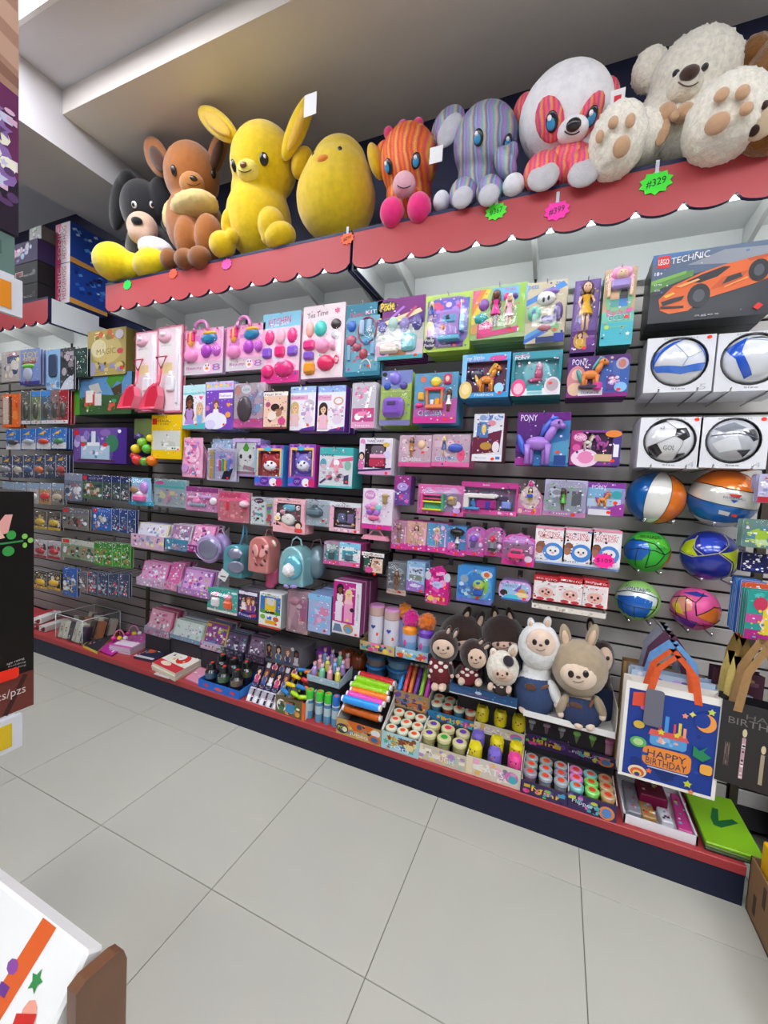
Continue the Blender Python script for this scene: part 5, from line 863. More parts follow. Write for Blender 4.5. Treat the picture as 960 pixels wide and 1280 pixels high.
K('play_house_box', 'long magenta window box with white and purple doll bathroom', 'doll set', 577.5, 601.5, 645, 646, 'r 0 .84 1 .16 c03a8a;r 0 0 1 .14 d8509c;t .45 .92 .12 .05 fff Barbie;k .6 .02 .36 .1 8 f0c0e0,fff,e070b0 .08;B .12 .5 .5 .14 e4dcd8 .05 canopy;B .06 .16 .1 .46 ddd4d0 .05;B .28 .14 .36 .34 a02a7a .04 vanity;B .46 .16 .08 .26 3a3a9a .045;B .68 .44 .16 .16 4a3a58 .03;B .72 .2 .18 .24 7a88c8 .034;B .18 .14 .1 .3 4a80c0 .03;E .56 .58 .12 .08 ece6e2 .05;B .06 .14 .3 .06 3a9ad0 .05 tub', 'c8408f', kind='win', d=.09, win=(.03, .14, .94, .7), inner='8a7490', n=0, Y=.08)
K('doll_card', 'dome shaped pack with small doll in blue and yellow', 'doll set', 647.5, 600, 678, 644.5, 'r .1 .0 .8 .2 d86aa8;e .5 .5 .36 .34 e0d0c8;k .1 .2 .8 .6 14 f0dcd8,d8b8c8,c8a0b0 .07;e .16 .1 .08 .07 e8c8b8;t .55 .1 .4 .05 fff Princess;x .64 .08;G .5 .28 .5 f0cc2a 1a1418 d;B .4 .5 .2 .1 2a5ac8 .03;E .5 .88 .1 .06 d02a88 .02 crown;W .1 .2 .8 .6 .05', 'd88ab4', n=1, gap=.05, Y=.1, shape='drop')
K('doll_case', 'lilac clear case with doll in green dress', 'doll set', 682, 599, 731, 647.5, 'r 0 0 1 1 b8b0cc;r .1 .14 .8 .66 a8b0b8;r 0 0 1 .13 c888b8;r .66 .3 .22 .4 6a6a72;k .1 .3 .4 .5 10 c8d0d0,9aa0a8,e0e0ec .1;t .4 .08 .4 .05 fff Tiana;x .72 .06;G .46 .18 .58 6ac83a 3a2418 c;W .02 .1 .96 .86 .06 clear_grey', 'a8a0c4', n=1, gap=.07, Y=.09, shape='lunch')
K('toy_horse_card', 'small card with orange toy horse on blue and violet', 'toy horse', 736, 602.5, 779, 646, 'r 0 .26 .9 .74 7ab0d4;p b8d0e4 0 .26 .9 .3 .9 .5 0 .5;r 0 .84 1 .16 8a3aa0;t .3 .86 .4 .12 f0e8ff PONY;p 9a3a98 .4 0 1 0 1 .4 .6 .26;e .78 .64 .14 .12 3aa0a8;r .05 .0 .6 .18 dcd8e0;x .76 .4;x .6 .1;P .4 .28 .44 d8883a a83a78 1', '9a8ac0', n=1, gap=.05, Y=.1)
# ---- fifth row: small dolls, car, blind boxes
def small_doll(x0, y0, x1, y1, lab, bg, dress, hair, skin, n=2):
    K('doll_box', lab, 'doll box', x0, y0, x1, y1, 'r 0 0 1 .22 d83a9a;r 0 .22 1 .78 %s;k .05 .25 .9 .7 8 f0c0e0,ffffff,d8a0d0 .08;t .34 .2 .5 .07 e8f0ff/.02 Chelsea;x .5 .08;r .86 .2 .08 .6 f0b0d8;G .5 .22 .64 %s %s %s;W .05 .2 .9 .76 .035' % (bg, dress, hair, skin), 'd85aa4', kind='box', d=.04, side='d868ac', n=n, Y=.1, group='small boxed dolls in a row')
small_doll(490.5, 650, 507.5, 687.5, 'small boxed doll in grey and pink at the start of the doll row', 'b8849c', '8a6a80', '6a4a50', 'b')
small_doll(509.5, 651, 532, 689.5, 'small boxed doll with black hair and pink dress', 'd8a890', 'e8b0b8', '181418', 'd')
small_doll(535, 653, 558, 692, 'small boxed doll with blonde hair on blue', '5a9ac8', 'f0a8c0', 'e8c890', 'a')
K('doll_box', 'small boxed doll with big black afro hair', 'doll box', 560.5, 657, 581, 696, 'r 0 0 1 .22 d83a9a;r 0 .22 1 .78 4a8ac4;k .05 .25 .9 .7 8 a0c8e8,ffffff,d8a0d0 .08;x .5 .08;r .05 .25 .4 .2 e870b8;G .55 .24 .62 e8e4ec 141014 c;E .52 .8 .4 .15 14100f .03 afro_hair;W .05 .2 .9 .76 .035', '4a88c0', kind='box', d=.04, side='5a8ab8', n=2, Y=.1, group='small boxed dolls in a row')
K('doll_accessory_card', 'violet accessory pack with toy vanity tower', 'doll set', 583, 658, 604.5, 696, 'r .0 0 1 .16 d84aa0;e .5 .5 .38 .36 b890c8;x .5 .08;E .45 .6 .2 .14 8a5ac8 .03;B .34 .3 .22 .2 5a4a78 .03;E .8 .4 .12 .1 e8d0f0 .014;B .7 .5 .18 .16 e06ab0 .014;W .08 .16 .84 .7 .04', 'c868b4', n=2, gap=.045, Y=.1, shape='arch', group='dome topped doll accessory packs')
K('doll_accessory_card', 'violet accessory pack with red toy lipstick', 'doll set', 606.5, 658, 628.5, 696.5, 'r .0 0 1 .16 d84aa0;e .5 .5 .38 .36 a888a8;x .5 .08;B .3 .26 .3 .26 8a8a94 .03;E .44 .6 .14 .12 e02a4a .036 lipstick;B .26 .2 .38 .1 2a2a30 .034;E .8 .34 .13 .1 f0d8f0 .014;B .72 .5 .18 .16 d8a0d0 .014;W .08 .16 .84 .7 .04', 'c060ac', n=2, gap=.045, Y=.1, shape='arch', group='dome topped doll accessory packs')
K('toy_car_card', 'house shaped pack with pink toy car', 'toy car', 629.5, 665, 667, 709, 'r 0 0 1 .2 e03a9c;r .04 .2 .92 .5 8a6a88;p c890d8 .0 .7 1 .7 .7 .92 .3 .92;t .5 .8 .6 .08 f0c0f0/-.01 Pet Shop;e .82 .22 .12 .1 f0d8f0;x .84 .08;B .2 .24 .52 .16 e83a7a .05 car_body;B .28 .38 .36 .14 e8487e .045 car_cabin;B .31 .4 .3 .09 5a4a58 .047 car_window;E .3 .25 .07 .06 2a2a2e .054 wheel;E .62 .25 .07 .06 2a2a2e .054 wheel;B .84 .4 .1 .26 d8a0d0 .02;W .06 .2 .88 .5 .075', 'd85ab0', n=1, gap=.08, Y=.08, shape='house')
def blind_box(x0, y0, x1, y1, lab, spec, col, side, group, d=.08):
    return K('blind_box', lab, 'toy box', x0, y0, x1, y1, spec, col, kind='box', d=d, side=side, n=0, Y=.1, hk=False, group=group)
mac = 'r 0 0 1 1 f4f0f0;t .45 .82 .72 .1 d8485a/.03 EXCITING;t .5 .72 .7 .1 d8485a/.03 MACARON;e .2 .46 .16 .14 8a5a48;e .16 .36 .12 .1 a87058;e .62 .34 .34 .24 4a88d0;e .62 .36 .22 .13 f0ece8;e .54 .36 .035 .03 24303a;e .7 .36 .035 .03 24303a;e .62 .31 .05 .03 e8a0a8;t .3 .1 .5 .07 20242c/.02 Boo.;r .0 .94 1 .06 e890a8'
for i, w_ in enumerate(('next to the pink toy car', 'in the middle of three', 'with a pink price star')):
    blind_box(670.5+i*35, 657+i*2, 704+i*35, 706.5+i*2.7, 'white blind box with blue macaron print ' + w_, mac, 'f0ecec', 'd8d0d4', 'white macaron blind boxes')
def tray(name, lab, x0, y0, x1, y1, col, spec, Y=.085, d=.1, cat='tray', group=None):
    a, b = at(x0, y0, 1, Y), at(x1, y1, 1, Y); w, h = b.x-a.x, a.z-b.z
    t = thing(name, lab, cat, ((a.x+b.x)/2, Y, b.z), 0, group); mb = MB()
    mb.box(-w/2, w/2, 0, .003, 0, h, col); mb.box(-w/2, w/2, 0, d, 0, .003, col); mb.box(-w/2, -w/2+.003, 0, d, 0, h, col); mb.box(w/2-.003, w/2, 0, d, 0, h, col)
    part('tray_body', mb, 'print', t); art(spec, w, h, 0, t); return t
tray('shelf_tray', 'blue and white display tray under the macaron blind boxes', 668.5, 698, 773, 715, 'dcdfe8', 'r 0 0 1 .5 6a86b8')
p = at(755, 701, 1, .07); t = thing('price_star', 'neon pink price star reading 109 on the macaron boxes', 'price tag', p, 0, 'neon price stars'); s = depth(p)/F
mb = MB(); mb.prism(starp(0, 0, 13*s, 11, .8, 10*s), 0, .001, 'ff1f9a'); part('paper_star', mb, 'matte', t); vs, fs = text_mesh('$109'); mb = MB(); mb.add([(v[0]*17*s, -.0008, v[1]*6*s) for v in vs], fs, '701040'); part('handwriting', mb, 'matte', t)
red = 'r 0 0 1 1 c82a34;r .02 .02 .96 .76 f0e8e6;t .5 .88 .8 .06 f8f0f0/-.02 BIG INTO;t .5 .8 .7 .05 2a2024/-.02 ENERGY;k .05 .4 .9 .36 8 e8b0b4,d8d0d0,f4d8d8 .08;e .5 .36 .42 .28 e8dedc;e .5 .34 .3 .2 e8b4a8;e .38 .36 .05 .05 3a2a2a;e .62 .36 .05 .05 3a2a2a;e .5 .28 .05 .03 8a3a3a;e .3 .08 .16 .06 c83a44;e .7 .08 .16 .06 c83a44'
for i, w_ in enumerate(('next to the lunch box', 'in the middle of three', 'below the pink price star')):
    blind_box(668+i*30.5, 718+i*2.4, 697+i*31, 753+i*4.6, 'red blind box with pale hooded print ' + w_, red, 'c82a34', 'a81e28', 'red blind boxes')
tray('shelf_tray', 'white display tray holding the red blind boxes', 664, 753, 758, 775, 'e0d8cc', 'k 0 0 1 1 16 c8b8a8,f0e8e0,a89888 .2')
# backpacks
def backpack(lab, els, m, group='small backpacks'):
    p = els[0][0]; t = thing('backpack', lab, 'backpack', (p.x, p.y, min(e[0].z-e[1][2] for e in els)), 0, group)
    if m is not None: blobs('bag_body', m, t, els, .01, 6)
    return t
def softbox(name, m, t, u, v, y, ru, rv, D, arch=.5, lab=None):
    """soft arched bag seen at a pixel, half sizes in pixels"""
    c = at(u, v, 1, y); k = depth(c)/F; w, h = ru*k*.96, rv*k*1.02; mb = MB(); b = t.location
    pts = [(c.x-b.x-w, c.z-b.z-h), (c.x-b.x+w, c.z-b.z-h)]+[(c.x-b.x+w*math.cos(math.pi*i/10), c.z-b.z+h*(1-arch*2)+2*h*arch*math.sin(math.pi*i/10)) for i in range(11)]
    mb.prism(pts, y-b.y-D/2, y-b.y+D/2, 'ffffff'); o = part(name, mb, m, t, lab); remesh(o, .007, 9); return o
def cloth(name, col, rough=.3, metal=.2, noise=.06):
    return mat(name, rough, col=col, metal=metal, noise=noise, nscale=20, bump=.25, bscale=60, coat=.5)
def loop(t, pts, r, col, name='handle', m='fabric'):
    mb = MB(); mb.tube([Vector(p)-t.location for p in pts], r, col, 7); part(name, mb, m, t)
e = EL(262, 686, .1, 20, 18, 0, .05); t = backpack('lilac oval handbag with round clear window', [e, EL(275, 682, .17, 17, 17, 0, .06)], cloth('lilac_vinyl', 'b9a3d8'))
feat('window', cloth('grey_glitter', '8a8aa4', .2, .4), t, e, [(260, 686, 14, 12.5, 'ffffff', .0)], .012)
mb = MB(); pts = [hit(260+16*math.cos(a), 686+14.5*math.sin(a), e)[0]-t.location for a in [2*math.pi*i/20 for i in range(20)]]; mb.tube(pts, .004, 'c4b0e0', 6, True); part('window_rim', mb, 'plastic', t)
for u in (262, 275): loop(t, [at(u-6, 671, 1, .15), at(u-2, 663, 1, .15), at(u+2, 660, 1, .15), at(u+6, 668, 1, .16), at(u+9, 676, 1, .17)], .004, 'c0b4c8')
e = EL(296, 700, .09, 15, 18, 0, .045); t = backpack('teal clear backpack with raised strap', [e, EL(296, 708, .09, 15, 11, 0, .045), EL(304, 692, .15, 13, 16, 0, .05)], None)
softbox('bag_body', cloth('teal_vinyl', '5aa4b0'), t, 298, 700, .12, 15.5, 20, .11, .35); e = (e[0]+Vector((.0, -.012, 0)), (e[1][0]*1.05, e[1][1], e[1][2]*1.1), 0)
feat('window', cloth('grey_glitter', '8a8aa4', .2, .4), t, e, [(294, 692, 10, 7, 'ffffff', .002), (295, 709, 11, 8, 'ffffff', .002)], .01)
loop(t, [at(300, 682, 1, .12), at(304, 668, 1, .12), at(305, 657, 1, .12), at(308, 660, 1, .14), at(309, 680, 1, .16)], .006, '4a98b8')
mb = MB(); c = at(279, 719, 1, .06)-t.location; mb.prism([(p[0]*.045+c.x, p[1]*.04+c.z) for p in ((-1, -.4), (.3, -1), (1, .3), (-.2, 1))], c.y, c.y+.001, 'e8e6e4'); mb.box(c.x-.02, c.x+.02, c.y-.001, c.y, c.z-.012, c.z-.004, '6a6070'); part('hang_tag', mb, 'matte', t)
e = EL(329, 690, .09, 15, 18, 0, .05); t = backpack('coral pink backpack with cut-out butterfly front', [e, EL(330, 703, .09, 15, 10, 0, .05), EL(338, 690, .15, 12, 20, 0, .05)], None)
softbox('bag_body', cloth('coral_vinyl', 'dc8a84'), t, 331, 692, .12, 16, 22, .12, .3)
for k, (u, v, a, b_, tn) in enumerate(((320, 688, 5, 8, 25), (330, 689, 4.5, 9, -30), (319, 701, 3.5, 6, -20), (331, 703, 4, 6, 25))): feat('butterfly_wing', cloth('coral_light', 'eaa4a0'), t, e, [(u, v, a, b_, 'ffffff', .004, tn)], .006)
for u, v in ((329, 684), (333, 690), (331, 700), (327, 705), (321, 704), (318, 690)): feat('cut_out', plush('6a2a30'), t, e, [(u, v, 1.6, 2.8, 'ffffff', .009, 30)], .004)
loop(t, [at(331, 672, 1, .12), at(334, 662, 1, .12), at(339, 661, 1, .14), at(342, 672, 1, .16)], .004, 'c87a74')
feat('charm', 'plastic', t, e, [(341, 680, 4, 5, 'e8e0d0', .01)], .01)
e = EL(368, 704, .08, 18, 20, 0, .05); t = backpack('iridescent teal backpack with white pompom and lilac bow', [e, EL(370, 716, .08, 18, 13, 0, .05), EL(380, 700, .14, 13, 20, 0, .05)], None)
softbox('bag_body', cloth('teal_irid', '97ccd0', .25, .35), t, 371, 706, .12, 19, 24, .12, .45)
e2 = EL(366, 709, .05, 14, 15, 0, .03); blobs('front_pocket', cloth('teal_pocket', '6fc0d4', .25, .35), t, [e2])
blobs('pompom', fur('eceaec'), t, [EL(361, 713, .02, 8.5, 8.5)], .006, 1, .016, None, .012)
feat('bow', plush('a890d8'), t, e2, [(359, 731, 5, 3.5, 'ffffff', .01, 20), (367, 731, 5, 3.5, 'ffffff', .01, -20)], .01)
loop(t, [at(363, 686, 1, .11), at(366, 675, 1, .11), at(371, 671, 1, .11), at(376, 675, 1, .12), at(378, 686, 1, .13)], .005, 'a8d4dc')
t = backpack('dull grey-blue backpack behind the teal one', [EL(396, 706, .18, 13, 18, 0, .05), EL(398, 692, .2, 11, 10, 0, .05)], cloth('greyblue', '6f8790'))
loop(t, [at(388, 690, 1, .17), at(392, 676, 1, .17), at(400, 674, 1, .18), at(404, 688, 1, .2)], .004, '6a5560')
t = backpack('deep pink backpack hanging behind the coral one', [EL(343, 717, .17, 12, 14, 0, .05), EL(338, 730, .15, 8, 6, 0, .03)], cloth('deep_pink', 'c8507c'))
loop(t, [at(337, 708, 1, .17), at(341, 694, 1, .17), at(347, 694, 1, .18), at(350, 706, 1, .2)], .004, 'a83a60')
K('nail_kit_box', 'small clear nail kit box with teal bottles', 'craft set', 405.5, 676, 424, 707, 'r 0 0 1 .2 d05a98;r .1 .2 .8 .5 4a9098;r .08 .62 .84 .3 90a0a4;k .1 .64 .8 .26 8 c0d0c8,6a7a80,d8d8e0 .1;x .7 .14;B .3 .26 .4 .34 3a5a60 .014 bottle;W .04 .2 .92 .76 .02', 'b890a8', kind='box', d=.05, n=1, Y=.1)
K('nail_kit_box', 'pink nail kit box with pale blue lid', 'craft set', 425, 677, 449.5, 710, 'r 0 0 1 .2 e070ac;r 0 .2 1 .52 e8eef0;r .14 .22 .72 .46 3a98a8;r 0 .72 1 .28 88c8e4;r .1 .66 .6 .16 e8f0f0;e .78 .42 .16 .16 e8e4e8;x .74 .1;B .26 .24 .4 .3 4a6a78 .014 bottle', 'e088b8', kind='box', d=.06, side='d04a94', n=1, Y=.09)
r = K('nail_kit_box', 'black carry box of press-on nails with pink roof', 'craft set', 452.5, 689, 479, 720, 'r 0 0 1 1 1c181a;r .0 .82 1 .18 eee8e2;t .5 .9 .8 .08 8a4a58 Nail Art;p e8c8b0 .4 .1 .95 .1 .95 .74 .5 .74;k .45 .15 .48 .55 12 d8a890,8a5040,f0e0d4,b07060 .1;r .12 .12 .26 .6 3a5a50;e .36 .2 .18 .14 d84a90;x .62 .03', '1c181a', kind='box', d=.06, side='1a1618', n=1, Y=.08)
w_ = .16; mb = MB(); mb.prism([(-.075, .178), (.075, .178), (.06, .2), (-.06, .2)], .002, .06, 'e898ac'); part('roof_lid', mb, 'print', r)
mb = MB(); mb.tube([(-.04, .02, .198), (-.02, .02, .226), (.02, .02, .226), (.045, .02, .198)], .004, 'eaa0b4', 6); part('handle', mb, 'plastic', r)
# sticker trays along the lower part
def riser(x0, x1, y0, y1, z1, lab, z0=PL):
    mb = MB(); mb.rbox(x0, x1, y0, y1, z0, z1-.0005, '2a2830', .002); o = part('riser_block', mb, 'matte'); tag(o, 'dark riser block under the '+lab, 'riser', 'dark riser blocks on the plinth')
def sticker_tray(x0, y0, x1, y1, top, lab, pal, box, Y=.07, bits=5, edge='e8e0ea', lean=.28, low=False):
    """open display carton: low printed front, packs standing in it and leaning back"""
    a, b = at(x0, y0, 1, Y), at(x1, y1, 1, Y); w, h = b.x-a.x, a.z-b.z; D = .16 if not low else .15; H = max(.06, at(x0, top, 1, Y+.1).z-b.z)
    if low: riser((a.x+b.x)/2-w/2+.003, (a.x+b.x)/2+w/2-.003, Y+.01, Y+D, b.z, lab+' carton')
    t = thing('display_carton', lab + ' display carton', 'carton', ((a.x+b.x)/2, Y, b.z), 0, 'printed display cartons of stickers')
    mb = MB(); mb.box(-w/2, w/2, 0, .003, 0, h, box); mb.box(-w/2, w/2, 0, D, 0, .003, box)
    for sx in (-1, 1): x_ = sx*(w/2-.0015); mb.prism([(0, 0)]*3, 0, .001, box) if 0 else mb.add([(x_-.0015, 0, 0), (x_-.0015, D, 0), (x_-.0015, D, H*.9), (x_-.0015, .02, h), (x_-.0015, 0, h), (x_+.0015, 0, 0), (x_+.0015, D, 0), (x_+.0015, D, H*.9), (x_+.0015, .02, h), (x_+.0015, 0, h)], [(0, 1, 2, 3, 4), (9, 8, 7, 6, 5), (4, 3, 8, 9), (3, 2, 7, 8), (0, 4, 9, 5), (1, 6, 7, 2)], edge)
    part('carton_body', mb, 'print', t); art('k 0 0 1 1 26 %s .14;k 0 .1 1 .8 14 %s .08' % (','.join(pal), ','.join(pal[::-1])), w, h, 0, t)
    for i in range(bits):
        if low and i > 4: continue
        q = thing('sticker_pack', ' '.join(('flat sticker pack leaning in the', lab, 'carton,', ('at the front', 'second from front', 'third from front', 'fourth from front', 'fifth from front')[i])), 'sticker pack', (t.location.x+RND.uniform(-.004, .004), Y+.008+i*.022, b.z+.005), 0, 'packs in the '+lab+' carton', rx=-lean)
        m2 = MB(); ww = w*.9; hh = H*.96; m2.rbox(-ww/2, ww/2, 0, .012, 0, hh, pal[i % len(pal)], .002); part('card_sheet', m2, 'print', q)
        if i < 2: art('r .04 .03 .92 .94 %s;k .04 .04 .92 .92 60 %s,ffffff,f4e4ee .06;W .01 .01 .98 .98 .004 clear_bag' % (pal[(i+1) % len(pal)], ','.join(pal)), ww, hh, 0, q)
sticker_tray(163.5, 666, 205, 690, 648, 'pastel unicorn sticker', ['e8d8a8', 'e8e4ea', 'c8a0cc', '8aa8c8', '6a4a88', 'd8b8c8'], 'd8b0c8')
sticker_tray(206, 672, 234, 691, 650, 'silver and teal sticker', ['c8c4cc', 'a87a98', 'e8e4ea', '4a7a98', 'd8a0b8', '8a8a98'], '3a88a8')
sticker_tray(233.5, 680, 262, 694, 651, 'pink emblem sticker', ['d868a8', 'e8a0c0', '8a2a78', 'f0d0dc', '6a98a8', 'c84a90'], '8a2a80')
sticker_tray(170, 721, 205, 738, 694, 'magenta pencil case', ['e860b0', 'd8a0c0', 'f4d4e4', 'c83a94', 'a8b0d0', 'f0f0f4'], 'b8a8c0')
sticker_tray(205, 727, 221, 740, 696, 'pink slim case', ['e090b8', 'd868a0', 'f0b8d0', 'c05a90'], 'c898b0')
sticker_tray(222, 733, 262, 750, 703, 'violet puzzle bag', ['a85ab8', 'd8a0d0', 'f0e4f4', '6a5a98', 'd85a7a', 'e8e0ec', 'c8c05a'], 'a878b8')
sticker_tray(180, 782, 211, 800, 752, 'pink book', ['d87a9a', 'e8a8b8', 'c05a80', 'b84a70', 'd8c8cc'], '9a98b0', Y=.19, low=True)
sticker_tray(212, 792, 252, 808, 765, 'mint and grey game', ['b8ccbc', 'dce8dc', '9ab0ac', 'f0f0f4', '8aa4b4', 'c8a8b8'], '7a9ab8', Y=.19, low=True)
sticker_tray(250, 800, 280, 818, 768, 'rainbow sticker', ['e0c83a', '9a4a98', '5a9ab8', 'e8d8b8', 'd86a98', '4a7a60'], 'c8b8d8', Y=.19, low=True)
sticker_tray(276, 808, 304, 828, 780, 'dark unicorn bag', ['4a4458', '6a5a78', '7a9aa0', '8a6a90', '3a3444'], '3a3646', edge='4a4656', Y=.19, low=True)
sticker_tray(306, 816, 330, 832, 786, 'plum coloured bag', ['6a5068', '8a7088', '4a3a4c', 'a88aa0'], '4a3c4c', edge='4a4656', Y=.19, low=True)
# ---- sixth row
K('baby_bottle_card', 'teal card with two toy baby bottles', 'toy set', 260, 733, 296, 770, 'r 0 0 1 1 3fa89c;r 0 0 1 .1 e0dcd8;k .6 .85 .4 .12 6 7ac8b8,e0f0ec .06;B .16 .22 .26 .4 e4e0e4 .02 bottle;E .29 .76 .12 .1 f08aa8 .022 bottle_cap;B .58 .22 .26 .34 ec5a24 .02 bottle;E .71 .62 .1 .1 ec7a4a .018;E .71 .72 .12 .1 f08aa8 .022 bottle_cap;x .62 .22;W .1 .12 .8 .74 .03', '48b0a4', n=2, gap=.03, Y=.08, group='teal baby bottle cards')
K('doll_box', 'dark blue doll trio box with white caption bar', 'doll box', 298, 736, 321.5, 775, 'r 0 0 1 1 2a2450;r .04 .84 .92 .12 e8e4ec;f .3 .82 .4 e8e0e8 2a1a1a b;f .55 .78 .42 8a4a78 a86a3a a;f .78 .78 .42 6a3a88 6a3a2a a;r 0 0 1 .2 2a2a78;t .4 .1 .6 .1 e8e8f4/-.02 Frozen;p c03a48 .6 .14 .95 .2 .95 .1 .7 .06;x .2 .24', '2a2450', kind='box', d=.04, side='6a6470', n=3, Y=.08)
K('block_set_box', 'white building blocks box with yellow robot', 'toy box', 325, 739, 350.5, 788, 'r 0 0 1 1 eceae4;r .04 .4 .92 .5 3a70b8;r .04 .4 .92 .1 4a9a3a;r .26 .48 .5 .36 e8c028;r .34 .66 .34 .2 d8d0c8;t .5 .94 .8 .05 4a8a3a/.01 Constructor;r .3 .42 .4 .06 2a2018;e .18 .3 .12 .07 7ab04a;r .38 .24 .2 .1 3a70c8;e .78 .28 .13 .07 c8603a;r .3 .12 .5 .1 e8a820;r 0 0 1 .06 c84a3a;x .8 .14', 'e8e6e0', kind='box', d=.045, side='c8ccd0', n=1, Y=.08)
K('doll_bag', 'clear pack with long haired pink unicorn toy', 'doll set', 360, 737, 384, 794, 'r 0 0 1 1 b89098;k .1 .1 .8 .8 14 d8a8b4,a07a88,e0c0c8 .12;r .62 .3 .3 .5 b86a90;x .74 .34;E .35 .76 .22 .1 c88a98 .02 head;E .3 .5 .16 .26 d0a0ac .016 mane;E .42 .3 .14 .24 b88a98 .014 mane;E .2 .24 .1 .2 d8b0b8 .014 mane;W .02 .02 .96 .96 .03 clear_grey', 'b08a94', n=2, Y=.08)
K('pencil_box', 'blue and pink unicorn pencil boxes in clear packs', 'pencil case', 385.5, 741, 412.5, 794, 'r 0 0 1 1 a8b8dc;k .05 .05 .9 .8 22 e08ab0,b8a0d8,88c0e4,d8d0ec,f0b0cc .13;r 0 .86 1 .14 88c4e8;x .76 .08;W 0 0 1 1 .01 clear_bag', '9ab4dc', kind='box', d=.05, side='7a90b8', n=3, Y=.08)
r = K('doll_box', 'tall white fashion doll box with magenta poster of two dolls', 'doll box', 418, 724, 449, 797, 'r 0 0 1 1 e4e0e8;p c0288a 0 .22 .8 .2 .8 .98 0 .98;t .68 .88 .22 .05 fff Barbie;f .24 .94 .3 e8dce4 1a1214 c;f .56 .86 .28 f0b8d0 e8d090 a;r .1 .24 .24 .36 e8dce8;r .42 .24 .3 .34 e89ac0;e .7 .48 .08 .04 2a1a2a;t .9 .55 .06 .5 2a2a34 E X T R A;p 6a7a98 .04 .04 .4 .04 .3 .18 .1 .18;e .6 .12 .18 .09 c88a4a;e .6 .1 .12 .06 6aa0c0;x .88 .04;x .56 .28 f4d84a', 'e0dce6', kind='box', d=.05, side='8a3a70', n=3, Y=.07)
K('doll_bag', 'grey clear pack with tan toy doll', 'doll set', 485.5, 702, 507, 745, 'r 0 0 1 1 7e8488;k .05 .3 .9 .65 14 9aa0a4,6a7074,b0b4b8 .14;r 0 0 1 .16 d8b8a8;x .66 .1;G .5 .14 .6 8a5a48 6a4030 b;W .02 .1 .96 .88 .05 clear_grey', '767c80', n=2, gap=.05, Y=.1)
K('doll_box', 'pale blue box with lilac base and printed panel', 'doll box', 509.5, 701, 529.5, 741, 'r 0 0 1 1 9ab8dc;r 0 .84 1 .16 88b4d4;r .1 .36 .8 .46 c8d4e4;k .12 .58 .76 .22 18 4a4a6a,8a9ac0 .05;r .14 .38 .72 .18 7a8878;p 9a70c0 0 0 1 0 1 .26 0 .36;e .5 .2 .3 .06 d8d0e8;x .84 .05', '94b4d8', kind='box', d=.06, side='7a98c0', n=1, Y=.09)
r = K('surprise_bag', 'magenta surprise bag with grey bow on top', 'toy bag', 533, 707, 560, 757, 'e .5 .62 .5 .4 d01a88;k .05 .3 .9 .66 14 e85ab0,a8106a,f4a0d0 .1;e .5 .52 .2 .1 a8c8ec;t .5 .52 .24 .06 d01a88 BABY;e .1 .74 .14 .12 c8c8d4;e .9 .74 .14 .12 c8c8d4;p d83a6a .1 0 .9 0 .76 .26 .24 .26;k .1 0 .8 .24 10 e8c05a,f08ab0,c8304a .1;x .84 .48', 'c8187e', n=3, gap=.02, Y=.1, shape='drop')
K('hero_toy_card', 'blue moon shaped card with masked hero figure', 'toy set', 573, 706, 614, 757, 'r 0 0 1 1 3f8ad0;e .56 .5 .4 .44 5aa8e0;e .56 .5 .33 .36 88c050;e .5 .52 .28 .34 3a7ac8;r 0 0 1 .12 6a70c0;e .82 .82 .16 .1 c8d0d8;e .82 .82 .08 .07 d86a3a;e .2 .64 .12 .12 8aa0b0;e .16 .32 .14 .14 3a6ab0;k .05 .1 .4 .5 14 5a90d0,c8d8e8,6a7a90,8ac0e8 .06;x .6 .16;B .5 .24 .26 .2 2a5ac0 .03 toy_body;E .62 .52 .17 .14 a8c83a .035 toy_helmet;E .62 .48 .12 .07 c8906a .04 toy_face;E .62 .6 .08 .04 2a5ac0 .04 toy_badge;W .42 .14 .5 .66 .05', '4a90d4', n=2, gap=.05, Y=.09, side='5aa03a', back='6ab03a')
r = K('lunch_box', 'lilac toy lunch box with printed nursery doll scene', 'toy set', 624.5, 724, 663, 754, 'o .02 .04 .96 .9 d8a8e0;o .08 .12 .84 .76 9ac4e4;t .3 .74 .36 .2 8a6ab0 Gabby;e .16 .36 .12 .16 3a2a28;p 8a5ab8 .46 .5 .7 .9 .66 .46;e .72 .5 .12 .16 d89a5a;e .72 .34 .22 .12 f0d8a0;p 4ac0d0 .1 .08 .6 .08 .6 .3 .3 .3;x .8 .16;r .1 .02 .8 .08 3a6ac8', 'd0a0dc', kind='box', d=.08, side='8a70a8', n=0, Y=.09, shape='lunch')
mb = MB(); mb.tube([(-.04, .03, .155), (-.03, .03, .185), (.03, .03, .185), (.04, .03, .155)], .006, 'b8c8d0', 7); part('handle', mb, 'plastic', r)
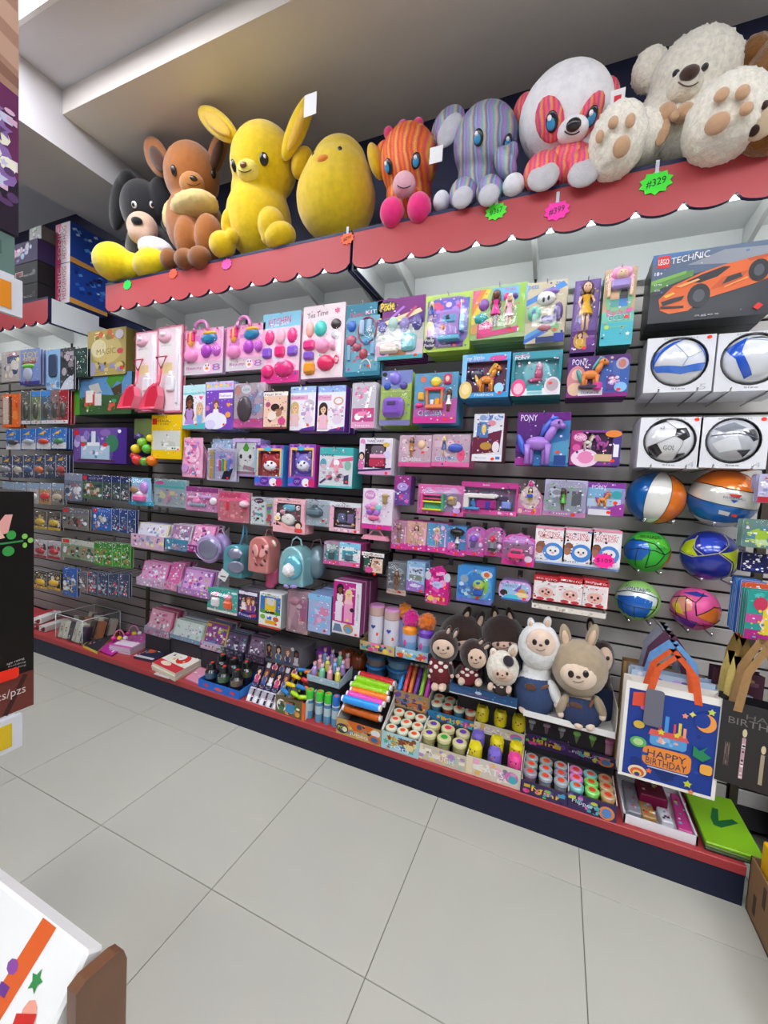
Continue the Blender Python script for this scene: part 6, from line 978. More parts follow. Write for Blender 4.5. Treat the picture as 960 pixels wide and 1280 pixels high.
# ---------------------------------------------------------------- goods standing on the plinth
def carton(lab, x0, y0, x1, y1, Y, D, col, spec, back=None, rise=False, group='open display cartons on the plinth', cat='carton', edge='e6e2dc', inner='4a4440', low=.0):
    """open topped carton; x0,y0 x1,y1: front face seen from upper left to lower right"""
    a, b = at(x0, y0, 1, Y), at(x1, y1, 1, Y); w, h = b.x-a.x, a.z-b.z; z = b.z
    if not rise: z = PL; h = a.z-PL
    H = back or h*1.9
    if rise and z > PL+.01: riser((a.x+b.x)/2-w/2+.003, (a.x+b.x)/2+w/2-.003, Y+.008, min(Y+D, W-.01), z, lab)
    t = thing('display_carton', lab, cat, ((a.x+b.x)/2, Y, z), 0, group); mb = MB()
    mb.box(-w/2, w/2, 0, .003, 0, h, inner, front=col); mb.box(-w/2, w/2, 0, D, 0, .003, inner); mb.box(-w/2, w/2, D-.003, D, 0, H*.8, inner)
    for sx in (-1, 1):
        q = sx*(w/2-.0015); V = []
        for e in (q-.0015, q+.0015): V += [(e, .003, 0), (e, D, 0), (e, D, H*.8), (e, .003, h)]
        mb.add(V, [(0, 3, 2, 1), (4, 5, 6, 7), (3, 7, 6, 2), (0, 4, 7, 3), (1, 2, 6, 5)], edge)
    part('carton_body', mb, 'print', t); art(spec, w, h, 0, t)
    t['w'] = w; t['h'] = h
    return t, w, h
def pot_proto(name, lab, cat, R, H, body, lid, sticker, group, band=None, m='plastic'):
    t = thing(name, lab, cat, (0, 0, -50), 0, group)
    mb = MB(); mb.lathe([(R*.78, 0), (R*.86, .003), (R, H*.7), (R, H*.78)], (0, 0, 0), body, 14, cols=[body, band or body, body]); part('pot', mb, m, t)
    mb = MB(); mb.lathe([(R*1.08, H*.78), (R*1.1, H*.8), (R*1.1, H*.95), (R*.96, H)], (0, 0, 0), lid, 14); part('lid', mb, m, t)
    mb = MB(); mb.lathe([(R*.55, H*1.0), (R*.5, H*1.012)], (0, 0, 0), sticker, 10); part('price_sticker', mb, 'print', t)
    return t
PROTO = []
def spread(mk, spots, labs):
    """mk: list of proto things; spots: (x, y, z, which, turn); each copy gets its own label"""
    for i, (x, y, z, k, rz) in enumerate(spots): clone(mk[k], (x, y, z), labs(i, k), rz)
def done(protos):
    for p in protos:
        for c in list(p.children):
            for g in list(c.children): bpy.data.objects.remove(g)
            bpy.data.objects.remove(c)
        bpy.data.objects.remove(p)
ORD = ('first', 'second', 'third', 'fourth', 'fifth', 'sixth')
def fill(c, protos, nx, ny, dx, dy, pick, lab, dz=0, z0=.004, m0=.02):
    t, w, h = c; n = 0
    for j in range(ny):
        for i in range(nx):
            k = pick(i, j); x = t.location.x-w/2+m0+.012+(w-2*m0-.024)*(i/(nx-1) if nx > 1 else .5); y = t.location.y+dy*.5+.006+dy*j
            clone(protos[k], (x, y, t.location.z+z0+dz*j), '%s: %s from the left, %s row from the front' % (lab[k] if isinstance(lab, (list, tuple)) else lab, ORD[i], ORD[j]) if 0 else '%s, %s along in the %s row of its carton' % (lab[k] if isinstance(lab, (list, tuple)) else lab, ORD[i], ORD[j]), RND.uniform(-.3, .3)); n += 1
# mini slime pots, four cartons
mini = [pot_proto('slime_pot', 'x', 'slime pot', .0255, .075, b_, l_, 'f04a2a', 'small slime pots in cartons', band=c_, m='clear' if 0 else 'plastic') for b_, l_, c_ in (('4a6a88', 'a8b0b4', '8a8a8a'), ('6a7a4a', 'a0a89a', 'b0a890'), ('8a4a78', '9a90a0', '6a5a70'), ('7ac85a', '8ae06a', '6a8a4a'), ('d070b0', 'e88ac8', 'c890b0'), ('e08a3a', 'c8a87a', 'd89a5a'), ('58b8c8', '88c8c8', '70a0a8'))]
cs = 'r 0 0 1 1 3a2a58;k 0 0 1 1 24 5a3a98,d8b02a,4aa0c8,e04a98,6ac84a,2a1a3a .16;t .5 .5 .55 .34 f0b82a/-.1 Mini;x .15 .3 d83a6a'
cu = 'r 0 0 1 1 3a2a5a;k 0 0 1 1 24 7a4aa8,48b0b8,e070b0,c8d04a,2a1a3a .16;t .34 .5 .5 .3 d8e8f0/-.1 Flippers;e .8 .4 .16 .4 e08a4a;e .8 .4 .1 .28 5a8ac8'
c1 = carton('grey slime pot carton on the plinth edge, below another', 652, 974, 710, 1005, .0, .17, '3a2a58', cs, back=.11)
fill(c1, mini, 3, 3, 0, .054, lambda i, j: (2, 0, 0, 1, 0, 2, 0, 1, 0)[(i+j*3) % 9], ['dull blue slime pot', 'olive slime pot', 'plum slime pot', '', '', '', ''], .0, .012)
c2 = carton('pastel slime pot carton on the plinth edge, below another', 710.5, 989, 771, 1020, .0, .17, '3a2a58', cu, back=.11)
fill(c2, mini, 3, 3, 0, .054, lambda i, j: (6, 3, 5, 4, 3, 5, 4, 6, 5)[(i+j*3) % 9], ['', '', '', 'lime slime pot', 'pink slime pot', 'orange slime pot', 'aqua slime pot'], .0, .012)
c3 = carton('upper grey slime pot carton stacked behind', 655, 914, 709.5, 945, .19, .12, '2a2040', cs, rise=True)
fill(c3, mini, 3, 2, 0, .054, lambda i, j: (0, 2, 0)[i], ['dull blue upper slime pot', '', 'plum upper slime pot', '', '', '', ''], .0, .045)
c4 = carton('upper pastel slime pot carton stacked behind', 710.5, 932, 769, 962, .19, .12, '3a2a58', cu, rise=True)
fill(c4, mini, 3, 2, 0, .054, lambda i, j: (3, 3, 4)[i], ['', '', '', 'lime upper slime pot', 'pink upper slime pot', '', ''], .0, .045)
# cat squeeze toys
def cat_proto(col, ears='f0a030'):
    t = thing('cat_squeeze_toy', 'x', 'squeeze toy', (0, 0, -50), 0, 'cat shaped squeeze toys')
    mb = MB(); mb.lathe([(.025, 0), (.03, .006), (.031, .035), (.031, .055), (.022, .071), (.004, .075)], (0, 0, 0), col, 14); part('body', mb, 'plastic', t)
    for sx in (-1, 1):
        mb = MB(); mb.lathe([(.009, 0), (.006, .01), (.001, .02)], (sx*.02, 0, .06), col, 8); part('ear', mb, 'plastic', t)
        mb = MB(); mb.ell((sx*.011, -.03, .048), (.003, .002, .004), '2a2020', 6, 5); part('eye', mb, 'plastic', t)
    mb = MB(); mb.ell((0, -.0305, .038), (.006, .003, .004), 'e06a3a', 6, 5); part('nose', mb, 'plastic', t)
    mb = MB(); mb.ell((0, -.012, .069), (.008, .008, .004), 'f04028', 8, 5); part('price_sticker', mb, 'print', t)
    return t
cats = [cat_proto('e8d81e'), cat_proto('7a68c8'), cat_proto('f04a98')]
pc = 'r 0 0 1 1 d8d0c0;k 0 0 1 1 26 f0e8d8,c8a0c0,a8c8c8,e8c060,f0b0c8,8a7a90 .16;r 0 0 .12 1 e8dcb8;t .45 .5 .5 .36 f4f0f0/-.08 CATS;e .84 .5 .12 .3 d070b0;e .86 .4 .08 .2 48b0c0'
c5 = carton('pale carton of cat toys on the plinth edge', 583.5, 943, 650, 986, .008, .15, 'd8d0c0', pc, back=.15)
fill(c5, cats, 3, 2, 0, .06, lambda i, j: ((0, 1, 2), (1, 0, 0))[j][i], ['yellow cat squeeze toy', 'violet cat squeeze toy', 'pink cat squeeze toy'], .02, .062)
c6 = carton('upper pale carton of yellow cat toys', 593, 901, 655, 932, .16, .14, 'd8d0c0', pc, rise=True, back=.12)
fill(c6, cats, 3, 1, 0, .05, lambda i, j: 0, ['upper yellow cat squeeze toy', '', ''], 0, .05)
# dough barrels
bar = [pot_proto('dough_barrel', 'x', 'dough pot', .031, .085, b_, 'd8d09a', l_, 'dough barrels', band='b0a870') for b_, l_ in (('a89a5a', '6a3ab0'), ('b03038', 'e8285a'), ('4a9a3a', '3aa83a'))]
c7 = carton('carton of dough barrels with coloured lids', 522, 927, 582, 965, .006, .15, 'd0c4a8', 'r 0 0 1 1 cfc3ac;k 0 0 1 1 26 f0e8d8,b08ac0,a8c8b8,e8d080,8a7a60,e0b0a0 .16;r 0 0 .12 1 e8dcb8;t .5 .42 .5 .36 f0ece8/-.08 DOUGH', back=.15)
fill(c7, bar, 3, 2, 0, .07, lambda i, j: ((0, 2, 0), (0, 1, 0))[j][i], ['cream dough barrel', 'red dough barrel', 'green dough barrel'], .008, .03, .032)
# small putty pots with white lids
put = [pot_proto('putty_pot', 'x', 'putty pot', .0265, .07, b_, 'd8dcc0', 'f0502a', 'white lidded putty pots') for b_ in ('8a3a2a', '2a6a88', 'a85a30')]
c8 = carton('carton of white lidded putty pots beside the tube carton', 477.5, 912, 523, 947, -.004, .16, 'b8a068', 'r 0 0 1 1 a8d0d8;k 0 0 1 1 24 c8a03a,3a7ab8,e8d8a0,8a4a2a,60b0a0 .18;t .45 .6 .6 .3 e8c83a/-.1 PUTTY;t .45 .25 .6 .2 f0f0f0/-.1 GOO', back=.17)
fill(c8, put, 3, 3, 0, .05, lambda i, j: (i+j) % 3, ['brown putty pot', 'blue putty pot', 'orange putty pot'], .016, .03, .026)
c9 = carton('upper blue carton of white lidded putty pots', 533.5, 886, 596, 917, .16, .14, '2a6a98', 'r 0 0 1 1 2a78a8;k 0 0 1 1 24 d84aa0,e8b83a,3ac0c8,5a3a98,2a5a88 .16;t .55 .5 .5 .4 f0b82a/-.1 Mini;e .8 .5 .1 .3 c04ab0', rise=True, back=.12)
fill(c9, put, 4, 2, 0, .05, lambda i, j: (1, 0, 1, 2)[i], ['brown upper putty pot', 'blue upper putty pot', 'orange upper putty pot'], .006, .02, .03)
done(mini+cats+bar+put)
# pop tubes
def tube_toy(col, L, R, lab, loc, rz=0, ry=0):
    t = thing('stretch_tube', lab, 'stretch tube', loc, rz, 'bright stretch tubes in cartons'); n = 14; pr = []
    for i in range(n+1): pr += [(R*(1 if i % 2 else .93), -L/2+L*i/n)]
    mb = MB(); mb.lathe(pr, (0, 0, 0), col, 14, axis='x'); part('tube', mb, 'plastic', t)
    for sx in (-1, 1):
        mb = MB(); mb.lathe([(R*.7, sx*L/2), (R*.72, sx*(L/2+.012))] if sx > 0 else [(R*.72, -L/2-.012), (R*.7, -L/2)], (0, 0, 0), 'eceae6', 14, axis='x'); part('end_cap', mb, 'plastic', t)
    return t
c = carton('big carton of bright stretch tubes with scooped front', 421, 896, 476, 929, -.006, .2, 'b87a3a', 'r 0 0 1 1 c8a05a;k 0 0 1 1 30 3a4a68,d86a2a,e8c84a,6a8a98,2a2430,f0e8d0 .12;p d8661a .22 1 .84 1 .7 .55 .4 .45;e .14 .4 .14 .3 3a3a48;t .14 .42 .2 .24 d8e04a POP;t .52 .22 .4 .22 f0f0f4/-.06 JUMBO;e .88 .7 .1 .2 e0e0e4;e .86 .3 .14 .26 c86a3a;e .86 .3 .08 .16 3a6a98', back=.27)
t0, w, h = c
for k, (col, y, z, nm) in enumerate((('2a9af0', .03, .175, 'sky blue'), ('e84ab8', .062, .185, 'magenta'), ('f0801a', .092, .198, 'orange'), ('98d81a', .122, .21, 'lime'), ('98d81a', .152, .23, 'upper lime'), ('e0303a', .18, .245, 'red'), ('d8661a', .045, .115, 'lower orange'))):
    tube_toy(col, w*.78, .021, nm+' stretch tube lying in the big carton', (t0.location.x-.005+.008*(k % 3), t0.location.y+y, PL+z), RND.uniform(-.04, .04))
c = carton('small carton of slim upright stretch tubes', 492.5, 861, 535, 893, .16, .14, '8a6a4a', 'r 0 0 1 1 a88a5a;k 0 0 1 1 30 3a3a5a,6a4a98,e8c84a,b86a3a,2a2430,5a7ab8 .14;e .76 .3 .18 .34 d88a4a;e .76 .3 .1 .22 3a6a98', rise=True, back=.16)
t0, w, h = c
for k, (col, nm) in enumerate((('2a90e0', 'blue'), ('e8404a', 'red'), ('f07a2a', 'orange'), ('7a3ab0', 'violet'), ('98d83a', 'lime'), ('d83ac0', 'pink'))):
    q = tube_toy(col, .15, .013, 'slim '+nm+' stretch tube standing in the small carton', (t0.location.x-w/2+.022+k*(w-.044)/5, t0.location.y+.06, t0.location.z+.125), math.pi/2); q.rotation_euler = (0, -.9, math.pi/2)
# party spray cans
for k, (u, v0, v1, capc, nm) in enumerate(((384, 864, 898, '48c83a', 'first'), (396, 866.5, 903, '48c83a', 'second'), (406.5, 869.5, 906, '48c83a', 'third'), (416.5, 872.5, 909, '1a6ac8', 'blue capped'))):
    p = at(u, v1, 2, PL); s = depth(p)/F; H = (v1-v0)*s*1.05; R = 5.2*s
    t = thing('spray_can', ('green capped party spray can, %s from the foam toys' % nm) if k < 3 else 'blue capped party spray can beside the tube carton', 'spray can', (p.x, max(p.y, .0)+.02, PL), RND.uniform(0, 1), 'party spray cans')
    mb = MB(); mb.lathe([(R*.9, 0), (R, .004), (R, H*.28), (R, H*.55), (R, H*.66), (R*.85, H*.7)], (0, 0, 0), 'a8c0d0', 14, cols=['c8c8cc', '5a9ac0', 'b0c8d0', '4a88b0', 'd0d0d4']); part('can', mb, 'pearl', t)
    mb = MB(); mb.lathe([(R*.97, H*.7), (R*.97, H*.96), (R*.85, H)], (0, 0, 0), capc, 14); part('cap', mb, 'plastic', t)
    mb = MB(); mb.ell((0, 0, H), (R*.5, R*.5, .002), 'f05a2a', 8, 4); part('price_sticker', mb, 'print', t)
# carton of foam shooters
c = carton('carton heaped with lime, yellow and blue foam shooters', 345, 868, 381, 894, .0, .22, '5a4a3a', 'r 0 0 1 1 6a5a3a;k 0 0 1 1 24 d8a03a,2a2430,4a7a3a,c84a3a,e8e0c8 .16;e .2 .5 .16 .34 e8e4e4;e .2 .5 .12 .25 3a3a44;p e8641e .9 0 1 0 1 1 .9 1;r .35 .2 .3 .5 3a88b8', back=.2)
t0, w, h = c
cols = (('2a80c8', 'blue'), ('a8d81a', 'lime'), ('e8c81e', 'yellow'), ('f0801e', 'orange'), ('d8303a', 'red'))
for k in range(12):
    col, nm = cols[(0, 1, 1, 2, 0, 3, 2, 4, 1, 0, 3, 2)[k]]; j, i = divmod(k, 3)
    t = thing('foam_shooter', '%s toy foam shooter in the heap, %s row back, %s along' % (nm, ORD[j], ORD[i]), 'toy', (t0.location.x-w*.3+i*w*.3+RND.uniform(-.01, .01), .035+j*.05, PL+.1+j*.022+RND.uniform(0, .012)), RND.uniform(-.5, .5), 'foam shooters in the carton')
    mb = MB(); mb.lathe([(.008, -.034), (.013, -.028), (.013, .016), (.009, .022), (.009, .036)], (0, 0, 0), col, 10, axis='x'); part('barrel', mb, 'plastic', t)
    mb = MB(); mb.rbox(-.02, -.006, -.005, .005, -.03, -.008, cols[(k+2) % 5][0], .003); part('grip', mb, 'plastic', t)
# carton of pastel bottles
c = carton('long clear sided carton of pastel bubble bottles', 384, 842, 424, 862, .1, .22, 'b0c4d0', 'k 0 0 1 1 12 c8d8e0,a0b8c8 .2', rise=True, back=.12, edge='b8c8d4')
t0, w, h = c
for k in range(12):
    j, i = divmod(k, 4); col, nm = (('b898d8', 'lilac'), ('88d8b0', 'mint'), ('f0a8b8', 'pink'), ('e8e060', 'yellow'), ('88b8e8', 'pale blue'))[(i+j*2) % 5]
    t = thing('bubble_bottle', '%s bubble bottle, %s along in %s row of the clear carton' % (nm, ORD[i], ORD[j]), 'bottle', (t0.location.x-w*.36+i*w*.24, t0.location.y+.03+j*.055, t0.location.z+.02+j*.02), 0, 'pastel bubble bottles')
    mb = MB(); mb.lathe([(.014, 0), (.016, .004), (.016, .05), (.008, .062), (.008, .07)], (0, 0, 0), col, 10); part('bottle', mb, 'plastic', t)
    mb = MB(); mb.lathe([(.01, .07), (.01, .085), (.006, .088)], (0, 0, 0), 'e8e4ee' if k % 2 else 'f0c0c8', 10); part('cap', mb, 'plastic', t)
    mb = MB(); mb.ell((0, -.004, .088), (.006, .006, .003), 'f05030', 6, 4); part('price_sticker', mb, 'print', t)
# glitter cups in a blue tray
c = carton('bright blue tray of black lidded glitter cups', 248, 848, 299, 874, -.0, .2, '1a6ad0', 'r 0 0 1 1 1a68cc;e .2 .5 .06 .2 d03a4a;e .5 .4 .1 .2 e05a5a;e .84 .5 .06 .2 d03a4a', back=.08, edge='3a88e0', inner='1a5ab0')
t0, w, h = c
glit = ('3a5a78', '4a6a4a', '6a5a4a', '5a4a6a', '4a4a50', '5a5a3a')
for k in range(6):
    j, i = divmod(k, 3); x = t0.location.x-w*.32+i*w*.31; y = t0.location.y+.045+j*.085
    t = thing('glitter_cup', 'black lidded glitter cup, %s along in the %s row of the blue tray' % (ORD[i], ORD[j]), 'cup', (x, y, PL+.004+j*.02), RND.uniform(0, 3), 'glitter cups in the blue tray')
    mb = MB(); mb.lathe([(.03, 0), (.034, .004), (.038, .055), (.038, .09), (.028, .105)], (0, 0, 0), '2c2c30', 14, cols=['2a2a2e', '1e1e22', glit[k % 6], '2c2c30']); part('cup', mb, 'pearl', t)
    mb = MB(); mb.lathe([(.026, .105), (.027, .11), (.027, .14), (.022, .145)], (0, 0, 0), '141416', 14); part('lid', mb, 'plastic', t)
    mb = MB(); mb.ell((0, -.004, .145), (.011, .012, .003), 'f04828', 8, 4); part('price_sticker', mb, 'print', t)
# slim doll boxes leaning back, white feet to the front
for k in range(10):
    j, i = divmod(k, 5); x = 1.25+i*.047; y = .012+j*.1
    t = thing('slim_doll_box', 'slim dark doll box with white foot, %s along in the %s row' % (ORD[i], ORD[j]), 'doll box', (x, y, PL+j*.03), RND.uniform(-.04, .04), 'slim doll boxes on the plinth', rx=-.55)
    mb = MB(); mb.rbox(-.02, .02, .004, .034, .075, .2, '2c2638', .002); part('box_body', mb, 'print', t)
    mb = MB(); mb.rbox(-.0215, .0215, 0, .038, 0, .08, 'dcdce4', .002); part('box_foot', mb, 'print', t)
    art('r .0 .5 .62 .42 a8a8b4;r .64 .06 .34 .86 26262c;r .06 .08 .5 .34 f0f0f4;k 0 .3 1 .6 6 3a4a98,b84a70,e8e8f0 .08', .042, .08, 0, t)
    art('r .04 .02 .92 .96 %s;f .5 .95 .5 %s %s %s;k 0 0 1 .3 5 8a8ab0,d85a80,e8e8f0 .1' % (('3a3450', '44304a', '2a3450')[k % 3], ('b84a78', '3a5a98', 'd8d8e0')[k % 3], ('1a1214', '6a3a2a', '2a1a1a')[k % 3], 'abc'[k % 3]), .04, .125, .004, t, flatname='front_print', z0=.075)
# wide doll box
p0 = at(330, 800, 1, .2); p1 = at(377, 838, 1, .2); w, h = p1.x-p0.x, p0.z-p1.z
riser(p0.x, p1.x, .205, .34, p1.z, 'wide doll box')
t = thing('doll_box', 'wide dark doll box with four girls printed on front', 'doll box', ((p0.x+p1.x)/2, .2, p1.z), 0); mb = MB(); mb.box(-w/2, w/2, 0, .14, 0, h, '88848c', front='5a5660'); part('box_body', mb, 'print', t)
art('r .02 .02 .96 .94 64606a;k 0 .8 1 .2 10 c8c8d0,8a8a94 .06;f .15 .9 .55 2a2a3a 14100f b;f .4 .92 .6 4a7a98 3a2418 a;f .64 .9 .58 3a4a7a 8a5a3a a;f .86 .9 .55 c8c8d4 1a1414 c', w, h, 0, t)
# tubs with blue lids
for k, (u0, v0, u1, v1, nm) in enumerate(((454, 818, 478, 850, 'holding orange bits, beside the canisters'), (480, 822, 507, 854, 'plain, beside the slim tube carton'))):
    a, b = at(u0, v0, 1, .2), at(u1, v1, 1, .2); R = (b.x-a.x)/2; H = a.z-b.z
    riser((a.x+b.x)/2-R*.8, (a.x+b.x)/2+R*.8, .2, .34, b.z, ('orange filled' if k == 0 else 'plain')+' blue tub')
    t = thing('slime_tub', 'clear blue lidded tub '+nm, 'tub', ((a.x+b.x)/2, .2+R*.9, b.z), 0, 'blue lidded tubs', )
    mb = MB(); mb.lathe([(R*.8, 0), (R*.85, H*.05), (R*.86, H*.35)], (0, 0, 0), '2a5a80', 18); part('lower_tub', mb, 'plastic', t)
    mb = MB(); mb.lathe([(R*.98, H*.35), (R, H*.37), (R, H*.47), (R*.92, H*.5)], (0, 0, 0), '1a6aa8', 18); part('lid', mb, 'plastic', t)
    mb = MB(); mb.lathe([(R*.85, H*.5), (R*.9, H*.55), (R*.92, H*.85)], (0, 0, 0), '3a6a90' if k else '5a5a70', 18, cols=['3a6a90', '6a5a58' if k == 0 else '4a7a98']); part('upper_tub', mb, 'plastic', t)
    mb = MB(); mb.lathe([(R, H*.85), (R, H*.94), (R*.9, H)], (0, 0, 0), '1f5f98', 18); part('lid', mb, 'plastic', t)
# purple lidded jar and brown plush lump in the dim back
p = at(402, 822, 1, .24); t = thing('putty_jar', 'round jar with violet lid in the dim back of the plinth', 'jar', (p.x, .27, p.z-.04), 0); riser(p.x-.045, p.x+.045, .24, .34, p.z-.04, 'violet lidded jar')
mb = MB(); mb.lathe([(.04, 0), (.045, .01), (.045, .05)], (0, 0, 0), '6a4a78', 16); part('jar', mb, 'plastic', t); mb = MB(); mb.lathe([(.048, .05), (.048, .08), (.04, .086)], (0, 0, 0), '8a3ab0', 16); part('lid', mb, 'plastic', t)
for u, v, lab in ((432, 822, 'rust brown pumpkin squeeze ball at the dim back'), (446, 828, 'second rust brown pumpkin squeeze ball at the back')):
    p = at(u, v, 1, .25); t = thing('squeeze_ball', lab, 'squeeze ball', (p.x, .28, p.z-.05), 0, 'rust brown squeeze balls'); riser(p.x-.04, p.x+.04, .25, .335, p.z-.05, lab)
    mb = MB()
    for k in range(8): a = k*math.pi/4; mb.ell((.022*math.cos(a), .022*math.sin(a), .045), (.026, .026, .045), '7a3a18', 10, 7)
    part('ball', mb, 'plastic', t); mb = MB(); mb.tube([(0, 0, .085), (.004, 0, .105)], .006, '4a5a2a', 6); part('stem', mb, 'plastic', t)
# canisters and fluffy topped bottles on the tray shelf
tr = tray('shelf_tray', 'printed tray under the two white canisters', 449.5, 800, 494, 822, 'c8b078', 'k 0 0 1 1 30 3a6a3a,d84a98,e8c84a,5a3a68,48a0b8 .2;r .3 .7 .4 .3 f070b0', Y=.1, d=.14)
for u, v0, v1, nm in ((468, 756, 803, 'with blue heart'), (487, 761, 810, 'next to the orange topped bottle')):
    a, b = at(u, v0, 1, .14), at(u, v1, 1, .14); H = a.z-b.z; R = .042
    t = thing('canister', 'white toy canister with printed lid '+nm, 'canister', (b.x, .155, max(b.z, tr.location.z+.003)), 0, 'white toy canisters')
    mb = MB(); mb.lathe([(R*.96, 0), (R, .004), (R, H*.72), (R*.99, H*.74)], (0, 0, 0), 'd8d4e0', 20); part('can', mb, 'plastic', t)
    mb = MB(); mb.lathe([(R*.99, H*.74), (R*1.01, H*.76), (R*1.01, H*.96), (R*.94, H)], (0, 0, 0), 'c888b8', 20, cols=['a88a78', 'c8a8a0', 'd890c8']); part('lid', mb, 'plastic', t)
    mb = MB(); mb.prism(heartp(0, H*.46, .013), -R-.002, -R+.004, '3a4aa8'); part('heart_emblem', mb, 'print', t)
    mb = MB(); mb.lathe([(.009, -R-.001), (.009, -R-.002)][::-1], (.02, .006, H*.28), 'f0502a', 10, axis='y'); part('price_sticker', mb, 'print', t)
tr = tray('shelf_tray', 'pale blue tray under the two fluffy topped bottles', 493.5, 808, 535, 830, 'a8c8dc', 'k 0 0 1 1 26 e8b83a,d84aa8,5ac0d8,f0f0f8,e0502a .2;t .3 .6 .4 .3 e8b020 Hair', Y=.1, d=.14)
for u, v0, v1, capc, hc, nm in ((510, 778, 815, 'f0901e', 'd81a88', 'orange capped'), (530, 783, 820, '6a3ab0', 'e0701a', 'violet capped')):
    a, b = at(u, v0, 1, .14), at(u, v1, 1, .14); H = a.z-b.z; R = .038
    t = thing('fluffy_bottle', nm+' toy bottle with fluffy hair on top', 'toy bottle', (b.x, .155, tr.location.z+.003), 0, 'fluffy topped bottles')
    mb = MB(); mb.lathe([(R, 0), (R, H*.2), (R, H*.5), (R, H*.75)], (0, 0, 0), 'a8b8d8', 18, cols=['8a90c0', '7aa8d0', 'b0b8e0']); part('bottle', mb, 'plastic', t)
    mb = MB(); mb.lathe([(R*1.03, H*.75), (R*1.03, H*.9), (R*.7, H)], (0, 0, 0), capc, 18); part('cap', mb, 'plastic', t)
    mb = MB(); mb.ell((-.01, -R*.9, H*.45), (.012, .004, .02), 'e04a98', 8, 6); part('print_blob', mb, 'print', t)
    mb = MB()
    for sx, cc in ((-1, 'd8701e'), (1, hc)): pass
    mb.ell((0, 0, H+.035), (.045, .035, .045), 'ffffff', 14, 9); o = part('fluffy_hair', mb, fur(hc), t); remesh(o, .006, 1, .03, .012)
for u, v, c_, nm in ((505, 766, 'e0801a', 'orange'),):
    p = at(u, v, 1, .17); t = thing('fluffy_bottle', 'bottle behind with only its orange fluffy hair showing', 'toy bottle', (p.x, .19, tr.location.z+.003), 0, 'fluffy topped bottles'); mb = MB(); mb.lathe([(.035, 0), (.035, .17)], (0, 0, 0), '8a90c0', 16); part('bottle', mb, 'plastic', t); mb = MB(); mb.ell((0, 0, p.z-tr.location.z), (.04, .03, .045), 'ffffff', 14, 9); o = part('fluffy_hair', mb, fur(c_), t); remesh(o, .006, 1, .03, .012)
# ---- flat goods lying on the plinth further along
def slab(name, lab, cat, pts, H, col, page, spec='', n=1, group=None, z=PL):
    """flat pile: px corners front-left, front-right, back-right, back-left of its top, lying on the plinth"""
    P = [at(u, v, 2, z+H) for u, v in pts]; ux = (P[1]-P[0]); uy = (P[3]-P[0]); ux.z = uy.z = 0
    for k in range(n):
        t = thing(name, lab if n == 1 else lab+', '+('bottom', 'second', 'third', 'top')[k if k < n-1 else 3]+' of its pile', cat, (P[0].x, P[0].y, z+k*H/n), 0, group)
        h = H/n-.001; mb = MB(); j = Vector((RND.uniform(-.004, .004), RND.uniform(-.004, .004), 0))
        V = [j, ux+j, ux+uy+j, uy+j]; V = V+[v+Vector((0, 0, h)) for v in V]
        mb.add(V, [(0, 1, 5, 4), (1, 2, 6, 5), (2, 3, 7, 6), (3, 0, 4, 7), (3, 2, 1, 0)], page); mb.add(V, [(4, 5, 6, 7)], col); part('book', mb, 'print', t)
        if k == n-1 and spec:
            m2 = MB(); lay = 0
            for op in spec.split(';'):
                q = op.split(); zz = h+.0006+.0004*lay; lay += 1; f = lambda a, b: ux*float(a)+uy*float(b)+j+Vector((0, 0, zz))
                if q[0] == 'r': a, b, c_, d_ = map(float, q[1:5]); m2.add([f(a, b), f(a+c_, b), f(a+c_, b+d_), f(a, b+d_)], [(0, 1, 2, 3)], q[5])
                if q[0] == 'e': a, b, c_, d_ = map(float, q[1:5]); m2.add([f(a+c_*math.cos(i*.45), b+d_*math.sin(i*.45)) for i in range(14)], [list(range(14))], q[5])
                if q[0] == 'k':
                    cc = q[2].split(',')
                    for i in range(int(q[1])):
                        a, b, r = RND.uniform(.05, .9), RND.uniform(.05, .9), RND.uniform(.03, .08); zz += .00004
                        m2.add([f(a, b), f(a+r, b+RND.uniform(-.02, .02)), f(a+r*.9, b+r*1.3), f(a, b+r)], [(0, 1, 2, 3)], RND.choice(cc))
            part('cover_print', m2, 'print', t)
slab('story_book', 'white and red story book', 'book', ((190, 828), (219, 842), (260, 822), (233, 808)), .05, 'eae4d8', 'd8d0b8', 'r 0 0 1 .25 c83038;e .35 .16 .2 .08 e8d8c0;e .6 .5 .2 .2 d83a30;e .5 .55 .1 .12 f0f0f0;k 12 e8b83a,2a2a30,5a8a3a,f0e8d8;r .0 .7 .3 .08 8ab0d0;e .3 .78 .1 .05 5a6a3a', 3, 'story books in a pile')
slab('magazine', 'dark blue figure magazine lying between the book piles', 'magazine', ((167, 820), (193, 826), (219, 808), (197, 802)), .02, '2a2a44', '3a3a48', 'k 16 d84a3a,3a3a48,8a8a98,5a4a3a,e8e0d8;r 0 0 .9 .1 c8c8d0;e .4 .5 .18 .2 c85a3a;e .7 .6 .14 .16 f0ece8')
slab('sticker_book', 'pink and white sticker book', 'book', ((137, 806), (163, 811), (198, 796), (173, 790)), .045, 'c860a8', 'd0c8d4', 'r .05 .1 .9 .3 e8d8e4;k 12 e8a0cc,8a3a78,f0f0f4,d84a98', 3, 'sticker books in a pile')
slab('comic_pack', 'dark comic pack with yellow edge beside the acrylic box', 'comic pack', ((104, 806), (122, 814), (150, 790), (132, 781)), .02, '2a2a38', 'd8c03a', 'r 0 .0 .04 1 d8c83a;k 16 4a6a5a,8a5a3a,2a2a30,c8c8c0,d86a3a')
slab('magenta_toy_card', 'magenta toy card lying flat under two pink wire arches', 'toy set', ((121, 812), (139, 819), (180, 796), (160, 789)), .012, 'b82a98', '8a1a70', 'k 14 e87ac8,8a1a78,f0e040,f0f0f4')
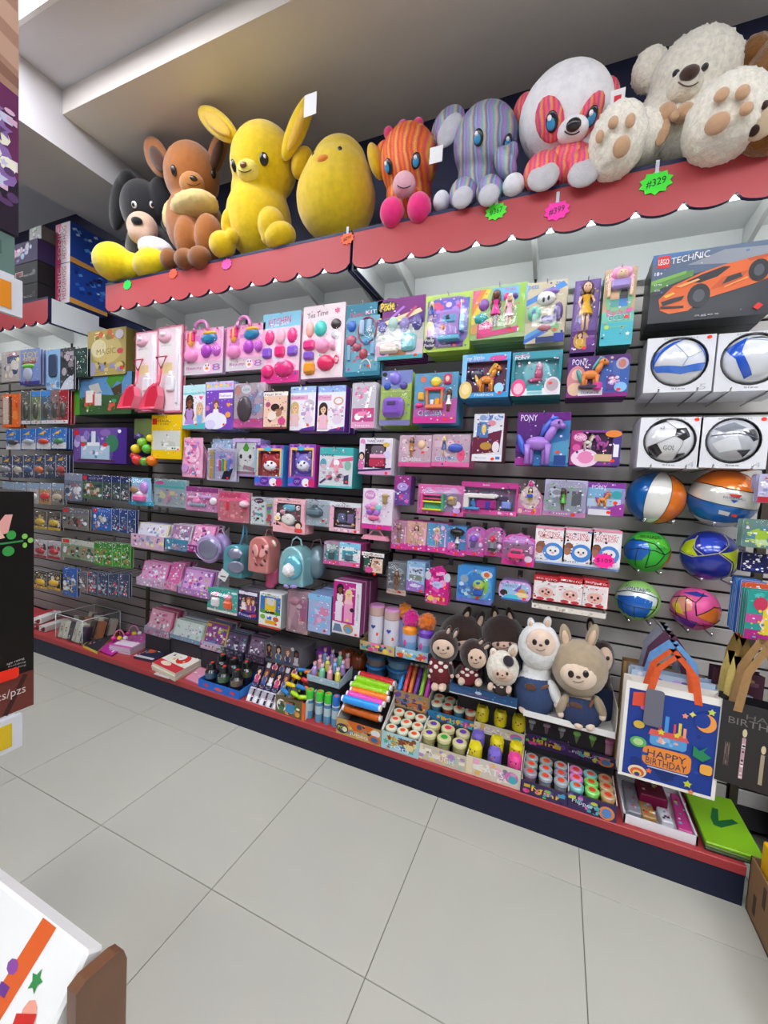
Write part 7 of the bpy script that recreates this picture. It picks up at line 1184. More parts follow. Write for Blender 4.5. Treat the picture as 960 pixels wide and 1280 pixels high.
for u, v, lab in ((149, 802, 'near the books'), (167, 796, 'near the cartons')):
    p = at(u, v, 2, PL+.015); t = thing('wire_arch_toy', 'pink wire arch toy with yellow and white beads '+lab, 'toy', p, .6, 'pink wire arch toys')
    mb = MB(); mb.tube([(.04*math.cos(a), 0, .09*math.sin(a)) for a in [math.pi*i/10 for i in range(11)]], .005, 'f090c0', 6); part('arch', mb, 'plastic', t)
    for x_, c_ in ((-.03, 'f03a98'), (.01, 'f0e02a'), (.05, 'e8e8ec')): mb = MB(); mb.ell((x_, -.02, .035), (.018, .016, .016), c_, 9, 7); part('bead', mb, 'plastic', t)
slab('pink_pack', 'flat pink pack in front of the glitter cups', 'pack', ((231, 848), (250, 856), (268, 842), (250, 834)), .01, 'd890a8', 'c87a98', 'k 10 f0c0d0,e8e0e4,b85a80')
slab('rubber_pack', 'thin white pack lying at the plinth edge', 'pack', ((193, 842), (212, 848), (222, 842), (203, 836)), .006, 'c8b8b8', 'a89898', 'k 6 d84a5a,f0f0f0')
# acrylic box full of small bags
a, b = at(68, 800, 2, PL), at(102, 806, 2, PL); x0, x1, y0, y1, H = -.62, -.30, .02, .30, .19
t = thing('acrylic_box', 'open clear acrylic box full of small packs', 'display box', ((x0+x1)/2, y0, PL), 0); w = x1-x0; D = y1-y0
for nm, bx in (('front_pane', (-w/2, w/2, 0, .003, 0, H)), ('back_pane', (-w/2, w/2, D-.003, D, 0, H)), ('side_pane', (-w/2, -w/2+.003, .003, D-.003, 0, H)), ('side_pane', (w/2-.003, w/2, .003, D-.003, 0, H)), ('base_pane', (-w/2, w/2, 0, D, 0, .003))):
    mb = MB(); mb.box(*bx, 'ffffff'); part(nm, mb, 'acrylic', t)
mb = MB()
for q in ((-w/2, 0), (w/2, 0), (w/2, D), (-w/2, D)): mb.tube([(q[0], q[1], 0), (q[0], q[1], H)], .003, 'd8e4e4', 5)
mb.tube([(-w/2, 0, H), (w/2, 0, H), (w/2, D, H), (-w/2, D, H)], .003, 'd8e4e4', 5, True); part('pane_edges', mb, 'plastic', t)
for k in range(18):
    j, i = divmod(k, 6); c_ = ('b8b0a0', '8a8478', 'd0c8b8', '5a5048', '3a3444', 'a06a48')[(i*2+j) % 6]
    q = thing('mini_pack', 'small flat pack in the acrylic box, %s along, %s row' % (ORD[i], ORD[j]), 'pack', (x0+.03+i*.052, y0+.012+j*.088, PL+.006), RND.uniform(-.3, .3), 'small packs in the acrylic box', rx=-.25)
    mb = MB(); mb.rbox(-.024, .024, 0, .05, 0, .12+.03*RND.random(), c_, .004); part('pack_body', mb, 'print', q); art('k 0 0 1 1 10 e8e0d0,8a5a3a,3a3a48,c8c8c0,d86a4a .12', .048, .1, 0, q)
for k in range(5):
    x_ = -1.0+.075*(k % 3)+.02; z_ = PL+.002+(k//3)*.05; q = thing('card_pack', ('white', 'red', 'black and white', 'upper red', 'upper white')[k]+' card pack piled beside the acrylic box', 'pack', (x_, .04, z_), .1*k, 'card packs beside the acrylic box')
    mb = MB(); mb.rbox(-.036, .036, 0, .2, 0, .045, ('d8d4d0', 'a82a30', 'c8c4c0', 'b83038', 'e0dcd8')[k], .003); part('pack_body', mb, 'print', q); art('k 0 0 1 1 8 f0f0f0,8a1a20,2a2a2e .2', .07, .045, 0, q)
# ---------------------------------------------------------------- soft bunny dolls on the plinth
def bunny(lab, head, face, ears, body, feet, arms, furc, facec, cloth_c=None, straps=None, group='soft bunny dolls', y=.1, tiltx=0, fluffy=False, eye=2.0, checker=False, inner='d8b89c'):
    """all positions are where the parts are seen: (u, v, ru, rv[, turn])"""
    hb = EL(head[0], head[1], y, head[2], head[3]); bb = EL(body[0], body[1], y+.01, body[2], body[3])
    p = at(body[0], body[1]+body[3], 1, y+.01)
    t = thing('bunny_doll', lab, 'soft toy', (p.x, y, p.z), 0, group)
    M_ = fur if fluffy else plush
    blobs('head', M_(furc), t, [hb], .008, 2, .012 if fluffy else .004, None, .012)
    blobs('body', M_(furc), t, [bb, EL((head[0]+body[0])/2, (head[1]+body[1])/2, y+.01, body[2]*.75, body[3]*.6)], .008)
    fr = depth(hb[0])/F
    fb = EL(face[0], face[1], y-hb[1][1]*.72, face[2], face[3], face[4] if len(face) > 4 else 0, hb[1][1]*.36)
    blobs('face', plush(facec), t, [fb])
    dx, dy = face[2]*.42, face[3]*.08
    feat('eye', 'plastic', t, fb, [(face[0]-dx, face[1]-dy, eye, eye*1.25, '241816', .001), (face[0]+dx, face[1]-dy, eye, eye*1.25, '241816', .001)], .004)
    feat('nose', 'plastic', t, fb, [(face[0], face[1]+face[3]*.14, eye*.8, eye*.55, '4a2a24', .001)], .004)
    smile(t, fb, face[0], face[1]+face[3]*.5, face[2]*.3, face[3]*.12, '5a3a34', .0014)
    for e in ears:
        q = blobs('ear', M_(furc), t, [EL(e[0], e[1], y+.01, e[2], e[3], e[4], .02)])
        i = EL(e[0], e[1]+e[3]*.12, y-.008, e[2]*.55, e[3]*.65, e[4], .012); mb = MB(); mb.ell(i[0]-t.location, i[1], 'ffffff', 12, 8, Matrix.Rotation(math.radians(e[4]), 3, 'Y')); part('inner_ear', mb, plush(inner), q)
    for f in feet: blobs('foot', plush(facec), t, [EL(f[0], f[1], y-.05, f[2], f[3], 0, .03)])
    for a in arms: blobs('arm', M_(furc), t, [EL(a[0], a[1], y-.03, a[2], a[3], a[4])]); blobs('hand', plush(facec), t, [EL(a[0]+a[5], a[1]+a[3]*.9, y-.045, a[2]*.7, a[2]*.7)])
    if cloth_c:
        cb = EL(body[0], body[1]+body[3]*(.0 if checker else .14), y, body[2]*1.08, body[3]*(1.05 if checker else .98))
        o = blobs('clothes', mat('denim_'+cloth_c, .9, col=cloth_c, noise=.12, nscale=90, bump=.4, bscale=500), t, [cb])
        if checker:
            for j in range(3):
                for i in range(5):
                    if (i+j) % 2 == 0: feat('knit_check', plush('e8dcd4'), t, cb, [(body[0]-body[2]*.76+i*body[2]*.38, body[1]-body[3]*.45+j*body[3]*.26, body[2]*.19, body[3]*.13, 'ffffff', .001)], .003)
        if straps:
            for u0, v0, u1, v1 in straps:
                mb = MB(); pts = []
                for k in range(6): f = k/5; q, n = hit(u0+(u1-u0)*f, v0+(v1-v0)*f, bb); pts.append(q-t.location+n*.006)
                mb.tube(pts, .006, '7a4a28', 6); part('strap', mb, 'fabric', t)
            feat('pocket', plush('5a3a28'), t, cb, [(body[0]-body[2]*.2, body[1]-body[3]*.1, body[2]*.3, body[3]*.14, 'ffffff', .002)], .004)
    return t
DB, PE = '2e1d16', 'dcbfa6'
bunny('large dark brown bunny doll standing behind at the row start', (578, 797, 31, 29), (582, 806, 19, 9), [(582, 771, 6, 14, 18), (600, 776, 6, 13, 14)], (578, 836, 26, 26), [], [], DB, 'c8a894', y=.2, group='large dark brown bunny dolls')
bunny('large dark brown bunny doll standing behind the eye patch doll', (628, 797, 28, 29), (630, 806, 18, 8), [(619, 772, 6, 15, -8), (638, 773, 6, 14, -14)], (628, 836, 24, 26), [], [], DB, 'c8a894', y=.2, group='large dark brown bunny dolls')
bunny('small brown bunny doll sitting up in a checked sweater', (555, 808, 19, 20), (554, 811, 14.5, 11.5, 6), [(560, 789, 3.5, 8, 15), (569, 792, 3.5, 8, 20)], (551, 837, 16, 19), [(544, 858, 5, 4.5), (553, 859, 5, 4.5)], [(538, 838, 3.5, 8, 15, -1), (564, 838, 3.5, 8, -15, 1)], DB, PE, '6a1a24', y=.07, eye=1.7, checker=True, group='small brown bunny dolls')
bunny('small brown bunny doll slumped sideways in a checked sweater', (592, 818, 18, 19), (595, 823, 13, 12, 22), [(600, 803, 3.5, 8, 35), (608, 808, 3.5, 7, 40)], (584, 843, 15, 14), [(577, 851, 4.5, 4.5), (598, 853, 4.5, 4)], [(573, 838, 3.5, 8, 25, -1)], DB, PE, '6a1a24', y=.09, eye=1.6, checker=True, group='small brown bunny dolls')
t = bunny('small fluffy white bunny doll with dark eye patch', (628, 835, 21, 21), (628, 843, 14, 9.5), [(617, 817, 5, 7, -10), (641, 814, 6, 9, 15)], (627, 858, 12, 11), [(613, 858, 3.5, 4), (636, 862, 3.5, 4)], [], 'e4dccc', 'd8b8a0', '3a302c', y=.07, fluffy=True, eye=1.7, checker=True)
feat('eye_patch', plush('2c2430'), t, EL(628, 835, .07, 21, 21), [(635, 827, 7, 7, 'ffffff', .008)], .008)
bunny('large white bunny doll in denim overalls with brown belt', (674, 808, 26.5, 29), (676, 804, 18.5, 18), [(664, 781, 5, 9, -10), (684, 779, 5, 9, 10)], (668, 862, 24, 30), [(655, 886, 6.5, 5), (667, 891, 6.5, 5)], [(693, 866, 7, 16, -25, 4)], 'e6e6e4', 'e8cdb8', '33466e', [(676, 860, 692, 854)], y=.11, eye=3.0)
bunny('large tan bunny doll in denim overalls with two straps', (724, 834, 34, 34), (723, 844, 22, 17.5), [(707, 797, 7, 17, -12), (740, 796, 7, 17, 12)], (725, 884, 25, 23), [(723, 905, 6, 5), (737, 907, 6, 5)], [(703, 880, 6, 14, 20, -2), (750, 884, 6, 14, -25, 3)], 'a8957a', 'e4cdb6', '28365a', [(706, 870, 712, 884), (742, 872, 736, 884)], y=.09, eye=3.6)
bunny('dark brown bunny doll peeking from behind the tan one', (752, 822, 15, 22), (756, 824, 9, 15), [(738, 782, 5, 10, -6)], (752, 875, 15, 26), [], [], DB, PE, '22304e', y=.2, eye=2.2, group='large dark brown bunny dolls')
# carton and tray that hold them
c = carton('navy blue doll carton with white rabbit mark on front', 562.5, 853, 646, 887, .04, .15, '1f4878', 'r 0 0 1 1 24507f;r 0 0 1 .08 dfe4ea;p 3a5a88 0 .1 .3 .1 .4 .5 0 .8;e .44 .6 .05 .16 b8c8dc;l .41 .7 .41 .95 .05 b8c8dc;l .46 .7 .46 .95 .05 b8c8dc;t .44 .34 .3 .1 c84a5a HAVING A SEAT;k .55 .2 .4 .5 8 6a88b0,3a6090 .08', rise=False, back=.16) if 0 else None
a, b = at(562.5, 853, 1, .045), at(646, 886, 1, .045); w, h = b.x-a.x, a.z-b.z
riser(a.x+.01, b.x-.01, .2, .33, b.z, 'navy doll carton')
t = thing('doll_carton', 'navy blue doll carton with white rabbit mark on front', 'carton', ((a.x+b.x)/2, .045, b.z), 0); mb = MB(); mb.box(-w/2, w/2, 0, .003, 0, h, '1f4878'); mb.box(-w/2, w/2, 0, .29, 0, .004, 'c8ccd4'); mb.box(-w/2, -w/2+.003, .003, .29, 0, h*1.8, '7a98c0'); mb.box(w/2-.003, w/2, .003, .29, 0, h, '7a98c0'); mb.box(-w/2, w/2, .287, .29, 0, h*3.4, '3a5a88'); part('carton_body', mb, 'print', t)
art('r 0 0 1 1 24507f;r 0 0 1 .1 dfe4ea;p 3a5a88 0 .12 .3 .12 .4 .5 0 .8;e .44 .6 .05 .16 b8c8dc;l .41 .7 .41 .95 .03 b8c8dc;l .46 .7 .46 .95 .03 b8c8dc;t .44 .34 .3 .1 c84a5a HAVING A SEAT;k .55 .2 .4 .5 8 6a88b0,3a6090 .08', w, h, 0, t)
a, b = at(654, 893, 1, .03), at(770, 919, 1, .03); w = b.x-a.x; z = (at(654, 897, 1, .03).z+b.z)/2
riser(a.x+.01, b.x-.01, .2, .33, z-.001, 'white doll tray')
t = thing('doll_tray', 'white cardboard tray under the large bunny dolls', 'tray', ((a.x+b.x)/2, .03, z), 0); mb = MB(); mb.box(-w/2, w/2, 0, .31, -.004, 0, 'e8e4de'); mb.box(-w/2, w/2, 0, .003, 0, .022, 'eceae6'); mb.box(w/2-.003, w/2, 0, .31, 0, .12, 'e0dcd4'); mb.box(-w/2, w/2, .307, .31, 0, .2, 'd8d2c8'); part('tray_body', mb, 'matte', t)
# ---------------------------------------------------------------- gift bags and the right end of the wall
def gift_bag(lab, x0, y0, x1, y1, Y, D, col, side, spec, hcol, rz=0, group='paper gift bags', hr=.28, hh=.14):
    a, b = at(x0, y0, 1, Y), at(x1, y1, 1, Y); w, h = b.x-a.x, a.z-b.z
    t = thing('gift_bag', lab, 'gift bag', ((a.x+b.x)/2, Y, b.z), rz, group); mb = MB()
    mb.box(-w/2, w/2, 0, .0015, 0, h, col); mb.box(-w/2, w/2, D-.0015, D, 0, h, side); mb.box(-w/2, w/2, 0, D, 0, .0015, side)
    for sx in (-1, 1): x_ = sx*w/2; mb.add([(x_, 0, 0), (x_, D, 0), (x_, D, h), (x_, 0, h), (x_-sx*D*.3, D/2, h), (x_-sx*D*.02, D/2, 0)], [(0, 5, 4, 3), (5, 1, 2, 4)], side)
    part('paper_bag', mb, 'print', t); art(spec, w, h, 0, t)
    for yy in (0, D):
        mb = MB(); P = [(-w*hr*.6, h*.9), (-w*hr*.45, h+hh*.5), (0, h+hh), (w*hr*.45, h+hh*.5), (w*hr*.6, h*.9)]
        V = []
        for p in P: V += [(p[0]-.012, yy-.002, p[1]), (p[0]+.012, yy-.002, p[1])]
        mb.add(V, [(2*i, 2*i+1, 2*i+3, 2*i+2) for i in range(4)], hcol); V2 = [(v[0], v[1]-.0015, v[2]) for v in V]; mb.add(V2, [(2*i, 2*i+1, 2*i+3, 2*i+2) for i in range(4)], hcol); part('ribbon_handle', mb, 'fabric', t)
    return t, w, h
cake = 'r 0 0 1 1 f4efe6;r .04 .03 .92 .9 1f3f94;k .06 .05 .88 .86 10 2a52b0,18327a .05;o .24 .18 .5 .2 ef8f3a;t .49 .31 .4 .07 3a3a58 HAPPY;t .49 .23 .42 .07 3a3a58 BIRTHDAY;o .3 .4 .38 .12 5aa0d8;k .32 .41 .34 .1 14 8ac0e8,e8e0d0,f0b0a0 .025;p e0605a .28 .5 .7 .5 .66 .56 .3 .56;r .44 .56 .04 .16 4a9ae0;r .38 .56 .03 .12 e0506a;r .53 .56 .025 .1 d84a5a;r .58 .56 .03 .12 e8d85a;r .63 .54 .03 .1 f0a07a;s .41 .55 .035 5 e8d83a;s .57 .55 .03 5 e8d83a;p 16306f .36 .16 .62 .16 .52 .06 .46 .06;l .3 .17 .72 .17 .012 c8d0e8;e .2 .09 .1 .06 f0d8b0;e .2 .08 .075 .045 e0603a;e .2 .07 .05 .03 f0c85a;e .2 .06 .03 .02 1f3f94;e .84 .74 .1 .09 f2a04a;e .8 .76 .08 .075 1f3f94;p e0503a .08 .76 .26 .78 .2 .92 .08 .9;e .22 .76 .05 .025 d86a9a;s .7 .8 .03 4 e8e070;s .63 .77 .03 5 f0a08a;s .88 .86 .035 5 c8d85a;s .72 .1 .04 5 c8d040;s .76 .03 .03 5 f08a5a;s .32 .13 .03 5 f0703a;e .18 .4 .09 .055 5ab06a;e .18 .4 .055 .035 b8d890;e .17 .58 .06 .04 d8b84a;p 2a8a5a .74 .4 .84 .36 .92 .42 .84 .46 .88 .52 .8 .46 .74 .5;o .82 .24 .12 .1 f2b04a'
t, w, h = gift_bag('blue birthday gift bag with orange cake and ribbon handles', 783.5, 850, 893, 1001, -.03, .07, 'f2ede4', 'e8e2d8', cake, 'e0581e', hr=.42, hh=.13)
mb = MB(); mb.prism([(p[0]-.06, p[1]+h*.84) for p in rrect(-.03, -.09, .03, .05, .012, 3)], -.014, -.013, '6a6a78'); part('gift_tag', mb, 'plastic', t)
gift_bag('pale blue gift bag with violet flowers just behind the cake bag', 790, 836, 880, 990, .05, .05, 'b8cce0', 'a8b8cc', 'k 0 .6 1 .4 20 8a6ab8,c8a8e0,e8e4f0,f0e8d0 .06', '6aa0d8', hr=.5, hh=.13)
gift_bag('plum coloured gift bag deeper on the same hook', 786, 832, 872, 985, .11, .05, 'e4dcd8', '8a7a70', 'k 0 .7 1 .3 14 3a3a48,d85a6a,48a098 .04', '5a2a48', hr=.45, hh=.16)
gift_bag('brown kraft gift bag at the back of the hook', 780, 826, 862, 975, .17, .05, 'b08a5a', '8a6a42', 'r .1 .8 .3 .12 e8e4dc;k .1 .8 .3 .12 20 3a3a3a .008', '8a8a98', hr=.4, hh=.18)
hook(at(838, 800, 1, .0).x, at(838, 800, 1, 0).z, .35, 'long steel peg hook carrying the gift bags')
gift_bag('black gift bag lettered HAPPY BIRTHDAY with candles', 905, 876, 990, 1002, -.05, .08, '2e2b2c', '201e20', 't .62 .86 .6 .06 6a6462 HAPPY;t .55 .78 .9 .08 7a7472 BIRTHDAY;r .3 .1 .05 .5 c8a0a8;k .3 .1 .05 .5 14 2e2b2c,f0e0e0 .03;e .325 .66 .03 .05 d8c8a0;r .55 .1 .05 .36 a89a80;e .575 .52 .03 .05 d8c8a0;r .8 .1 .05 .44 8a8a94;e .825 .6 .03 .05 d8c8a0;t .12 .36 .06 .3 b09088 M O M', 'a07a4a', rz=-.12, hr=.5, hh=.22)
gift_bag('holographic pale gift bag behind the black one', 893, 862, 930, 970, .04, .06, 'a8b8c8', '8a98a8', 'k 0 0 1 1 20 d8a0b8,88b8d0,e0d0a0,b8c0e0 .12', 'c8b060')
gift_bag('dark plum gift bag hanging higher behind the black one', 892, 835, 950, 905, .12, .05, '4a2a38', '3a2230', 'k .1 .1 .8 .8 8 6a4a5a,8a7a4a .06', '9a7a3a')
# green bags lying on the plinth, stack
for k in range(3):
    P = [at(u, v, 2, PL+.022+k*.012) for u, v in ((880, 1052), (948, 1070), (950, 1030), (905, 1002))]
    t = thing('green_gift_bag', ('dark green flat bag at the bottom of the bag stack', 'olive flat bag in the middle of the bag stack', 'lime green flat bag with dark green V on top')[k], 'gift bag', (3.42, .04, PL+.002+k*.012), 0, 'flat green bags'); mb = MB()
    mb.rbox(-.005, .17, -.03, .29, 0, .011, ('2a3a24', '5a7a2a', '86c01a')[k], .003); part('paper_bag', mb, 'print', t)
    if k == 2:
        mb = MB(); V = [(.05, .12), (.075, .19), (.095, .19), (.075, .115), (.13, .15), (.145, .135), (.072, .075), (.05, .08)]; mb.add([(x_, y_, .0115) for x_, y_ in V], [list(range(8))], '0f6a34'); part('printed_letter', mb, 'print', t)
# white tray with makeup packs
x0, x1 = 3.15, 3.395
t = thing('goods_tray', 'white plastic tray of small makeup packs on the plinth', 'tray', ((x0+x1)/2, .02, PL), 0); w = x1-x0; mb = MB(); mb.rbox(-w/2, w/2, 0, .28, 0, .005, 'e8e8ec', .002)
for q in ((-w/2, w/2, 0, .006, 0, .035), (-w/2, w/2, .274, .28, 0, .035), (-w/2, -w/2+.006, 0, .28, 0, .035), (w/2-.006, w/2, 0, .28, 0, .035)): mb.box(*q, 'ececf0')
part('tray_body', mb, 'plastic', t)
for k, (x_, y_, w_, d_, h_, c_, lab) in enumerate(((-.08, .03, .05, .2, .03, '8a8a94', 'grey clear lip gloss pack'), (.0, .12, .1, .12, .06, '8a1a4a', 'wine red makeup box with window'), (-.03, .02, .05, .09, .035, 'a8804a', 'gold foil makeup pack'), (.03, .02, .04, .08, .04, 'd8d8e0', 'white and black cosmetics pack'), (.09, .03, .05, .22, .02, 'c83a8a', 'long pink nail pack'))):
    q = thing('makeup_pack', lab+' in the white tray', 'makeup pack', ((x0+x1)/2+x_, .02+y_, PL+.006), RND.uniform(-.1, .1), 'makeup packs in the white tray', rx=.0); mb = MB(); mb.rbox(-w_/2, w_/2, 0, d_, 0, h_, c_, .004); part('pack_body', mb, 'print', q)
    m2 = MB()
    for i in range(8): a_, b_ = RND.uniform(-w_*.4, w_*.3), RND.uniform(.1*d_, .8*d_); r_ = RND.uniform(.06, .16)*w_+.004; m2.add([(a_, b_, h_+.0006+i*.0001), (a_+r_, b_, h_+.0006+i*.0001), (a_+r_, b_+r_*1.4, h_+.0006+i*.0001), (a_, b_+r_, h_+.0006+i*.0001)], [(0, 1, 2, 3)], RND.choice(('f0e8f0', 'd83a4a', '6ab0c8', 'e8c85a', 'f0a0c8', '3a3a44')))
    part('pack_print', m2, 'print', q)
# flat party bags at the right edge
K('party_bag', 'teal and magenta party bag with yellow haired girl print', 'party bag', 936, 737, 985, 806, 'r 0 0 1 1 2a9a90;r 0 0 1 .2 b02a88;r 0 .34 1 .18 c84a98;k 0 .5 1 .5 8 48b0a4,1a8a80 .12;f .55 .8 .5 e8c83a e8c83a d;e .3 .74 .16 .14 c8385a;e .8 .74 .14 .12 8a4ab0;s .2 .9 .06 5 5ac0b4;x .6 .72', '2a968c', n=3, gap=.02, Y=.05, side='c8ccd4')
for k, (c_, nm) in enumerate((('2a80c8', 'blue'), ('2a68b8', 'dark blue'), ('d8582a', 'orange'))):
    K('party_bag', 'flat '+nm+' party bag seen edge on behind the teal one', 'party bag', 921+k*6, 722+k*3, 945+k*6, 792+k*5, 'k 0 0 1 1 6 88b8e0,ffffff .1', c_, n=2, gap=.025, Y=.16-.03*k, hk=False)
K('slime_bag', 'clear bag of lime green slime at the right edge', 'toy bag', 930, 648, 985, 688, 'e .5 .4 .4 .3 a8c83a;r .3 .1 .5 .2 c8e0a0;k 0 0 1 1 10 5a8a98,d0e070,4a6a78 .1;W 0 0 1 1 .04 clear_bag', '6a8a80', n=1, gap=.05, Y=.08)
K('toy_pack', 'lilac and red toy pack beside the large basketball', 'toy set', 950, 592, 990, 630, 'r 0 0 1 .2 b82a3a;r 0 .2 1 .8 b8b4d0;k 0 .2 1 .7 10 8a8ab8,e0dcf0 .1', 'a8a4c8', n=2, gap=.03, Y=.08)
K('toy_pack', 'dark blue flat pack below the lime slime bag', 'toy set', 928, 690, 985, 720, 'k 0 0 1 1 10 2a3a90,e0602a,1a1a48 .14', '1a1c50', n=1, gap=.03, Y=.14)
# cardboard box with yellow and black goods in the right corner, on the floor
def corner(u, v): return at(u, v, 2, 0)
x0, x1, y0, y1, H = 3.545, 4.0, -.62, .0, .2
t = thing('cardboard_box', 'open printed cardboard box on the floor past the plinth end', 'cardboard box', (x0, y0, 0), 0); mb = MB()
for q in ((0, .006, 0, y1-y0, 0, H), (0, x1-x0, y1-y0-.006, y1-y0, 0, H), (0, x1-x0, 0, .006, 0, H), (x1-x0-.006, x1-x0, 0, y1-y0, 0, H), (0, x1-x0, 0, y1-y0, 0, .006)): mb.box(*q, '8a6a48')
part('box_body', mb, 'cardboard', t)
mb = MB()
for i in range(10): mb.box(-.0008, 0, .03+i*.058, .05+i*.058, .03+(i % 3)*.04, .05+(i % 3)*.04+.05, '4a3a2a')
part('box_print', mb, 'cardboard', t)
for k in range(8):
    j, i = divmod(k, 2); c_ = ('e8b01e', '1c1a18')[k % 2]
    q = thing('tool_pack', '%s tool pack, %s in the %s row of the cardboard box' % (('yellow', 'black')[k % 2], ORD[i], ORD[j]), 'pack', (x0+.1+i*.2, y0+.08+j*.14, .008), RND.uniform(-.2, .2), 'yellow and black packs in the box'); mb = MB(); mb.rbox(-.085, .085, 0, .09, 0, .24+.04*(j % 2), c_, .004); part('pack_body', mb, 'print', q); art('k 0 0 1 1 10 1c1a18,e8b01e,f0f0f0,c8381e .1', .17, .24, 0, q)
t = thing('gondola_panel', 'dark display panel standing past the plinth end', 'display panel', (3.72, .02, 0), 0); mb = MB(); mb.box(0, 1.4, 0, .3, 0, .12, '1a1818'); mb.box(0, 1.4, .24, .3, .12, .9, '1e1a1c'); part('panel', mb, 'laminate', t)
# ---------------------------------------------------------------- building sets and cars at the far end of the wall
K('building_set_box', 'gold advent box with printed characters and numbers', 'toy box', 110, 415, 157, 467, 'r 0 0 1 1 b09a58;k 0 .7 1 .3 14 d8c890,8a7a3a,c86a3a,e8dcb0 .08;e .5 .55 .4 .3 c4b070;e .3 .6 .2 .2 d8cca0;t .5 .52 .5 .12 8a7434 MAGIC;k 0 0 1 .34 16 a05a2a,d8a84a,8a8ab8,6a5a2a,c8b87a .08;e .12 .16 .12 .16 a8a0b8;e .86 .5 .08 .06 c84a5a;r .86 .1 .08 .08 d83a2a;e .84 .86 .1 .1 c8c0d0', 'a89050', kind='box', d=.12, side='7a6a32', n=0, Y=.13, hk=False)
K('building_set_box', 'green pixel farmhouse building set box', 'toy box', 93.5, 470, 164, 517, 'r 0 0 1 1 5a8ab8;p 3a5a34 0 0 1 0 1 .5 .7 .46 .4 .5 0 .4;p 4a9a2a 0 0 .1 0 .1 .86 0 .86;p 4a8a2a .62 1 .9 1 .84 .74 .76 .8 .66 .62 .58 .8;p 4a3a28 .66 .62 .84 .74 .84 .5 .72 .44;r .02 .84 .08 .14 d8281e;r .12 .88 .22 .1 4a4a4a;p b8b4b0 .26 .72 .44 .78 .5 .56 .34 .5;r .2 .22 .18 .34 c84a40;r .22 .3 .12 .2 e8e0d8;r .38 .22 .12 .3 d8d0cc;r .22 .5 .14 .1 e4dcd4;k .1 .05 .85 .3 16 6a9a3a,3a6a2a,e8d8c8,c85a4a,2a4a24 .06;r .7 .12 .04 .16 d84a3a;r .68 .28 .08 .08 3a9a6a;r .84 .12 .05 .2 c89a6a', '5a86b0', kind='box', d=.09, side='2a4a30', n=1, Y=.14, hk=False)
K('building_set_box', 'violet palace school building set box', 'toy box', 92, 535, 158, 580, 'r 0 0 1 1 6a4a98;p 4a2a88 .72 0 1 0 1 1 .86 1;k 0 .3 .7 .65 14 8a78b8,b8a8d8,5a8a68,c8b8e0 .1;e .74 .56 .12 .24 3a7a5a;r .02 .78 .09 .16 d8281e;e .62 .86 .1 .1 8a6ab0;r .16 .1 .54 .4 a8c4d8;k .16 .1 .54 .4 16 5a88b0,e8e8f0,7aa0c0,d8c0d0 .06;p 3a5a98 .3 .6 .36 .9 .44 .9 .5 .6;r .36 .56 .08 .34 d8dce8;e .2 .52 .05 .06 d8384a;e .62 .52 .05 .06 d8384a;r .28 .48 .24 .1 e8e8f0;r .1 .04 .7 .05 5a2a48;e .88 .9 .03 .05 f0f0f8', '6a4a98', kind='box', d=.09, side='3a2a58', n=1, Y=.14, hk=False)
K('building_plate_bag', 'yellow building plate pack with white sheet printed', 'toy set', 190, 519, 226.5, 574, 'r 0 0 1 1 efc40e;r .02 .78 .16 .14 d8281e;t .42 .86 .44 .05 6a5a10 CLASSIC;t .4 .79 .36 .03 6a5a10 11026;r .04 .2 .92 .44 d4d4cc;k .3 .24 .4 .2 10 b8b8b0,8a8a88,e8e8e0 .05;e .66 .32 .16 .08 c4c4bc;r .55 .2 .4 .08 e8e8e0;e .72 .24 .03 .02 3a3a3a;e .8 .24 .03 .02 4aa03a;x .9 .22', 'ecc00c', kind='box', d=.012, n=4, Y=.1)
t = thing('net_bag', 'clear bag of plastic toy fruit with leafy header', 'toy bag', tuple(at(181, 582, 1, .12)), 0); p0 = t.location
a, b = at(168, 524, 1, .12), at(195, 548, 1, .12); mb = MB(); mb.box(a.x-p0.x, b.x-p0.x, 0, .002, b.z-p0.z, a.z-p0.z, '6a7a48'); part('header_card', mb, 'print', t)
hook((a.x+b.x)/2, a.z-.01)
for u, v, r_, c_, nm in ((178, 553, 6, '8ac83a', 'lime green'), (188, 548, 5, 'e8d02a', 'pale yellow'), (184, 561, 6, '5ab83a', 'leaf green'), (170, 561, 6, 'e8c81e', 'yellow'), (172, 575, 6.5, 'd8302a', 'red'), (181, 577, 6, '6aa83a', 'olive green'), (190, 576, 7, 'f07a1a', 'orange'), (168, 570, 5, 'c02a2a', 'dark red'), (174, 546, 5, '4a3a78', 'violet')):
    p = at(u, v, 1, .1); s = depth(p)/F; q = thing('toy_fruit', nm+' plastic toy fruit in the clear bag', 'toy fruit', p, 0, 'plastic fruit in the bag'); mb = MB(); mb.ell((0, 0, 0), (r_*s, r_*s, r_*s*.95), c_, 14, 9); part('fruit', mb, 'plastic', q); mb = MB(); mb.tube([(0, 0, r_*s*.85), (.004, 0, r_*s*1.15)], .003, '4a3a1a', 5); part('stem', mb, 'plastic', q)
PB = ['4a5a78', '8a8a90', 'c8c4c0', '2a3a58', '6a4a3a', '5a8a4a', 'd8d8e0']
def poly_bag(lab, x0, y0, x1, y1, head, cols, n=2, Y=.08, logo=True, cat='toy bag'):
    K('building_bag', lab, cat, x0, y0, x1, y1, 'r 0 0 1 1 %s;r 0 .74 1 .26 %s;k 0 .05 1 .66 34 %s,e8e8ec .1;%sx .7 .2;W 0 0 1 1 .008 clear_bag' % (cols[0], head, ','.join(cols), 'r .04 .78 .2 .18 d8281e;t .6 .86 .5 .08 c8c8d0 CITY;' if logo else ''), cols[0], n=n, gap=.02, Y=Y)
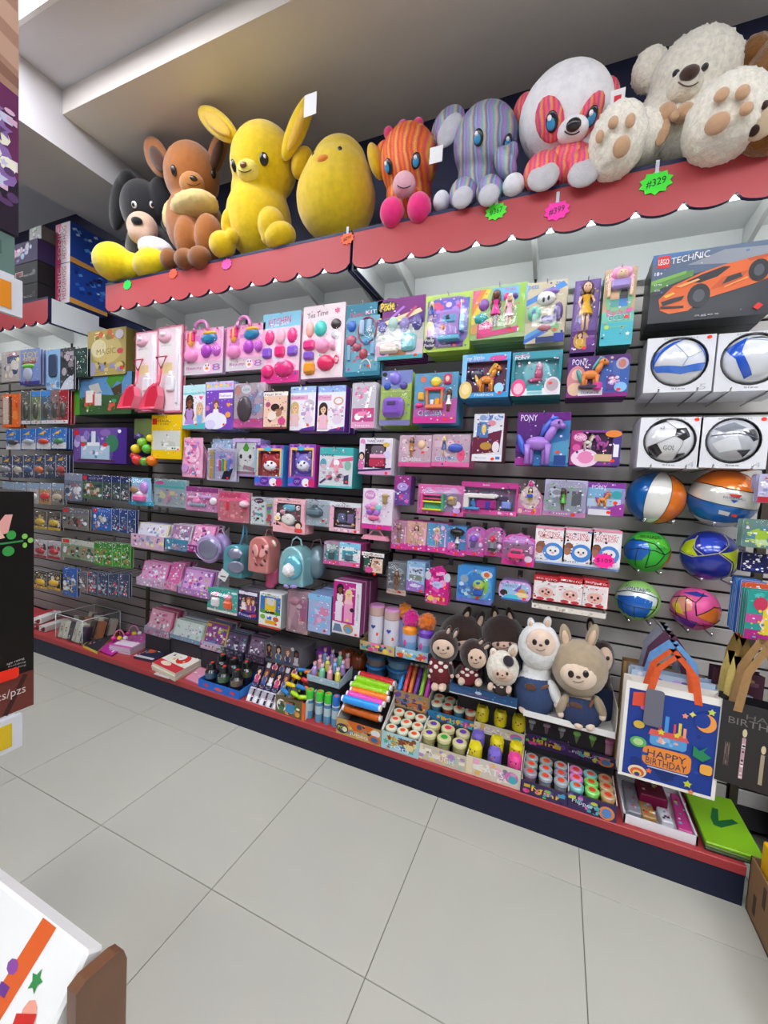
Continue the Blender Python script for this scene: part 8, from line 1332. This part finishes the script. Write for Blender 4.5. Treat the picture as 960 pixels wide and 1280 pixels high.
poly_bag('clear bag of mixed mini figures beside the navy bag', 81, 591, 102, 627, '8a90a0', ['6a7488', 'a8a090', '3a4a6a', 'c85a48', 'd8d4d0'], 2, logo=False)
poly_bag('navy topped building bag with green ground scene', 103, 593, 128, 625, '1f2f68', ['4a6a4a', '8a7a5a', '2a3a58', 'c8c0a8', 'd86a3a'], 1)
for k in range(3): poly_bag('navy and green building bag, %s of the row beside the pale blue wedge box' % ORD[k], 129+k*11, 594+k*.8, 139+k*11, 625+k*1.2, '1f2f68', ['3a4a4a', '4a6a4a', '2a3a58', '8a8a78'], 1, logo=False)
poly_bag('grey building bag with racing car', 78, 634, 110, 664, '6a6a70', ['7a7670', '3a3a3e', 'b8b0a8', 'a85a3a', '2a2a2e'], 2)
poly_bag('bright blue building bag with police vehicle', 116, 634, 139, 664, '2a6ac0', ['2a68b8', '6a7a98', 'd8d0a8', '3a4a58', 'e0783a'], 1)
for k in range(3): poly_bag('dim blue building bag, %s of the row near the pastel cartons' % ORD[k], 140+k*10, 635+k, 149+k*10, 665+k*1.4, '2a4a88', ['2a4a80', '4a5a78', '6a7a90', '1a2a48'], 1, logo=False)
poly_bag('pale building bag with red name plate and wagon', 77.5, 672, 117, 703, 'c8c8b8', ['8a9a78', 'b8b0a0', '4a5a48', 'd8703a', '3a3a48'], 1)
for k in range(4): poly_bag('green dinosaur building bag, %s of its row' % ORD[k], 118+k*11.5, 676+k*.9, 128.5+k*11.5, 707+k*1.3, '3a8a2a', ['4aa030', '2a6a24', '8ac85a', 'd8783a', '3a4a3a'], 1, logo=False)
poly_bag('tall blue building bag with yellow mark', 79, 708, 96, 747, '2a60b0', ['2a5aa8', '3a3a48', 'c8b03a', '4a78c0'], 1, logo=False, Y=.06)
poly_bag('brown and grey building bag between blue ones', 97, 713, 109, 742, '5a6070', ['7a6a58', '4a4a50', '8a8a88'], 1, logo=False)
for k in range(4): poly_bag('dark navy police building bag, %s of its row' % ORD[k], 110+k*13, 713+k, 122+k*13, 744+k*1.3, '2a3a58', ['3a4a68', '1a2438', '8a98b0', 'b8c0c8', 'd8402a'], 1, logo=(k == 0))
# figures and cars
FC = lambda lab, x0, y0, x1, y1, spec, col, n=2, name='figure_card', cat='figure pack', **kw: K(name, lab, cat, x0, y0, x1, y1, spec, col, n=n, Y=.1, **kw)
FC('clear pack with pink and white toy at the frame edge', 2, 441, 25, 476, 'r 0 0 1 1 b8aca8;k 0 0 1 1 12 d8d0c8,c8808a,3a4a70,e8e0a0 .14;W .05 .05 .9 .9 .03', 'a89c98')
FC('lavender figure card lettered TOY STORY', 25.5, 438, 50, 480, 'r 0 0 1 1 7a90c8;t .5 .84 .8 .16 e8c02a TOY;t .55 .7 .75 .12 e8c02a STORY;r .1 .58 .7 .1 8a2a3a;E .42 .52 .3 .07 6ac83a .02 toy_piece;E .42 .3 .2 .22 b8bcd0 .02 figure;r 0 0 1 .1 3a3a88;x .4 .06;W .1 .08 .7 .56 .03', '7a8ec4')
FC('pale blue box with dark figure window', 58.5, 438, 75, 486, 'r 0 0 1 1 8ab4dc;k 0 .0 1 .24 8 d8b08a,c8d8e8,5a88c0 .1;B .2 .3 .62 .58 3a4a68 .01 figure', '88b0d8', n=1)
FC('dark angular figure box beside the pale blue one', 75.5, 436, 94, 486, 'r 0 0 1 1 3a4044;p c8ccd8 0 .0 .9 .0 .9 .4 .3 .2;k 0 .3 1 .7 12 5a5a60,8a8088,2a2a30,b0a8b0 .12;e .5 .8 .16 .12 b8a8b0', '34383c', n=1, shape='cut')
FC('dark green figure box under the canopy end', 95, 436, 109, 470, 'r 0 0 1 1 1f3a34;k 0 0 1 1 10 2a5a4a,1a2a28,6a7a5a .14', '1f3832', n=2)
FC('orange framed toy vehicle pack', 3, 493, 25, 534, 'r 0 0 1 1 e8661a;r .05 .1 .3 .8 c8c0b0;r .4 .08 .16 .84 4a4038;k .6 .1 .3 .8 8 f08a3a,c84a10 .1;W .04 .06 .5 .88 .03', 'e06018')
for k, (x, c_, nm) in enumerate(((27, '5a6058', 'grey green'), (39.5, '7a8a5a', 'olive and sky blue'), (52, '4a6a88', 'slate blue'), (63, '8a6a68', 'brown pink'), (74, 'a82030', 'crimson'))):
    FC(nm+' figure card in the second row of figures', x, 490-k*.6, x+11, 530-k*.2, 'r 0 0 1 1 %s;r 0 .84 1 .16 %s;k 0 .1 1 .7 14 %s,3a3a38,b8b0a0,d8c8a0,6a5a4a .12;r 0 0 1 .1 d8d8dc;x .6 .06;E .5 .4 .26 .26 4a4840 .02 figure;W .05 .1 .9 .7 .03' % (c_, ('3a88d8' if k in (1, 2) else c_), c_), c_, n=2)
for k in range(4):
    FC('blue toy car card with yellow flash, %s in its row' % ORD[k], 8+k*19, 537-k*.8, 25.5+k*19, 562-k*.4, 'r 0 0 1 1 2a70c0;p f0b02a .1 .7 .6 .9 .5 .7;r 0 .0 1 .3 d8d8dc;k 0 .1 1 .5 8 5a90d0,e8e8ec,c84a3a .1;E .5 .36 .36 .14 %s .02 toy_car;W .08 .14 .84 .42 .03' % ('3a3a40', 'a8b0b8', 'c8402a', '4a8a5a')[k], '2a6ab8', n=2, name='toy_car_card', cat='toy car', group='blue toy car cards')
for k in range(6):
    FC('dark toy car card with yellow flash, %s in the lower car row' % ORD[k], 3+k*13.5, 570-k*.4, 15.5+k*13.5, 597+k*.1, 'r 0 0 1 1 3a4a68;p d8a02a .1 .74 .7 .92 .6 .74;k 0 .05 1 .5 10 6a7078,c8c8c8,a84a3a,2a2a30 .12;E .5 .36 .36 .14 %s .02 toy_car;W .08 .14 .84 .42 .03' % ('8a8a90', 'b8b0a0', '3a5a88', 'c86a3a', '5a5a60', 'a83a3a')[k], '34425c', n=2, name='toy_car_card', cat='toy car', group='dark toy car cards')
for k in range(5):
    FC('pale toy car card %s in the third car row' % ORD[k], 3+k*15.5, 602+k*.4, 17+k*15.5, 628+k*.9, 'r 0 0 1 1 %s;r 0 .7 1 .3 8aa0b8;k 0 .05 1 .6 10 a8b0b8,c8302a,e8e0d8,3a3a40 .12;E .5 .36 .38 .16 %s .02 toy_car;W .06 .12 .88 .5 .03' % (('8a9098', '98a0a8', 'a8a8a8', 'b88a5a', '8a8078')[k], ('6a7078', '8a98a8', 'd8d8dc', 'c02a30', 'b8a890')[k]), '8a9098', n=1, name='toy_car_card', cat='toy car', group='pale toy car cards')
for k, (y, c_, e_, nm) in enumerate(((638, '5a5048', 'c8a83a', 'brown and gold'), (674, 'b8b4b8', 'a83038', 'white and red'), (713, '3a3428', 'e0b01e', 'black and yellow'))):
    for j in range(2): FC('%s boxed toy car, %s in its short row' % (nm, ('first', 'second')[j]), 43+j*17, y+j*1.2, 58.5+j*17, y+24+j*2, 'r 0 0 1 1 %s;k 0 .1 1 .8 12 %s,8a8a88,2a2a2e,d8d4d0 .12;E .5 .4 .36 .18 %s .02 toy_car;r 0 0 1 .14 %s;W .05 .1 .9 .8 .03' % (c_, e_, e_, e_), c_, n=1, name='toy_car_card', cat='toy car')
# boxes on top of the far canopy
for k in range(2):
    t = thing('figure_set_box', ('lower', 'upper')[k]+' blue figure set box with pink and white spine on the canopy', 'toy box', (-.72, .155, 2.609+.1+k*.3 if 0 else 2.68+.03+k*.3), 0, 'blue boxes on the far canopy'); mb = MB(); mb.box(-.18, 0, 0, .28, 0, .295, '2548a0', front='e8dce0'); part('box_body', mb, 'print', t)
    o = MB(); art('r 0 0 .45 1 d84a78;r .45 0 .55 1 ece4e0;p e8a0b0 .2 0 .6 0 .5 1 .1 1', .18, .295, 0, thing('x', 'x', 'x')) if 0 else None
    pm = MB(); pm.flat([(-.18, 0), (-.11, 0), (-.11, .295), (-.18, .295)], -.0008, 'd84a78'); vs, fs = text_mesh('SONIC'); pm.add([(-.13+v[1]*-.04, -.0012, .15+v[0]*.24) for v in vs], fs, 'f4e8ea'); vs, fs = text_mesh('HEDGEHOG'); pm.add([(-.07+v[1]*-.05, -.0012, .15+v[0]*.24) for v in vs], fs, 'c8305a'); part('spine_print', pm, 'print', t)
    pm = MB(); R_ = random.Random(k)
    for i in range(26):
        y_, z_, r_ = R_.uniform(.02, .24), R_.uniform(.05, .26), R_.uniform(.012, .04); c_ = R_.choice(('1a3a8a', '3a70d0', '5a98e8', 'c8d8f0', '2a2a58', '2050b8')); pm.add([(.0008+i*.00008, y_, z_), (.0008+i*.00008, y_+r_, z_+r_*.4), (.0008+i*.00008, y_+r_*.6, z_+r_), (.0008+i*.00008, y_-r_*.3, z_+r_*.5)], [(0, 1, 2, 3)], c_)
    pm.add([(.004, 0, 0), (.004, .28, 0), (.004, .28, .03), (.004, 0, .04)], [(0, 1, 2, 3)], 'd89a4a'); part('front_print', pm, 'print', t)
for k in range(3):
    t = thing('building_set_box', ('lowest black building set box on the far canopy', 'middle black building set box on the far canopy', 'topmost violet building set box on the far canopy')[k], 'toy box', (-1.02, .05, 2.685+k*.16), 0, 'black boxes on the far canopy'); mb = MB(); mb.box(-.65, .09, 0, .12, 0, .155, '121115' if k < 2 else '3a2a58'); part('box_body', mb, 'matte', t)
    art('r .6 .4 .14 .24 c8c0b8;r .61 .42 .12 .2 8a2a24;t .83 .4 .14 .1 b8b4b8 RACING;k .4 .1 .6 .8 8 1a1a20,2a2428 .1' if k < 2 else 'k 0 0 1 1 24 6a4aa8,c85a98,3a6ab0,1a1a30 .14', .74, .155, 0, t); t.children[-1].location.x = -.28
t = thing('figure_set_box', 'small clear boxed toy on top of the black boxes', 'toy box', (-1.0, .07, 3.165), 0); mb = MB(); mb.rbox(-.08, .08, 0, .1, 0, .1, '6a6a60', .003); part('box_body', mb, 'print', t); art('k 0 0 1 1 14 8ab07a,e8e8e0,2a2a2e .14', .16, .1, 0, t)
# ---------------------------------------------------------------- near display on the left: shelf with black boxes, header board
t = thing('shop_gondola', 'dark free standing shelf rack close by with price rails', 'shelf rack', (1.6, -1.25, 0), math.pi/2)
def gl(x0, x1, y0, y1, z0, z1, c_, nm, m='laminate'): mb = MB(); mb.box(x0, x1, y0, y1, z0, z1, c_); return part(nm, mb, m, t)
gl(-1.2, -.01, .02, .45, 0, .12, '2a2a2e', 'base_plinth'); gl(-1.2, -.01, .0, .45, .80, .825, 'd0d0d4', 'shelf_board'); gl(-1.2, -.01, .0, .45, 1.87, 1.89, 'd0d0d4', 'shelf_board'); gl(-1.2, -.05, .43, .45, .12, 2.75, '1c1c20', 'back_panel')
for z, c_, nm in ((.735, 'd8b81e', 'yellow'), (1.795, 'e08a1a', 'orange')):
    r = gl(-1.2, .0, -.012, 0, z, z+.085, 'd4d6dc', 'price_rail', 'plastic'); mb = MB(); mb.box(-.35, -.022, -.0135, -.0125, z+.012, z+.072, c_); part('price_label', mb, 'print', r, nm+' price label')
t = thing('header_board', 'printed header board with flowers above the near shelf rack', 'sign board', (1.595, -1.25, 1.985), math.pi/2); mb = MB(); mb.box(-.9, 0, 0, .02, 0, .78, '3a3244'); part('board', mb, 'print', t)
art('r 0 0 1 1 4a4c54;p 221626 .5 0 1 0 1 .2 .5 .26;p 6a2a58 .5 .2 1 .16 1 .44 .5 .42;p a8806c .5 .46 1 .4 1 .68 .5 .66;p c09a84 .9 .5 1 .47 1 .53 .9 .56;p 8a6452 .9 .44 1 .42 1 .45 .9 .48;p c49e88 .9 .6 1 .57 1 .63 .9 .65;k .88 .06 .12 .3 46 e8e4e0,c8c8e0,8a6aa8,f0ecd8,5a3a68,d8b0c8 .022;k .88 .66 .12 .33 40 e8ecd8,c8d0c0,f4f4f0,8a9a9a,b8c8a0,6a7a78 .025', .9, .78, 0, t); t.children[-1].location.x = -.45
t = thing('building_set_box', 'grey green boxes on the upper shelf under the header board', 'toy box', (1.59, -1.255, 1.891), math.pi/2); mb = MB(); mb.box(-.5, 0, 0, .3, 0, .09, '5f7a72'); part('box_body', mb, 'print', t); art('k .5 0 .5 1 14 7a9488,4a6058,8aa498 .2', .5, .09, 0, t); t.children[-1].location.x = -.25
t = thing('building_set_box', 'big black box with pink flower sprig and piece count', 'toy box', (1.6, -1.22, .826), math.pi/2); mb = MB(); mb.box(-.6, 0, 0, .4, 0, .555, '0e0a0a'); part('box_body', mb, 'print', t)
art('r 0 0 1 .17 6a3028;l .9 .0 .97 .16 .02 3a1a14;l .75 .0 .8 .16 .02 3a1a14;t .91 .09 .12 .05 d8c8c0 pcs/pzs;t .935 .235 .06 .012 d0c8c8/.004 age rating;t .94 .22 .06 .01 b0a8a8 building;t .94 .205 .06 .01 b0a8a8 Building;p e8a8a0 .84 .8 .9 .9 .925 .9 .91 .82;p f0c0b0 .82 .78 .88 .84 .9 .8;l .82 .77 .96 .78 .008 3a8a4a;e .92 .81 .016 .02 3aa04a;e .91 .74 .02 .022 3a9a48;e .965 .8 .01 .012 8ac85a;e .985 .78 .01 .012 9ad06a;e .965 .76 .008 .012 8ac85a;o .82 .16 .125 .05 f0301a', .6, .555, 0, t); t.children[-1].location.x = -.3
# wooden rack with wrapping paper bag near the camera
t = thing('wooden_rack', 'brown wooden rack end post close to the camera', 'wooden rack', (2.30, -1.53, 0), 0); mb = MB()
pts = [(0, 0), (.065, 0), (.065, .775), (.06, .792), (.05, .797), (.012, .803), (0, .798)]
mb.add([(0, p[0], p[1]) for p in pts]+[(.018, p[0], p[1]) for p in pts], [list(range(7)), list(range(13, 6, -1))]+[(i, i+7, (i+1) % 7+7, (i+1) % 7) for i in range(7)], '6a4428'); part('end_post', mb, 'wood', t)
mb = MB(); mb.box(-.7, 0, .02, .035, .3, .34, '5a3820'); part('cross_rail', mb, 'wood', t)
t = thing('printed_bag', 'white printed paper bag leaning in the wooden rack with orange ribbon', 'paper bag', (2.10, -1.665, .555), 0, rx=-.62); mb = MB(); mb.rbox(-.35, .18, 0, .03, 0, .295, 'e8e8e4', .004); part('paper_bag', mb, 'print', t)
art('p d8602a .72 0 .78 0 .87 1 .81 1;k .75 .1 .07 .8 8 6a3a88,8a4a98 .03;k .4 .05 .6 .9 24 d8d8d4,3a8a4a,c8302a,2a4a88,d8c83a,5a2a58,e8a08a .03;r .88 .18 .08 .3 4a2448;r .91 .18 .03 .3 2f8a5a;l .97 .1 .99 .5 .02 d8c83a;p c83028 .9 .6 .96 .64 .94 .76 .88 .72;l .8 .36 .86 .5 .03 3a5a88;l .86 .36 .8 .5 .03 3a5a88;p 2a4a88 .76 .02 .9 .02 .84 .14;e .99 .66 .01 .03 e8b08a', .53, .295, 0, t); t.children[-1].location.x = -.085
